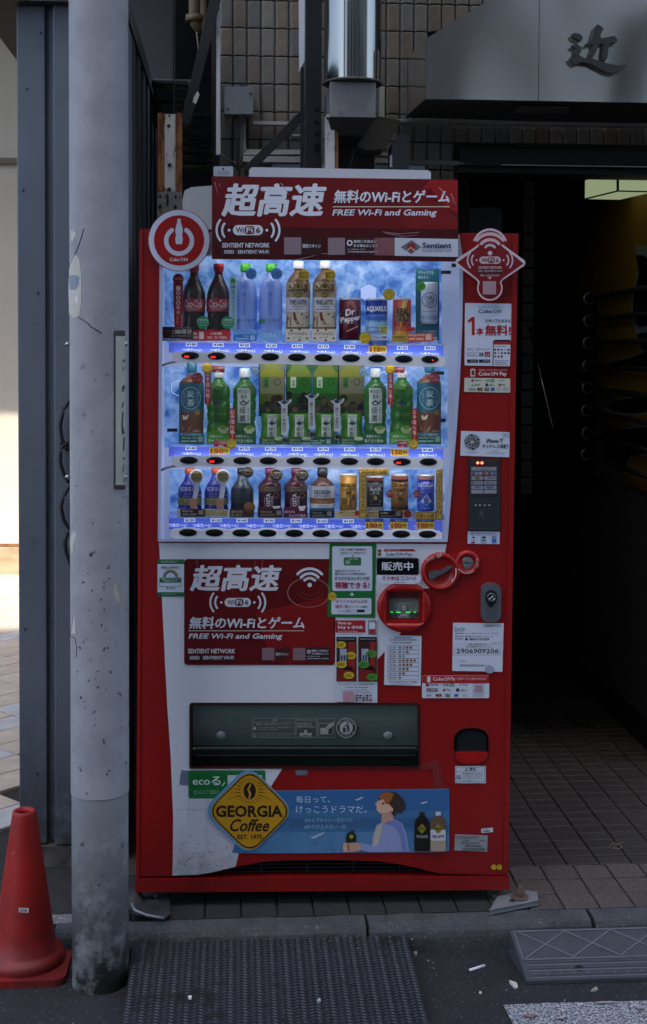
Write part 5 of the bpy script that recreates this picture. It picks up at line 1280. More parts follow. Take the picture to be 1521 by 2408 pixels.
# latte bottles
lat = worn('latte_plastic', '#5d4330', '#7a5a40', scale=26, rough=.15, bump=.2)
for i, cx in enumerate((700, 762)):
    e, X, Z = vessel('coffee_bottle', ('milky coffee bottle with cream label, fifth from the left on the top shelf', 'milky coffee bottle with cream label, just left of the dark red can')[i], cx, None, None, 800, G1)
    prof = [(630, 9), (640, 11), (646, 17), (655, 23), (665, 27), (676, 28), (700, 28), (733, 28), (772, 28), (776, 27), (797, 27)]
    body2(e, cx, X, Z, prof, lat, 'bottle_body', 32); body2(e, cx, X, Z, [(614, 11), (617, 12.5), (630, 12.5), (632, 12)], C('#dfe2ee', .3), 'cap')
    f = interp(prof); pr = Wrap(e, cx, X, Z, f); pr.rect(cx-27.6, 664, cx+27.6, 700, '#a58f72', 14); pr.rect(cx-27.6, 700, cx+27.6, 733, '#d9d8de', 14); pr.rect(cx-27.6, 733, cx+27.6, 769, '#cfc4ac', 14); pr.rect(cx-27.6, 769, cx+27.6, 773, '#7c6234', 14); lb_ = pr.build(e, 'label')
    pr = Wrap(e, cx, X, Z, f, .0013)
    pr.poly([(cx-18, 666), (cx-8, 665), (cx-2, 672), (cx-14, 676)], '#e4ded0'); pr.poly([(cx+8, 665), (cx+22, 666), (cx+24, 684), (cx+16, 690), (cx+16, 674)], '#6b3a20')
    pr.poly([(cx-27, 768), (cx-25, 745), (cx-18, 734), (cx-9, 734), (cx-16, 748), (cx-16, 768)][::-1], '#8c5f2c'); pr.poly([(cx-12, 735), (cx-6, 735), (cx-4, 748), (cx+4, 762), (cx-3, 762), (cx-10, 752)][::-1], '#7a2e1c')
    pr.up(); pr.poly([(cx, 667), (cx+5, 669), (cx+16, 682), (cx+16, 686), (cx+4, 700), (cx, 701), (cx-4, 700), (cx-16, 686), (cx-16, 682), (cx-5, 669)][::-1], '#3a2b0c')
    pr.up(); pr.poly([(cx, 669), (cx+4, 670), (cx+14.3, 682.5), (cx+14.3, 685.5), (cx+3, 698), (cx, 699), (cx-3, 698), (cx-14.3, 685.5), (cx-14.3, 682.5), (cx-4, 670)][::-1], '#a58a1c')
    pr.up(); pr.text('GEORGIA', cx-13, 681, cx+13, 686, '#1d1708', .03); pr.text('Coffee', cx-7.5, 688, cx+7.5, 693, '#1d1708', 0, .3); pr.circ(cx, 675, 2.6, '#1d1708', 3.6, 10)
    pr.text('THE LATTE', cx-20, 706, cx+20, 717, '#16130f', .02); pr.text('猿田彦珈琲 監修', cx-13, 720, cx+13, 723, '#3c3833', .01); pr.lines(cx-19, 726, cx+19, 729.5, 1, '#3c3833')
    for bx_, by_ in ((cx+9, 739), (cx+20, 746), (cx-18, 675), (cx-20, 684)): pr.circ(bx_, by_, 2.8, '#3a2a1c', 2, 10)
    pr.text('コーヒー飲料', cx-9, 762, cx+13, 766, '#5b4526', .0); pr.build(lb_, 'lettering')
    badge(e, X, Z, cx+14.5, 646, 13.2, '#d8b93c', ['飲みやすい', '味わい'], '#4d3a12')
    c_ = card(e, X, Z, [(cx-29, 776), (cx-26, 773), (cx+26, 773), (cx+29, 776), (cx+29, 803), (cx-29, 803)], DF, C('#d6d0c0', .4), 'foot_card'); pr = flatpr(e, X, Z, DF+.0006)
    pr.text('まろやかな甘さ', cx-22, 781, cx+22, 788, '#2e231a', .012); pr.text('ザ・ラテ', cx-11, 791, cx+9, 797, '#2e231a', .012)
    for bx_, by_ in ((cx-22, 795), (cx-15, 777), (cx+22, 795), (cx+4, 775), (cx+4, 800)): pr.circ(bx_, by_, 3, '#3d2a1c', 2.2, 10)
    pr.build(c_, 'lettering')
def can(cx, y0, y1, r, m, label, g, lidm='#c9ccd8', band=None, name='drink_can'):
    e, X, Z = vessel(name, label, cx, None, None, y1, g, 'can')
    body2(e, cx, X, Z, [(y0+5, r), (y1-3, r), (y1, r-2)], m if not isinstance(m, str) else C(m, .3, .15), 'can_body', 32)
    body2(e, cx, X, Z, [(y0, r-2), (y0+1, r-.5), (y0+3, r-.5), (y0+5, r)], C(lidm, .3, .3), 'lid')
    f = lambda y: r
    return e, X, Z, f
# dark red can
e, X, Z, f = can(822, 701, 800, 26, '#5d0f24', 'dark maroon soda can with white oval lettering on the top shelf', G1)
pr = Wrap(e, 822, X, Z, f, .001); pr.rot = (822, 744, R(-10)); pr.circ(820, 744, 24.5, '#d7c4ca', 17.5, 28); pr.up(); pr.circ(820, 744, 23, '#6d1129', 15.8, 28); pr.up(2)
pr.text('Dr', 811, 727, 835, 742, '#f2ecef', .04, .2); pr.text('Pepper', 797, 743, 847, 760, '#f2ecef', .035, .2); pr.rot = (822, 775, R(-24)); pr.lines(812, 773, 842, 778, 1, '#d7b9c2'); pr.rot = None; pr.build(e, 'lettering')
# blue can
e, X, Z, f = can(884, 702, 806, 26, '#a9cdf2', 'blue and white sports drink can above the yellow 110 price tag', G1)
pr = Wrap(e, 884, X, Z, f, .0008); pr.rect(859, 707, 909, 740, '#1f3fa8', 10); pr.poly([(866, 707), (880, 707), (872, 716), (862, 724)], '#5f86dc'); pr.poly([(886, 707), (900, 707), (908, 722), (908, 734), (896, 718)], '#5f86dc'); pr.rect(859, 740, 909, 753, '#5d8fe0', 10); pr.rect(859, 753, 909, 770, '#9fd0ee', 10); pr.up()
pr.text('AQUARIUS', 860, 720, 907, 735, '#f6faff', .03); pr.text('SPARKLING', 863, 744, 905, 757, '#2348b4', .02, .15); pr.rect(862, 767, 886, 773, '#b9d83a'); pr.up(); pr.text('クエン酸1,400mg', 863, 768, 885, 772, '#1f4a8c', .01); pr.lines(864, 778, 890, 784, 2, '#3c6cc0'); pr.build(e, 'lettering')
c_ = card(e, X, Z, [(858, 788), (912, 786), (912, 800), (858, 800)], DF, C('#d8e2f2', .4), 'foot_card'); pr = flatpr(e, X, Z, DF+.0006); pr.text('グレープフルーツ炭酸!', 862, 789.5, 910, 797, '#1f56a8', .015, .15); pr.rect(858, 800, 912, 806, '#3650a8'); pr.up(); pr.text('糖度制限にも', 873, 801, 900, 805, '#d9e0f4'); pr.build(c_, 'lettering')
c_ = card(e, X, Z, [(894, 766), (911, 766), (911, 784), (894, 784)], DF+.001, C('#e0de3c', .4), 'yellow_card'); pr = flatpr(e, X, Z, DF+.0016); pr.text('期間', 896, 768, 909, 774.5, '#2a3f7c', .02); pr.text('限定', 896, 776, 909, 782.5, '#2a3f7c', .02); pr.build(c_, 'lettering')
# red and gold can
e, X, Z, f = can(944, 701, 800, 22, worn('red_gold_can', '#b5281a', '#a8201a', scale=3, rough=.3), 'red and gold energy drink can with black lettering on the top shelf', G1)
pr = Wrap(e, 944, X, Z, f, .0008); pr.rect(923, 778, 965, 790, '#d9a03a', 8); pr.rect(923, 768, 965, 778, '#c8622a', 8); pr.up(); pr.poly([(946, 706), (957, 706), (946, 742), (956, 742), (934, 790), (940, 754), (930, 754)], '#e8c66a'); pr.up()
for t_, y0, y1, a, b_ in (('REAL', 725, 742, 930, 962), ('GOLD', 742, 756, 929, 962)):
    for dx, dy, c_ in ((-1, 0, '#e0b458'), (1, .6, '#e0b458'), (0, 0, '#140c08')): pr.text(t_, a+dx, y0+dy, b_+dx, y1+dy, c_, .05); pr.up()
pr.build(e, 'lettering')
c_ = card(e, X, Z, [(922, 788), (968, 786), (968, 805), (919, 805)], DF, C('#c9a63a', .4), 'foot_card'); pr = flatpr(e, X, Z, DF+.0006); pr.text('杉養蜂園認定', 924, 790, 954, 795.5, '#2c1c10', .015); pr.text('ローヤルゼリー', 926, 797, 962, 802.5, '#2c1c10', .015); pr.build(c_, 'lettering')
c_ = card(e, X, Z, [(955, 769), (976, 769), (976, 778), (955, 780)], DF+.001, C('#b7252c', .4), 'red_card'); c_ = card(e, X, Z, [(958, 784), (1019, 782), (1019, 803), (958, 805)], DF+.002, C('#c4573f', .4), 'red_card'); pr = flatpr(e, X, Z, DF+.0026)
pr.text('Energy Drink', 961, 785, 999, 791, '#f3d6cc', .02); pr.rect(961, 794, 976, 799, '#e3a892'); pr.rect(979, 794, 996, 799, '#e3a892'); pr.rect(1001, 785, 1014, 799, '#e3bcae'); pr.build(c_, 'lettering')
# teal backed white can
e, X, Z = vessel('slim_can', 'white slim can on a tall teal card at the right end of the top shelf', 1008, None, None, 792, G1, 'can')
c_ = card(e, X, Z, [(977, 640), (980, 629), (990, 630), (1003, 635), (1015, 635), (1026, 630), (1033, 632), (1033, 770), (1033, 800), (977, 804)], DF-.035, C('#1f6579', .35), 'backing_card'); pr = flatpr(e, X, Z, DF-.034); pr.text('リラックスを、', 983, 637, 1022, 645, '#b5d9e0', .01); pr.text('味わおう。', 983, 648, 1010, 656, '#b5d9e0', .01); pr.text('さっぱり!微炭酸!', 984, 776, 1026, 782, '#b5d9e0', .01); pr.text('ちょうどいい甘さ!', 984, 784, 1026, 790, '#b5d9e0', .01); pr.rect(1016, 792, 1028, 796, '#cfe4ea'); pr.rect(1016, 798, 1028, 802, '#cfe4ea'); pr.build(c_, 'lettering')
prof = [(664, 19), (668, 20.5), (755, 20), (762, 17)]; body2(e, 1007, X, Z, prof, C('#c4d2e2', .35), 'can_body', 28); pr = Wrap(e, 1007, X, Z, interp(prof), .0008); pr.rect(988, 742, 1026, 752, '#8fa9bd', 8); pr.up()
pr.arc(1008, 706, 16.5, 18, 0, 360, '#174a68', 36); pr.text('CHILL', 995.5, 696, 1020.5, 706, '#174a68', .02); pr.text('OUT', 998, 707.5, 1018, 717.5, '#174a68', .02); pr.lines(1000, 719, 1016, 721.5, 1, '#174a68'); pr.lines(992, 731, 1024, 734, 1, '#4a6d80'); pr.build(e, 'lettering')
badge(e, X, Z, 990, 673, 10.5, '#57b636', ['チルする'], '#14501c', tilt=-20)
# hanging price notices between the items, as parts of the display case
def smile(cx, cy, r, tilt=0, ribbon=None):
    c_ = slabpx('smile_badge', ell(cx, cy, r, n=24), -0.01605, -0.01640, C('#e7c531', .4), disp); pr = Pr(-0.01577)
    if tilt: pr.rot = (cx, cy, R(tilt))
    pr.arc(cx, cy, r-1.6, r-.6, 0, 360, '#4a3a10', 24); pr.text('ニコニコ', cx-9, cy-8.5, cx+9, cy-3.5, '#3a2c10', .01); pr.text('プライス', cx-9, cy-2.5, cx+9, cy+2.2, '#3a2c10', .01); pr.arc(cx, cy-1, 9.5, 10.6, 215, 325, '#3a2c10', 10); pr.build(c_, 'lettering')
smile(915, 692, 14, 40); smile(858, 794, 14, -8)
def redv(x0, y0, x1, y1, t_='お手頃価格!'):
    c_ = slabpx('red_banner', [(x0, y0), (x1, y0), (x1, y1), (x0, y1)], -0.01675, -0.01710, C('#b02018', .4), disp); pr = Pr(-0.01647); pr.vtext(t_, x0+2.5, y0+2, x1-2.5, y1-2, '#f6ece6', .01); pr.build(c_, 'lettering')
def redh(x0, y0, x1, y1):
    c_ = slabpx('red_banner', [(x0, y0), (x1, y0+1), (x1, y1+1), (x0, y1)], -0.01692, -0.01727, C('#a8221c', .4), disp); pr = Pr(-0.01668); pr.text('この自販機', x0+2, y0+2, x1-2, y0+8, '#f3e0dc', .01); pr.text('限定', x0+11, y0+10, x1-11, y0+16, '#f3e0dc', .01); pr.build(c_, 'lettering')
redv(481, 871, 496, 950); redh(497, 860, 528, 875); smile(487, 866, 12.4)
redv(538, 960, 554, 1035); redh(503, 1035, 538, 1050); smile(544, 1043, 12.4)
redv(911, 875, 925, 951); redh(927, 862, 951, 876); smile(917, 868, 12.2)
redv(968, 960, 981, 1037); redh(934, 1036, 958, 1050); smile(972, 1044, 12)
def yprice(cx, y0, t_, w_=22, blue=False):
    c_ = slabpx('yellow_price', [(cx-w_, y0), (cx+w_, y0), (cx+w_, y0+16), (cx-w_, y0+16)], -0.01762, -0.01798, C('#d4b42c', .4), disp); pr = Pr(-0.01738); pr.text(t_[:-1], cx-w_+3, y0+2.5, cx+w_-14, y0+14, '#a03018', .045); pr.text('円', cx+w_-12, y0+5, cx+w_-4, y0+13, '#5a3018', .03)
    if blue: pr.rect(cx-w_, y0-8, cx+w_, y0-.3, '#33418f'); pr.up(); pr.text('つめた〜い', cx-12, y0-6.5, cx+12, y0-1.5, '#c3cbea')
    pr.build(c_, 'lettering')
yprice(888, 813, '110円', 21, True); yprice(516, 1052, '150円', 24); yprice(939, 1055, '150円', 21); yprice(880, 1227, '100円', 21, True); yprice(938, 1227, '100円', 21, True); yprice(1000, 1227, '100円', 21, True)
def bluetag(cx, cy):
    c_ = slabpx('round_tag', ell(cx, cy, 9.5, n=20), -0.01640, -0.01675, C('#a9cbe8', .4), disp); pr = Pr(-0.01612); pr.rot = (cx, cy, R(-20)); pr.arc(cx, cy, 8.2, 9, 0, 360, '#1d4f86', 20); pr.text('おすすめ', cx-6.5, cy-1, cx+6.5, cy+4, '#1d4f86', .01); pr.arc(cx, cy-5, 2, 2.8, 200, 340, '#1d4f86', 6); pr.build(c_, 'lettering')
bluetag(600, 872); bluetag(853, 875)

# middle shelf
tea = backlit('green_tea', '#6ea03c', .35, .15, h2='#9ccf60'); teal_ = C('#4f8f3c', .4)
def barley(cx, lab, mir):
    e, X, Z = vessel('tea_bottle', lab, cx, None, None, 1043, G2); s = 29
    prof = [(880, 9), (886, 13), (890, 21), (897, 27), (905, s), (985, s), (995, s-1), (1005, s-3), (1010, s-2), (1020, s), (1041, s)]
    body2(e, cx, X, Z, prof, C('#7b4a2c', .2), 'bottle_body', 32); body2(e, cx, X, Z, [(851, 11), (854, 12), (872, 12), (876, 10)], C('#2f6d84', .35), 'cap')
    f = interp(prof); pr = Wrap(e, cx, X, Z, f); pr.rect(cx-s+.5, 899, cx+s-.5, 968, '#2c7489', 14); pr.rect(cx-s+.5, 968, cx+s-.5, 1016, '#7a4a30', 14); lb_ = pr.build(e, 'label')
    pr = Wrap(e, cx, X, Z, f, .0013); pr.arc(cx, 935, 22, 23.4, 0, 360, '#b7dae2', 36, ky=1.12); pr.text('麦', cx-9, 917, cx+9, 933, '#d6ecf0', .02); pr.text('茶', cx-9, 937, cx+9, 954, '#d6ecf0', .02); pr.vtext('香ばしい', cx-18, 922, cx-13, 948, '#b7dae2'); pr.vtext('やかんの', cx+13, 920, cx+18, 948, '#b7dae2')
    pr.poly([(cx-25, 972), (cx+14, 971), (cx+2, 1000), (cx-6, 1014), (cx-21, 1012)][::-1], '#b98a4c'); pr.up(); pr.poly([(cx-20, 975), (cx-4, 974), (cx-8, 984), (cx-18, 986)][::-1], '#e6d6b8'); pr.poly([(cx-16, 990), (cx-4, 988), (cx-12, 1004), (cx-18, 1003)][::-1], '#8a4a18'); pr.circ(cx+16, 968, 6, '#a08428', 7, 12); pr.text('600ml', cx+6, 1009, cx+22, 1014, '#cdb8a0', .01); pr.build(lb_, 'lettering')
    badge(e, X, Z, cx+14, 889, 13.5, '#8f2430', ['香ばしくて', 'すっきり'], '#e0a8a8')
    c_ = card(e, X, Z, [(cx-30, 1017), (cx+30, 1018), (cx+30, 1045), (cx-30, 1043)], DF, C('#25808f', .4), 'foot_card'); pr = flatpr(e, X, Z, DF+.0006); pr.text('たっぷり飲める', cx-25, 1018, cx+22, 1025, '#bfe4ea', .01); pr.rect(cx-28, 1024, cx+30, 1043, '#1f5f52'); pr.up(); pr.text('Barley Tea', cx-22, 1027, cx+14, 1032, '#b9dccf', .02); pr.rect(cx-24, 1035, cx-5, 1039, '#8fb8a8'); pr.rect(cx-3, 1035, cx+12, 1039, '#8fb8a8'); pr.rect(cx+16, 1026, cx+27, 1039, '#86aa9a'); pr.build(c_, 'lettering')
barley(450, 'brown barley tea bottle with blue label at the left end of the middle shelf', 0)
barley(1007, 'brown barley tea bottle with blue label at the right end of the middle shelf', 1)
def teapot(pr, cx, cy, s, c_):
    pr.circ(cx, cy, 7*s, c_, 4.6*s, 14); pr.poly([(cx-6*s, cy-3*s), (cx+6*s, cy-3*s), (cx+3*s, cy-5.5*s), (cx-3*s, cy-5.5*s)][::-1], c_); pr.poly([(cx+6*s, cy-1*s), (cx+13*s, cy-7*s), (cx+14*s, cy-5*s), (cx+7*s, cy+3*s)][::-1], c_); pr.circ(cx, cy-6*s, 1.4*s, c_, n=8); pr.poly([(cx-6*s, cy-2*s), (cx-9.5*s, cy-3.5*s), (cx-9*s, cy-1.5*s), (cx-6*s, cy+1.5*s)][::-1], c_)
def greentea(cx, lab, kind):
    e, X, Z = vessel('tea_bottle', lab, cx, None, None, 1043, G2); s = 27
    prof = [(887, 9.5), (894, 12), (900, 17), (908, 24), (916, s), (935, s), (940, s-2), (945, s), (960, s), (966, s-2), (972, s), (985, s-1), (992, s-3.5), (1000, s-1), (1006, s), (1041, s)]
    m_ = backlit('green_tea', '#4a8f34' if kind else '#3f8040', .30, .15, h2='#8fd060' if kind else '#7cc060'); body2(e, cx, X, Z, prof, m_, 'bottle_body', 32)
    body2(e, cx, X, Z, [(866, 11), (869, 12.5), (884, 12.5), (888, 12)] if not kind else [(873, 11), (876, 12.5), (886, 12.5), (889, 12)], C('#d3dce0', .3), 'cap')
    f = interp(prof); pr = Wrap(e, cx, X, Z, f)
    if not kind: pr.rect(cx-15, 911, cx+15, 993, '#ccd8cc', 8)
    lb_ = None if kind else pr.build(e, 'label'); pr = Wrap(e, cx, X, Z, f, .0013); ink = '#20403a' if not kind else '#1f4a2a'
    pr.text('香り立つ' if not kind else '茶葉の', cx-13, 915, cx+14, 923, ink, .01); pr.text('旨み' if not kind else 'あまみ', cx-(7 if not kind else 14), 926, cx+(7 if not kind else 14), 936, ink, .01)
    teapot(pr, cx-1, 947, 1.05, '#24365a'); pr.vtext('綾鷹', cx-10, 954, cx+4, 991, ink, .0); pr.vtext('あやたか', cx+8, 956, cx+13, 990, ink); pr.rect(cx+12, 903, cx+18, 914, '#5e4a38'); pr.build(lb_ or e, 'lettering')
    c_ = card(e, X, Z, [(cx-28, 1018), (cx-10, 1012), (cx+28, 1014), (cx+28, 1045), (cx-28, 1044)], DF, C('#1f5e36' if not kind else '#4c9a2c', .4), 'foot_card'); pr = flatpr(e, X, Z, DF+.0006)
    pr.text('茶葉ひらく、', cx-20, 1022, cx+14, 1029, '#dfe9d8', .01); pr.text('香り立つ旨み' if not kind else 'さわやかな', cx-24, 1032, cx+20, 1040, '#dfe9d8', .01); pr.circ(cx+12, 1008, 13, '#cfdcc4', 6, 16); pr.up(); pr.circ(cx+12, 1006, 11, '#8fae48', 4, 14); pr.poly([(cx-1, 1010), (cx+25, 1010), (cx+18, 1019), (cx+6, 1019)][::-1], '#a9bc8c'); pr.circ(cx+12, 1006, 5, '#4f7a2c', 2.4, 10); pr.build(c_, 'lettering')
greentea(513, 'light green tea bottle between the two red vertical banners on the left', 1)
greentea(574, 'green tea bottle with a white paper label left of the four boxed green bottles', 0)
greentea(881, 'green tea bottle with a white paper label right of the four boxed green bottles', 0)
greentea(943, 'light green tea bottle between the two red vertical banners on the right', 1)
# four boxed green bottles with picture cards behind them
gl4 = ('first boxed green tea bottle from the left, beside the plain white label bottle', 'second boxed green tea bottle from the left, below a teapot tag on its right', 'third boxed green tea bottle from the left, above the green tea name card', 'fourth boxed green tea bottle from the left, the rightmost with a picture card')
gcol = [('#8d9428', '#7f8460', '#5f7424'), ('#748a2c', '#2c6a2a', '#224f28'), ('#7f862a', '#2f742c', '#2a5a28'), ('#888c2c', '#7f7e66', '#5c662e')]
for i, cx in enumerate((639, 703, 765, 826)):
    e, X, Z = vessel('tea_bottle', gl4[i], cx, None, None, 1043, G2)
    a, b_, c3_ = gcol[i]; w_ = 30.5
    bc = card(e, X, Z, [(cx-w_, 853), (cx+w_, 853), (cx+w_, 978), (cx-w_, 978)], DB-.034+.0, C(b_, .3), 'picture_card'); pr = flatpr(e, X, Z, DB-.033)
    pr.poly([(cx-w_, 878), (cx-20, 868), (cx-14, 853), (cx+14, 853), (cx+20, 868), (cx+w_, 878), (cx+w_, 886), (cx-w_, 886)], a); pr.rect(cx-w_, 925, cx+w_, 950, c3_); pr.rect(cx-w_, 950, cx+w_, 978, '#3a4424')
    pr.up(); pr.rect(cx-20, 886, cx-7, 911, '#bccbb0' if i in (1, 2) else '#3f7a34'); pr.arc(cx+13, 898, 6.5, 8, 0, 360, '#22281e', 16); pr.text('×', cx-2, 896, cx+2, 900, '#2c3426'); pr.up(); pr.vtext('綾鷹', cx-17, 892, cx-10, 909, '#20382c')
    # plain dark foliage-like print in place of the picture
    rnd = random.Random(i); 
    for k in range(16): x = cx-w_+6+rnd.random()*(2*w_-12); y = 926+rnd.random()*44; pr.circ(x, y, rnd.uniform(4, 9), rnd.choice(['#1c1f18', '#2c2f24', '#5a4a36', '#191b16', '#6a5a4a', '#3a2c22']), rnd.uniform(4, 10), 9); pr.up(.3)
    pr.up(); pr.rect(cx-w_, 853, cx-w_+1.8, 978, '#141a12'); pr.rect(cx+w_-1, 853, cx+w_, 978, '#141a12'); pr.build(bc, 'lettering')
    prof = [(972, 24), (978, 26), (995, 25), (1003, 23.5), (1010, 25), (1024, 27), (1041, 27)]; m_ = backlit('bright_green_tea', '#5a9a2c', .32, .15, h2='#a4e05a'); body2(e, cx, X, Z, prof, m_, 'bottle_body', 28)
    f = interp(prof); pr = Wrap(e, cx, X, Z, f); pr.rect(cx-10, 974, cx+11, 1027, '#ccd8cc', 6); lb_ = pr.build(e, 'label'); pr = Wrap(e, cx, X, Z, f, .0013); pr.text('香り立つ', cx-8, 976, cx+9, 981, '#20403a'); pr.text('旨み', cx-4, 983, cx+5, 988, '#20403a'); teapot(pr, cx, 994, .8, '#24365a'); pr.vtext('綾鷹', cx-7, 1001, cx+3, 1025, '#20302c', .0); pr.vtext('あやたか', cx+5, 1002, cx+9, 1024, '#20302c'); pr.build(lb_, 'lettering')
    c_ = card(e, X, Z, [(cx-30, 1030), (cx, 1026), (cx+30, 1030), (cx+30, 1045), (cx-30, 1045)], DF, C('#2a5a2c' if i != 2 else '#245236', .4), 'foot_card'); pr = flatpr(e, X, Z, DF+.0006)
    if i == 2: pr.rect(cx-60, 1032, cx+22, 1044, '#1e4e36'); pr.up(); pr.text('Green Tea', cx-36, 1033.5, cx-2, 1038, '#a9ccb8', .02); pr.rect(cx-54, 1040, cx-34, 1043, '#86aa94'); pr.rect(cx-31, 1040, cx-8, 1043, '#86aa94'); pr.rect(cx+2, 1032.5, cx+12, 1042.5, '#88a897')
    else: pr.text('茶葉ひらく、', cx-22, 1032, cx+6, 1037, '#b9cca8'); pr.text('香り立つ旨み', cx-22, 1038.5, cx+8, 1043, '#b9cca8'); pr.circ(cx+17, 1031, 11, '#b4c49c', 4.5, 14)
    pr.build(c_, 'lettering')
def teatag(cx, y0, y1):
    c_ = slabpx('teapot_tag', [(cx-7, y0+12), (cx+8, y0+12), (cx+8, y1), (cx-7, y1)], -0.01535, -0.01570, C('#c9d0cf', .4), disp)
    slabpx('teapot_shape', [(cx-16, y0+4), (cx-8, y0+3), (cx-2, y0-1), (cx+4, y0+3), (cx+17, y0-2), (cx+18, y0+3), (cx+8, y0+12), (cx-7, y0+12)], -0.01535, -0.01570, C('#c9d0cf', .4), disp)
    pr = Pr(-0.01507); teapot(pr, cx, y0+6, .85, '#2c4668'); pr.vtext('綾鷹×', cx-4, y0+19, cx+4, y0+42, '#5a1f28', .01); pr.vtext('鬼滅の刃', cx-4, y0+43, cx+4, y1-6, '#5a1f28', .01); pr.circ(cx+1, y1+13, 9, '#1c211c', n=18); pr.up(); pr.arc(cx+1, y1+13, 6, 7.2, 20, 320, '#aab2a8', 14); pr.build(c_, 'lettering')
teatag(668, 940, 1022); teatag(732, 926, 1008); teatag(792, 938, 1014)

# bottom shelf
for i, cx in enumerate((446, 508)):
    e, X, Z = vessel('milk_tea_bottle', ('purple milk tea bottle at the left end of the bottom shelf', 'second purple milk tea bottle from the left on the bottom shelf')[i], cx, None, None, 1215, G3)
    prof = [(1112, 10.5), (1122, 12), (1130, 15), (1138, 21), (1148, 26), (1160, 28), (1172, 27), (1182, 25.5), (1190, 27.5), (1196, 29), (1213, 29)]
    body2(e, cx, X, Z, prof, C('#2f33a0', .25), 'bottle_body', 32); body2(e, cx, X, Z, [(1100, 11), (1103, 12.5), (1111, 12.5), (1113, 11)], C('#c4603a', .35), 'cap')
    f = interp(prof); pr = Wrap(e, cx, X, Z, f); pr.rect(cx-28.6, 1168, cx+28.6, 1184, '#8f8458', 14); lb_ = pr.build(e, 'label'); pr = Wrap(e, cx, X, Z, f, .0012)
    pr.text('紅茶花伝', cx-20, 1142, cx+15, 1152, '#dfe2f4', .0); pr.text('ロイヤル', cx-10, 1156, cx+5, 1160, '#b9bfe4'); pr.text('ミルクティー', cx-15, 1162, cx+8, 1167, '#b9bfe4'); pr.poly([(cx-12, 1131), (cx-8, 1137), (cx+4, 1137), (cx+7, 1131), (cx+1, 1134), (cx-2, 1129), (cx-6, 1134)][::-1], '#7d84c8')
    pr.poly([(cx-27, 1166), (cx-10, 1172), (cx+10, 1170), (cx+27, 1160), (cx+27, 1163), (cx+10, 1173), (cx-10, 1175), (cx-27, 1169)][::-1], '#cfc9b4'); pr.text('国産牛乳', cx-18, 1174, cx-2, 1178, '#3a3a50'); pr.text('100%', cx-14, 1179.5, cx-2, 1183, '#3a3a50'); pr.build(lb_, 'lettering')
    card(e, X, Z, [(cx+14, 1130), (cx+24, 1128), (cx+21, 1155), (cx+16, 1180), (cx+18, 1196), (cx+6, 1196), (cx+5, 1180), (cx+10, 1150)], -.024, C('#d6dae8', .3), 'milk_stream')
    card(e, X, Z, [(cx-2, 1172), (cx+19, 1172), (cx+15, 1196), (cx+2, 1196)], -.0225, C('#b98a70', .3), 'cup'); 
    card(e, X, Z, ell(cx+16, 1120, 17, n=24), -.021, C('#d3d7e6', .3), 'badge_rim'); badge(e, X, Z, cx+16, 1120, 13.5, '#8b8250', ['国産牛乳', '100%'], '#33344c', d=-.019)
    c_ = card(e, X, Z, [(cx-30, 1196), (cx+31, 1198), (cx+31, 1216), (cx-30, 1215)], DF, C('#cfd2dc', .4), 'foot_card'); pr = flatpr(e, X, Z, DF+.0006)
    if i == 0: pr.rect(cx-22, 1197, cx+37, 1215, '#33201c'); pr.up(); pr.text('Black Tea', cx-17, 1199, cx+7, 1204, '#c9bcb4', .02); pr.rect(cx-18, 1207, cx-2, 1211, '#93857c'); pr.rect(cx, 1207, cx+16, 1211, '#93857c'); pr.rect(cx+21, 1199, cx+32, 1210, '#9a8d84')
    else: pr.rect(cx-27, 1199, cx+27, 1213, '#a89a60'); pr.up(); pr.text('ミルクに本気の', cx-22, 1200, cx+14, 1206, '#e8e4d4', .0); pr.text('ミルクティー', cx-14, 1207, cx+16, 1212.5, '#e8e4d4', .0)
    pr.build(c_, 'lettering')
def squat(cx, lab, mb_, capc, capy, prof, name='coffee_bottle'):
    e, X, Z = vessel(name, lab, cx, None, None, 1216, G3); body2(e, cx, X, Z, prof, mb_ if not isinstance(mb_, str) else C(mb_, .25, .2), 'bottle_body', 32)
    body2(e, cx, X, Z, [(capy, 10.5), (capy+2, 12), (prof[0][0]-3, 12.5), (prof[0][0], 12)], C(capc, .35), 'cap'); return e, X, Z, interp(prof)
e, X, Z, f = squat(569, 'dark grey metal black coffee bottle, third from the left on the bottom shelf', worn('gunmetal_bottle', '#3b454c', '#59646a', scale=5, rough=.25, metal=.5), '#17181a', 1100, [(1114, 11), (1126, 12), (1136, 18), (1145, 25), (1155, 27), (1214, 27)])
pr = Wrap(e, 569, X, Z, f, .001); pr.text('GEORGIA', 548, 1144, 590, 1153, '#12161a', .02); pr.text('香るブラック', 550, 1156, 589, 1163, '#14181c', .01); pr.lines(556, 1167, 584, 1173, 2, '#20262a'); pr.text('コーヒー', 560, 1190, 576, 1194, '#1a2024'); pr.build(e, 'lettering')
badge(e, X, Z, 583, 1110, 13, '#3a332c', ['高級豆', 'ブレンド'], '#9a907c')
c_ = card(e, X, Z, [(540, 1196), (597, 1196), (597, 1217), (540, 1217)], DF, C('#3f2f22', .4), 'foot_card'); card(e, X, Z, ell(586, 1192, 14, 13, n=20), DF+.001, C('#6e4a2c', .4), 'cup'); card(e, X, Z, ell(586, 1190, 12, 8, n=20), DF+.0025, C('#8f6842', .3), 'coffee'); pr = flatpr(e, X, Z, DF+.0006); pr.text('淹れたてのような', 544, 1200, 570, 1206, '#d3c6b4', .01); pr.text('香り・深いコク', 544, 1208, 568, 1214, '#d3c6b4', .01); pr.build(c_, 'lettering')
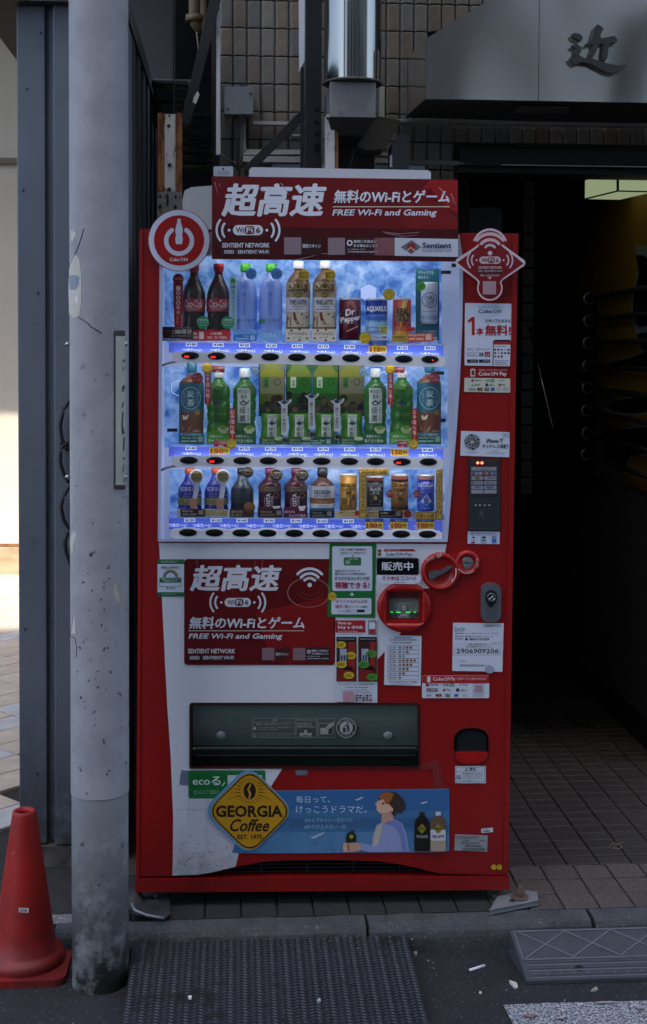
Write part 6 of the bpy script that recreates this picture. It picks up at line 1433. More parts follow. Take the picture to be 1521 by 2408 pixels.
for i, cx in enumerate((634, 695)):
    e, X, Z, f = squat(cx, ('maroon coffee bottle with brown foot card, fourth from left on the bottom shelf', 'maroon coffee bottle with a white cup pictured on its foot card, bottom shelf')[i], '#4d1a2c', '#6d1f4c', 1100, [(1114, 10.5), (1124, 12), (1130, 19), (1136, 25), (1142, 27), (1214, 27)])
    pr = Wrap(e, cx, X, Z, f, .0008); pr.rect(cx-26.6, 1140, cx+26.6, 1154, '#5c4634', 12); pr.up(); pr.text('PREMIUM LATTE', cx-11, 1142, cx+11, 1145, '#c9b08c', .01); pr.text('プレミアムラテ', cx-13, 1147, cx+13, 1151, '#c9b08c', .01)
    pr.rot = (cx-3, 1176, R(-90)); pr.text('COSTA', cx-3-19, 1171, cx-3+19, 1181, '#e6d9de', .025); pr.rot = (cx+6, 1176, R(-90)); pr.text('COFFEE', cx+6-13, 1173.5, cx+6+13, 1178.5, '#cdbac2', .01); pr.rot = (cx-11, 1176, R(-90)); pr.lines(cx-11-14, 1174, cx-11+14, 1177, 1, '#b79aa6'); pr.rot = None; pr.arc(cx+15, 1162, 5, 6.5, 0, 360, '#8a6a50', 14); pr.build(e, 'lettering')
    card(e, X, Z, ell(cx+15, 1117, 15.5, n=24), -.021, C('#8d8458', .35), 'badge_rim'); badge(e, X, Z, cx+15, 1117, 13.5, '#33261e', ['1.3倍の', 'コーヒー豆', '使用'], '#e3d8c8', d=-.019)
    c_ = card(e, X, Z, [(cx-28, 1192), (cx+28, 1190), (cx+28, 1217), (cx-28, 1217)], DF, C('#5a1d38', .4), 'foot_card'); pr = flatpr(e, X, Z, DF+.0006)
    if i == 0: pr.rect(cx-28, 1196, cx+30, 1216, '#33221b'); pr.up(); pr.text('Cafe au Lait', cx-22, 1200, cx+5, 1205, '#b9a898', .01); pr.rect(cx-22, 1208, cx+12, 1212, '#6f5f54'); pr.rect(cx+16, 1200, cx+27, 1211, '#8f8076')
    else: pr.text('なめらかな', cx-26, 1200, cx-2, 1206, '#e8d8e0', .01); pr.text('ミルクの甘み', cx-16, 1208, cx+24, 1215, '#e8d8e0', .01); pr.poly([(cx+6, 1190), (cx+24, 1189), (cx+20, 1200), (cx+10, 1201)][::-1], '#e4e2e6')
    if i == 0: pr.poly([(cx+6, 1190), (cx+26, 1189), (cx+22, 1195), (cx+10, 1195.5)][::-1], '#e4e2e6')
    pr.build(c_, 'lettering')
e, X, Z, f = squat(757, 'white labelled latte bottle with black cap in the middle of the bottom shelf', '#5e4436', '#16181c', 1099, [(1119, 10), (1124, 12), (1129, 19), (1136, 26), (1143, 29), (1150, 30), (1204, 30), (1214, 28)])
pr = Wrap(e, 757, X, Z, f); pr.rect(727.6, 1140, 786.4, 1168, '#ccd3da', 14); pr.rect(727.6, 1168, 786.4, 1181, '#8f5a30', 14); pr.rect(727.6, 1181, 786.4, 1200, '#ccd3da', 14); lb_ = pr.build(e, 'label')
pr = Wrap(e, 757, X, Z, f, .0012); pr.text('GEORGIA', 737, 1149, 776, 1159, '#16181c', .025); pr.text('LATTE NISTA', 738, 1161, 776, 1166.5, '#2a2e34', .01); 
for k in range(5): pr.circ(747+k*5, 1170.5, 1.3, '#1a1c20', n=6)
pr.text('Cafe Latte', 749, 1173, 768, 1178, '#d6a878', .01); pr.text('贅沢な生乳の感', 746, 1184, 772, 1188, '#3a4250'); pr.text('コーヒー飲料', 746, 1191, 772, 1196, '#3a4250', .01); pr.build(lb_, 'lettering')
c_ = card(e, X, Z, [(728, 1194), (786, 1194), (786, 1217), (728, 1217)], DF, C('#3a5f78', .4), 'foot_card'); pr = flatpr(e, X, Z, DF+.0006); pr.rect(729, 1200, 785, 1217, '#17191b'); pr.up(); pr.text('Cafe au Lait', 733, 1203, 757, 1207, '#a8a8a4', .01); pr.rect(733, 1210, 765, 1214, '#5f605e'); pr.rect(769, 1202, 780, 1213, '#7c7d7b'); pr.build(c_, 'lettering')
def gcan(cx, lab, top, col, title, sub, c2, tcol, y1=1200, txt=None):
    e, X, Z, f = can(cx, top, y1, 20.5, col, lab, G3, lidm='#c3c8cf'); pr = Wrap(e, cx, X, Z, f, .0009)
    pr.text('GEORGIA', cx-18, 1134, cx+18, 1143, tcol, .02)
    for i, s_ in enumerate(sub): pr.text(s_, cx-(16 if len(s_) > 6 else 13), 1144.5+i*8, cx+(16 if len(s_) > 6 else 13), 1151.5+i*8, c2, .02 if i == 0 else .01)
    return e, X, Z, f, pr
e, X, Z, f, pr = gcan(818, 'golden coffee can on the bottom shelf, left of the vertical yellow banner', 1112, worn('gold_can', '#a87a2c', '#c09238', scale=3, rough=.3, metal=.3), '', [], '#3a2408', '#2c1a08')
pr.k = 0; pr.text('CLEAR BLEND', 801, 1145, 836, 1151, '#2c1a08', .015); pr.text('微糖', 811, 1153, 825, 1160, '#2c1a08', .02); pr.poly([(830, 1158), (836, 1174), (839, 1182), (835, 1190), (829, 1192), (823, 1189), (821, 1182), (824, 1174)][::-1], '#6a3c10'); pr.up(); pr.poly([(829, 1170), (832, 1180), (829, 1188), (825, 1183)][::-1], '#c88a30'); pr.rect(799, 1166, 819, 1184, '#c9a868'); pr.up(); pr.lines(801, 1168, 818, 1183, 3, '#3a2c14'); pr.text('コーヒー', 810, 1194, 826, 1198, '#4a3210'); pr.build(e, 'lettering')
c_ = card(e, X, Z, [(790, 1201), (845, 1199), (845, 1217), (790, 1217)], DF, C('#c9b78c', .4), 'foot_card'); pr = flatpr(e, X, Z, DF+.0006); pr.text('高級豆ブレンドの', 797, 1202, 833, 1207, '#3a2414', .01); pr.text('クリアなコク', 802, 1209, 832, 1214, '#3a2414', .01); pr.circ(839, 1206, 6, '#9a2c20', n=14); pr.build(c_, 'lettering')
e, X, Z, f, pr = gcan(881, 'black unsweetened coffee can on the bottom shelf, under the trial price banner', 1118, '#141517', '', [], '#d9dadc', '#9a9ca0')
pr.text('BLACK', 869, 1144, 894, 1152, '#e9eaec', .03); pr.rect(875, 1154, 889, 1160, '#d9dadc'); pr.up(); pr.text('無糖', 877, 1155, 887, 1159, '#141517', .02); pr.circ(881, 1168, 4.5, '#b59a58', 5.5, 12)
for k in range(4): a = R(45+90*k); pr.poly([(881+7*math.cos(a), 1168+6*math.sin(a)), (881+17*math.cos(a-.06), 1168+13*math.sin(a-.06)), (881+17*math.cos(a+.06), 1168+13*math.sin(a+.06))][::-1], '#b59a58')
pr.text('深いコクとキレ', 868, 1181, 894, 1185, '#c3c4c6'); pr.rect(861, 1189, 901, 1199, '#8f9498', 8); pr.rect(861, 1121, 901, 1128, '#8a4038', 8); pr.build(e, 'lettering')
c_ = card(e, X, Z, [(856, 1201), (902, 1200), (902, 1218), (856, 1218)], DF, C('#b9a878', .4), 'foot_card'); pr = flatpr(e, X, Z, DF+.0006); pr.text('高級豆の', 866, 1203, 888, 1208, '#3a2414', .01); pr.text('深いコクと', 862, 1210, 888, 1215, '#3a2414', .01); pr.build(c_, 'lettering')
e, X, Z, f, pr = gcan(939, 'amber coffee can with black lettering on the bottom shelf, second can from the right', 1113, worn('amber_can', '#a8752c', '#8f5f20', scale=4, rough=.3, metal=.3), '', [], '#1a1208', '#1a1208')
pr.text('GRAND', 925, 1145, 953, 1153, '#1a1208', .03); pr.rect(932, 1155, 947, 1161, '#16120c'); pr.up(); pr.text('微糖', 934, 1156, 945, 1160, '#d8c090', .02); pr.circ(938, 1170, 4, '#4a2c10', 6, 12); pr.circ(944, 1172, 3.6, '#6a4018', 5, 12); pr.text('極めたコク', 928, 1181, 950, 1185, '#2c1a0c', .01); pr.rect(919, 1188, 959, 1196, '#3a2412', 8); pr.rect(919, 1119, 959, 1125, '#a85a48', 8); pr.rect(919, 1125, 959, 1130, '#2a1a10', 8); pr.build(e, 'lettering')
badge(e, X, Z, 917, 1161, 9, '#8f2a24', ['高級豆', 'ブレンド'], '#d8a898'); c_ = card(e, X, Z, [(915, 1201), (969, 1200), (969, 1218), (915, 1218)], DF, C('#b09a68', .4), 'foot_card'); card(e, X, Z, ell(958, 1208, 9, n=14), DF+.001, C('#7a2a1c', .4), 'seal'); c_ = card(e, X, Z, [(890, 1200), (946, 1201), (946, 1218), (890, 1217)], DF+.002, C('#171310', .4), 'name_card'); pr = flatpr(e, X, Z, DF+.0026); pr.text('Coffee', 894, 1203, 912, 1208, '#b9b0a4', .02); pr.rect(894, 1211, 928, 1215, '#5a5048'); pr.rect(930, 1202, 942, 1213, '#77706a'); pr.build(c_, 'lettering')
e, X, Z, f, pr = gcan(1000, 'blue coffee can with a white mountain at the right end of the bottom shelf', 1114, '#2c3fae', '', [], '#d3daf4', '#d3daf4')
pr.text('EMERALD', 988, 1145, 1013, 1150, '#7f8cd8', .01); pr.text('MOUNTAIN', 986, 1152, 1015, 1157, '#7f8cd8', .01); pr.rect(980.5, 1178, 1019.5, 1196, '#3c62c8', 8); pr.up(); pr.poly([(983, 1182), (990, 1172), (1000, 1158), (1010, 1172), (1018, 1182), (1008, 1180), (1000, 1184), (992, 1180)][::-1], '#cfdcf2'); pr.up(); pr.poly([(1000, 1158), (1004, 1170), (1001, 1180), (997, 1172)][::-1], '#5f80d0'); pr.text('コーヒー', 994, 1190, 1010, 1194, '#d3daf4'); pr.rect(980.5, 1119, 1019.5, 1126, '#a86a68', 8); pr.build(e, 'lettering')
badge(e, X, Z, 980, 1161, 9, '#8a2434', ['売上', 'No.1'], '#d8b0b8')
# yellow trial price frames
def yv(x0, y0, x1, y1):
    c_ = slabpx('yellow_banner', [(x0, y0), (x1, y0), (x1, y1), (x0, y1)], -0.01622, -0.01657, C('#c9a94c', .4), disp); pr = Pr(-0.01598); pr.frame(x0+.8, y0+.8, x1-.8, y1-.8, '#4a1a14', 1.2); pr.vtext('スペシャルプライス', x0+3.5, y0+4, x1-3.5, y0+(y1-y0)*.80, '#4a1a14', .02); pr.text('!!', x0+4, y0+(y1-y0)*.82, x1-4, y0+(y1-y0)*.90, '#4a1a14', .02); pr.build(c_, 'lettering')
def yh(x0, y0, x1, y1):
    c_ = slabpx('yellow_banner', [(x0, y0), (x1, y0), (x1, y1), (x0, y1)], -0.01605, -0.01640, C('#c9a94c', .4), disp); pr = Pr(-0.01580); pr.frame(x0+.8, y0+.8, x1-.8, y1-.8, '#4a1a14', 1.2); pr.text('お試し価格', x0+4, y0+4, x1-5, y1-4, '#4a1a14', .02); pr.build(c_, 'lettering')
yv(844, 1101, 862, 1218); yh(862, 1101, 914, 1118); yv(1025, 1103, 1041, 1222); yh(974, 1203, 1026, 1221)

# ---------------------------------------------------------------- signs and stickers on the machine
def sticker(name, x0, y0, x1, y1, m, d=.0022, r=0, tilt=0, th=.0006, pts=None, step=.0004, bev=0):
    pts = pts or (rr(x0, y0, x1, y1, r, 4) if r else [(x0, y0), (x1, y0), (x1, y1), (x0, y1)])
    if tilt: pts = rotp(pts, (x0+x1)/2, (y0+y1)/2, tilt)
    o = slabpx(name, pts, d, d-th, C(m, .38) if isinstance(m, str) else m, bev=bev); pr = Pr(d+.0005, step=step)
    if tilt: pr.rot = ((x0+x1)/2, (y0+y1)/2, R(tilt))
    return o, pr
def wifi6(pr, cx, cy, s, c_, inner='#5a1418'):
    """the pill reading WiFi6 between two sets of waves, s = half height of the pill"""
    w_ = s*2.95
    pr.poly(rr(cx-w_, cy-s, cx+w_, cy+s, s, 6)[::-1], c_)
    for sg in (-1, 1):
        xo = cx+sg*(w_+s*.55)
        pr.poly([(xo, cy-s*.42), (xo, cy+s*.42), (xo+sg*s*.55, cy)][::sg] if sg > 0 else [(xo, cy-s*.42), (xo, cy+s*.42), (xo+sg*s*.55, cy)], c_) if False else None
        pr.circ(cx+sg*(w_+s*.75), cy, s*.28, c_, n=8)
        for r_ in (1.9, 3.0):
            a0, a1 = (-42, 42) if sg > 0 else (138, 222)
            pr.arc(cx+sg*(w_+s*.75)-sg*s*.75, cy, s*r_*1.0, s*(r_+.42), a0, a1, c_, 8)
    pr.up(); pr.poly(rr(cx-s*.62, cy-s*.80, cx+s*1.25, cy+s*.80, s*.5, 5)[::-1], inner); pr.up()
    pr.text('Wi', cx-w_*.80, cy-s*.55, cx-w_*.26, cy+s*.5, inner, .02); pr.text('Fi', cx-s*.32, cy-s*.55, cx+s*.92, cy+s*.5, c_, .02); pr.text('6', cx+s*1.55, cy-s*.58, cx+s*2.4, cy+s*.55, inner, .03)
def waves(pr, cx, cy, s, c_):
    pr.circ(cx, cy, s*.22, c_, n=14)
    for r_ in (.55, 1.02, 1.5): pr.arc(cx, cy, s*r_, s*(r_+.26), 42, 138, c_, 14, rnd=True)
film = worn('red_film_banner', '#6a1519', '#84191d', scale=2.2, rough=.16, bump=.35, bscale=9, r2=.3, contrast=(.3, .7))
def sent(pr, x0, y0, x1, y1, dark):                            # problem notice
    pass
# top banner, a free-standing card in front of the upper edge
D0 = .022
bn, pr = sticker('top_banner', 498, 413, 1077, 613, film, D0, th=.003, pts=[(498, 414), (1076, 422), (1078, 615), (498, 609)])
pr.poly([(499, 531), (1076, 540), (1077, 613), (499, 608)][::-1], C('#4a0f12', .25)); pr.poly([(1076, 424), (1076, 500), (985, 455), (1010, 423)][::-1] if False else [(1010, 423), (985, 455), (1076, 500), (1076, 424)], C('#9c1f20', .25)); pr.poly([(930, 500), (1010, 440), (1076, 520), (1076, 538), (960, 537)][::-1], C('#7c1a1c', .25))
for k in range(6): pr.rect(600+k*60, 430, 604+k*60, 530, '#922028') if False else None
pr.up()
W_ = '#e2e6f2'
pr.text('超高速', 520, 432, 768, 508, W_, .035, .18); pr.text('無料のWi-Fiとゲーム', 784, 447, 1057, 477, W_, .03, .12)
pr.rect(782, 485, 1057, 487, '#e2d9c8'); pr.text('FREE Wi-Fi and Gaming', 781, 492, 1027, 511, W_, .02, .2)
wifi6(pr, 583, 541, 12, W_)
pr.text('SENTIENT NETWORK', 522, 571, 634, 582, W_, .02); pr.rect(521, 585, 635, 599, '#3a0c10'); pr.up(); pr.text('SSID', 527, 588, 550, 596, W_, .02); pr.text('SENTIENT WI-FI', 559, 588, 631, 596, W_, .02)
pr.rect(708, 560, 756, 600, '#351012'); pr.rect(813, 560, 888, 600, '#351012'); pr.up()
pr.rect(668, 558, 708, 598, '#8f7a82'); pr.rect(771, 559, 811, 599, '#8f7a82')
pr.text('接続スキャン', 711, 573, 754, 583, W_, .01); pr.arc(822, 571, 4, 7, 0, 360, W_, 12); pr.text('接続に不具合が', 831, 564, 886, 571, W_, .01); pr.text('ある場合はこちら', 831, 574, 888, 581, W_, .01); pr.text('or please visit', 817, 584, 858, 588, W_); pr.text('www.sentient.co.jp/faq', 817, 589.5, 887, 594.5, W_, .01)
pr.poly([(928, 559), (1077, 562), (1077, 604), (928, 601)][::-1], C('#c9cedb', .3)); pr.poly([(880, 559), (928, 559), (928, 601), (880, 600)][::-1], C('#84575c', .3)); pr.up()
pr.poly([(942, 581), (968, 564), (990, 581), (967, 598)][::-1], '#6b6f7c'); pr.up(); pr.circ(967, 581, 10, '#8f2a26'); pr.up(); pr.poly([(966, 580), (978, 590), (976, 592), (966, 583), (957, 592), (955, 590)][::-1], '#d0b8b8')
pr.text('Sentient', 993, 570, 1061, 584, '#14345a', .025); pr.text('Enabling Smarter Cities', 993, 586, 1061, 593, '#4a5e78', .0)
pr.build(bn)
# crinkles along the film, their glint put into a pale colour
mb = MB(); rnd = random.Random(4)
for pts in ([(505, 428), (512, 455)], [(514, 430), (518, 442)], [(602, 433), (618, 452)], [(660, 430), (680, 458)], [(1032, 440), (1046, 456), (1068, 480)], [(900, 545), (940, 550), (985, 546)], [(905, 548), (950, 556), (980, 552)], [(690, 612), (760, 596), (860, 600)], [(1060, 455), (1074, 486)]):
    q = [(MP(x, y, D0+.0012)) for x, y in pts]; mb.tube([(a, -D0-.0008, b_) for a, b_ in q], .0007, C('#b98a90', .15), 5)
mb.build('crease_glint', bn)['kind'] = 'stuff'
# white light bar above the banner, and small plaque
slabpx('light_bar', [(592, 393), (1006, 400), (1013, 405), (1013, 424), (585, 419), (586, 399)], .012, -.02, C('#c7cbd6', .3), bev=.003)
plq, pr = sticker('plaque', 502, 391, 548, 415, '#b3bdcc', .006, r=4, th=.004); pr.circ(525, 397, 2.5, '#14161a', n=10); pr.lines(510, 402, 542, 411, 3, '#7d8896'); pr.build(plq)
slabpx('banner_bracket', [(520, 414), (530, 414), (530, 560), (520, 560)], .018, .001, C('#7d7f82', .4, .5))
slabpx('banner_bracket', [(980, 420), (990, 420), (990, 560), (980, 560)], .018, .001, C('#7d7f82', .4, .5))
# header area of the door behind badge and banner
hd, pr = sticker('header_panel', 470, 560, 500, 612, '#c5c9d6', .0022, pts=[(470, 545), (1080, 552), (1088, 604), (380, 600), (380, 590), (400, 575)])
pr.up(); pr.build(hd) if False else None
# round badge with the power symbol
rb_, pr = sticker('round_badge', 0, 0, 0, 0, '#8e1a1e', .012, th=.0015, pts=ell(421, 565, 73, 73, 56))
pr.circ(421, 565, 71.5, '#cfd5e6', n=56); pr.up(); pr.circ(421, 565, 59, C('#a51510', .3), n=56); pr.up()
pr.arc(421, 566, 25, 35.5, -236, 56, '#cfd5e6', 40, rnd=True)
pr.poly([(417.5, 514), (424.5, 514), (425, 522), (429, 536), (430, 544), (428, 552), (430, 562), (428, 574), (414, 574), (412, 562), (414, 552), (412, 544), (413, 536), (417, 522)][::-1], '#cfd5e6')
pr.text('Coke', 399, 606, 421, 614, '#e8ebf4', .012); pr.arc(427.5, 610, 3, 4, -235, 55, '#e8ebf4', 14); pr.rect(427, 604.5, 428, 610, '#e8ebf4'); pr.text('N', 433, 606, 441, 614, '#e8ebf4', .012); pr.build(rb_)
# diamond badge at the top right
PI_ = '#cfb6c0'
arcs_ = [(1152+42*math.cos(R(a)), 582-45*math.sin(R(a))) for a in range(20, 161, 10)]
shape = [(1071, 617), (1072, 610), (1122, 577), (1126, 572), (1113, 562)]+arcs_[::-1][0:]+[(1190, 562), (1181, 572), (1186, 578), (1233, 612), (1235, 619), (1232, 625), (1182, 658), (1178, 664)]+[(1151.5+30*math.cos(R(a)), 677+30*math.sin(R(a))) for a in range(-10, 191, 12)]+[(1124, 664), (1120, 658), (1074, 624)]
db_, pr = sticker('diamond_badge', 0, 0, 0, 0, '#d6c6cf', .0255, th=.0012, pts=shape)
cxs, cys = 1152, 619
def shr(pts, k=.955, kx=None): return [(cxs+(x-cxs)*(kx or k), cys+(y-cys)*k) for x, y in pts]
pr.poly(shr([(1071, 617), (1122, 579), (1128, 571), (1176, 571), (1184, 579), (1235, 619), (1182, 657), (1176, 665)]+[(1151.5+28*math.cos(R(a)), 679+28*math.sin(R(a))) for a in range(-10, 191, 14)]+[(1127, 665), (1121, 657)])[::-1], C('#7c1d22', .22)); pr.poly([(1152+39*math.cos(R(a)), 583-41*math.sin(R(a))) for a in range(22, 159, 8)]+[(1120, 575), (1184, 575)][::1], C('#9b2a2e', .22)) if True else None
pr.up(2); pr.arc(1152, 590, 40, 48, 45, 135, PI_, 18, rnd=True) if False else None
for r0, r1 in ((36.5, 44), (23, 30), (11, 17)): pr.arc(1152, 590, r0, r1, 40, 140, PI_, 18, rnd=True)
pr.circ(1152, 595, 5.5, PI_, n=14); wifi6(pr, 1152, 611.5, 8.6, PI_, '#6a1a20')
pr.text('SENTIENT NETWORK', 1125, 626, 1180, 632, '#cfbfc2', .015); pr.rect(1121, 634, 1183, 640.5, '#3c1014'); pr.up(); pr.text('SSID  SENTIENT WI-FI', 1124, 635, 1181, 639.5, '#c9b4b8', .01); pr.text('詳しくはこちらから', 1130, 644, 1174, 650, '#d3c0c3', .01)
pr.poly([(1147, 651), (1156, 651), (1151.5, 657)][::-1], '#c9b4b8'); pr.rect(1135, 661, 1166, 692, '#a98a92'); pr.build(db_)
# right hand column
st1, pr = sticker('free_drink_notice', 1093, 712, 1208, 861, '#cfd6e8', pts=[(1093, 712), (1208, 714), (1205, 861), (1092, 859)])
pr.text('おトクで楽しいコカ・コーラ公式アプリ', 1126, 720, 1177, 724, '#2c2c34'); pr.text('Coke', 1125, 727, 1156, 736, '#1c1c22', .015); pr.arc(1162.5, 732, 3, 4.2, -235, 55, '#1c1c22', 14); pr.rect(1162, 725, 1163, 732, '#1c1c22'); pr.text('N', 1169, 727, 1177, 736, '#1c1c22', .015)
pr.poly([(1099, 753), (1110, 745), (1116, 745), (1116, 788), (1109, 788), (1109, 754), (1101, 759)][::-1], '#a51e22'); pr.text('本', 1119, 770, 1137, 788, '#a51e22', .035); pr.text('無料!', 1140, 764, 1201, 789, '#a51e22', .035); pr.text('スタンプたまると', 1140, 750, 1200, 758, '#232329', .025)
pr.text('今すぐ、ダウンロード!!', 1098, 818, 1152, 824, '#26262c', .01); pr.frame(1098, 829, 1136, 837, '#1f3d55', .8); pr.text('コークオン', 1101, 831, 1117, 835.5, '#26262c', .01); pr.rect(1127, 829, 1136, 837, '#16303f'); pr.rect(1139, 827, 1152, 839, '#a03a44'); pr.up(); pr.arc(1131, 832.6, 1.4, 2.3, 0, 360, '#d5dae6', 10); pr.arc(1145.5, 833.5, 2.6, 3.6, -235, 55, '#e6e0e6', 12)
pr.rect(1098, 845, 1124, 852.5, '#14161b'); pr.rect(1126, 845, 1152, 852.5, '#14161b'); pr.up(); pr.text('App Store', 1106, 847, 1121, 850.5, '#d5dae6', .01); pr.text('Google Play', 1134, 847, 1150, 850.5, '#d5dae6', .01)
pr.poly([(1158, 860.5), (1159, 803), (1163, 798.5), (1198, 798.5), (1203, 803), (1202, 860.5)][::-1], '#1b1b22'); pr.up(); pr.poly([(1160, 860.5), (1161, 804), (1200, 804), (1199, 860.5)][::-1], '#d3d8e6'); pr.up(); pr.rect(1161, 803, 1200, 810, '#a8262c')
for i in range(13): pr.circ(1164+(i % 5)*7.8, 822+(i//5)*8, 2.8, ['#8f2430', '#24306a', '#4b8f3a', '#9fb0c4', '#24306a', '#8f2430', '#9fb0c4', '#8f2430', '#24306a', '#2a2a32', '#4b8f3a', '#8f2430', '#2a2a32'][i], n=10)
pr.lines(1162, 813, 1198, 816, 1, '#4a4e5c'); pr.lines(1164, 846, 1197, 858, 3, '#5a5e6c'); pr.build(st1)
# pay line on the red door
pl_ = Pr(.0012); pl_.text('各決済サービスがご利用いただけます!', 1126, 868, 1192, 872, '#dbc6c8', .005); pl_.text('Coke', 1125, 874, 1151, 883, '#e6dadd', .015); pl_.arc(1157, 879, 2.8, 4, -235, 55, '#e6dadd', 12); pl_.rect(1156.5, 872.5, 1157.5, 879, '#e6dadd'); pl_.text('N Pay', 1162, 874, 1191, 885, '#e6dadd', .015)
pl_.poly(rr(1106, 867, 1117, 885, 2, 3)[::-1], '#d9d2d8'); pl_.circ(1113, 877, 5, '#c9a9a0', n=12); pl_.up(); pl_.rect(1108.5, 870, 1115, 882, '#7a3430'); pl_.build(vm, 'pay_lettering')
def payrow(pr, cells, y, h):
    for kind, x0, x1, a in cells:
        if kind == 't': pr.text(a[0], x0, y, x1, y+h, a[1], .015, a[2] if len(a) > 2 else 0)
        elif kind == 'b': pr.rect(x0, y-.8, x1, y+h+.8, a[0]); pr.up(); (pr.text(a[1], x0+1.2, y+.6, x1-1.2, y+h-.6, a[2], .02) if len(a) > 1 else None); pr.up(-1)
        elif kind == 'o': pr.circ((x0+x1)/2, y+h/2, (x1-x0)/2, a[0], h/2+.5, 12)
        elif kind == 'f': pr.frame(x0, y-1, x1, y+h+1, a[0], .5); pr.text(a[1], x0+2, y+1, x1-2, y+h-1, a[0], .01)
        elif kind == 'm': pr.rect(x0, y-.5, x1, y+h+.5, '#2a2024'); pr.up(); pr.circ((x0+x1)/2-1.8, y+h/2, 2.4, '#b03a24', n=10); pr.circ((x0+x1)/2+1.8, y+h/2, 2.4, '#c2622a', n=10); pr.up(-1)
st2, pr = sticker('payment_list', 1091, 889, 1205, 923, '#c6ccbc', pts=[(1092, 888), (1205, 890), (1204, 923), (1091, 921)])
payrow(pr, [('b', 1108, 1113, ['#a03038']), ('t', 1115, 1132, ['PayPay', '#3a3a3c']), ('t', 1141, 1151, ['LINE', '#1c5a34']), ('b', 1153, 1162, ['#2f7a48', 'Pay', '#dfe8dc']), ('t', 1174, 1186, ['R Pay', '#5a5a5c'])], 892, 5)
payrow(pr, [('t', 1108, 1130, ['au PAY', '#3c3c3e', .2]), ('b', 1141, 1147, ['#4a2c34']), ('t', 1149, 1163, ['d払い', '#2a2a2c']), ('o', 1172, 1178, ['#9c2c34']), ('t', 1179, 1188, ['Pay', '#3c3c3e'])], 902, 5.5)
payrow(pr, [('t', 1102, 1118, ['VISA', '#1c3468', .2]), ('m', 1122, 1134, []), ('b', 1139, 1150, ['#1f2328', 'JCB', '#c6ccbc']), ('b', 1154, 1163, ['#33609c']), ('f', 1168, 1178, ['#7d8f98', 'D']), ('f', 1183, 1195, ['#2c3138', 'Pay'])], 912, 6); pr.build(st2)
st3, pr = sticker('scan_plate', 1083, 1013, 1202, 1074, '#ccd3e3', .0035, th=.002, pts=[(1084, 1013), (1202, 1016), (1201, 1075), (1082, 1071)])
pr.circ(1110, 1039, 19, '#14171b', n=32); pr.up(); pr.arc(1110, 1039, 4.2, 5.2, 0, 360, '#d5dbe6', 20); pr.rect(1107.5, 1037, 1112.5, 1041, '#d5dbe6'); rnd = random.Random(8)
for r_ in (7.5, 10, 12.5, 15, 17):
    a = 0
    while a < 350: l_ = rnd.uniform(12, 60); pr.arc(1110, 1039, r_, r_+1.1, a, min(a+l_, 356), '#c3c9d6', 6); a += l_+rnd.uniform(8, 22)
pr.text('マークをスキャン', 1095, 1061, 1125, 1065.5, '#22252b', .01); pr.text('iPhoneで', 1143, 1031, 1183, 1041, '#17191e', .025, .15); pr.text('タッチレス体験!', 1133, 1044, 1195, 1054, '#17191e', .02, .15); pr.text('Scan for', 1157, 1058, 1173, 1061.5, '#3c4048'); pr.text('Touchless Experience', 1144, 1063, 1187, 1067, '#3c4048'); pr.frame(1181, 1018, 1197, 1029, '#4a5058', .7); pr.text('Pay', 1188, 1021, 1195, 1026, '#2a2d33'); pr.circ(1185.5, 1023, 1.6, '#2a2d33', n=8); pr.build(st3)
# card reader
slabpx('card_reader_frame', rr(1100, 1077, 1177, 1249, 4, 3), .004, .0005, C('#5c1a1a', .4), bev=.0012)
cr_ = slabpx('card_reader', rr(1102, 1079, 1175, 1247, 4, 4), .007, .001, C('#2b3338', .32), bev=.0015)
pr = Pr(.0078); pr.poly(rr(1104.5, 1082, 1172.5, 1165, 3, 3)[::-1], '#4a3336'); pr.up(); pr.poly(rr(1106, 1084, 1171, 1164, 2, 3)[::-1], '#2c2c31'); pr.up()
for y0, y1, sp_ in ((1098, 1106, 0), (1109, 1117, 0), (1120, 1128, 1), (1131, 1139, 1), (1142, 1150, 1), (1152, 1160, 1)):
    if sp_: pr.rect(1108, y0-.4, 1136, y1, '#96929f'); pr.rect(1138, y0-.4, 1167, y1, '#96929f')
    else: pr.rect(1108, y0-.4, 1167, y1, '#96929f')
pr.up(); pr.text('キャッシュレスでお支払い', 1118, 1099, 1158, 1102, '#1c1a20', .01); pr.text('TAP to PAY', 1130, 1103, 1145, 1105.5, '#1c1a20', .01)
payrow(pr, [('b', 1111, 1115, ['#2c2c34']), ('t', 1119, 1128, ['VISA', '#23305c']), ('m', 1133, 1143, []), ('b', 1147, 1155, ['#2a2c34', 'JCB', '#96929f']), ('b', 1159, 1165, ['#3a5286'])], 1110.5, 5)
payrow(pr, [('b', 1117, 1128, ['#8a7c48', 'iD', '#2c2818']), ('t', 1147, 1165, ['楽天Edy', '#23232b'])], 1121.5, 4.5); payrow(pr, [('o', 1110, 1114, ['#2c2c34']), ('t', 1117, 1134, ['QUICPay', '#4a4a54']), ('t', 1142, 1151, ['交通系', '#2c2c34']), ('t', 1154, 1163, ['IC', '#23232b'])], 1132.5, 4.5); payrow(pr, [('t', 1116, 1130, ['nanaco', '#33333c']), ('b', 1143, 1160, ['#6f7790', 'WAON', '#35405c'])], 1143.5, 4.5)
redled = E('#ff5a3c', 6); pr.circ(1123, 1088, 3.4, redled, 3.0, 14); pr.circ(1133, 1088, 3.4, redled, 3.0, 14)
for x in (1113, 1143, 1153, 1162): pr.circ(x, 1088.5, 1.2, '#7a2c20', n=8)
pr.frame(1104, 1178, 1172, 1243, '#49535a', .8)
for x in (1116, 1126, 1137, 1148): pr.rect(x, 1186, x+4.5, 1189, '#b3b8ae')
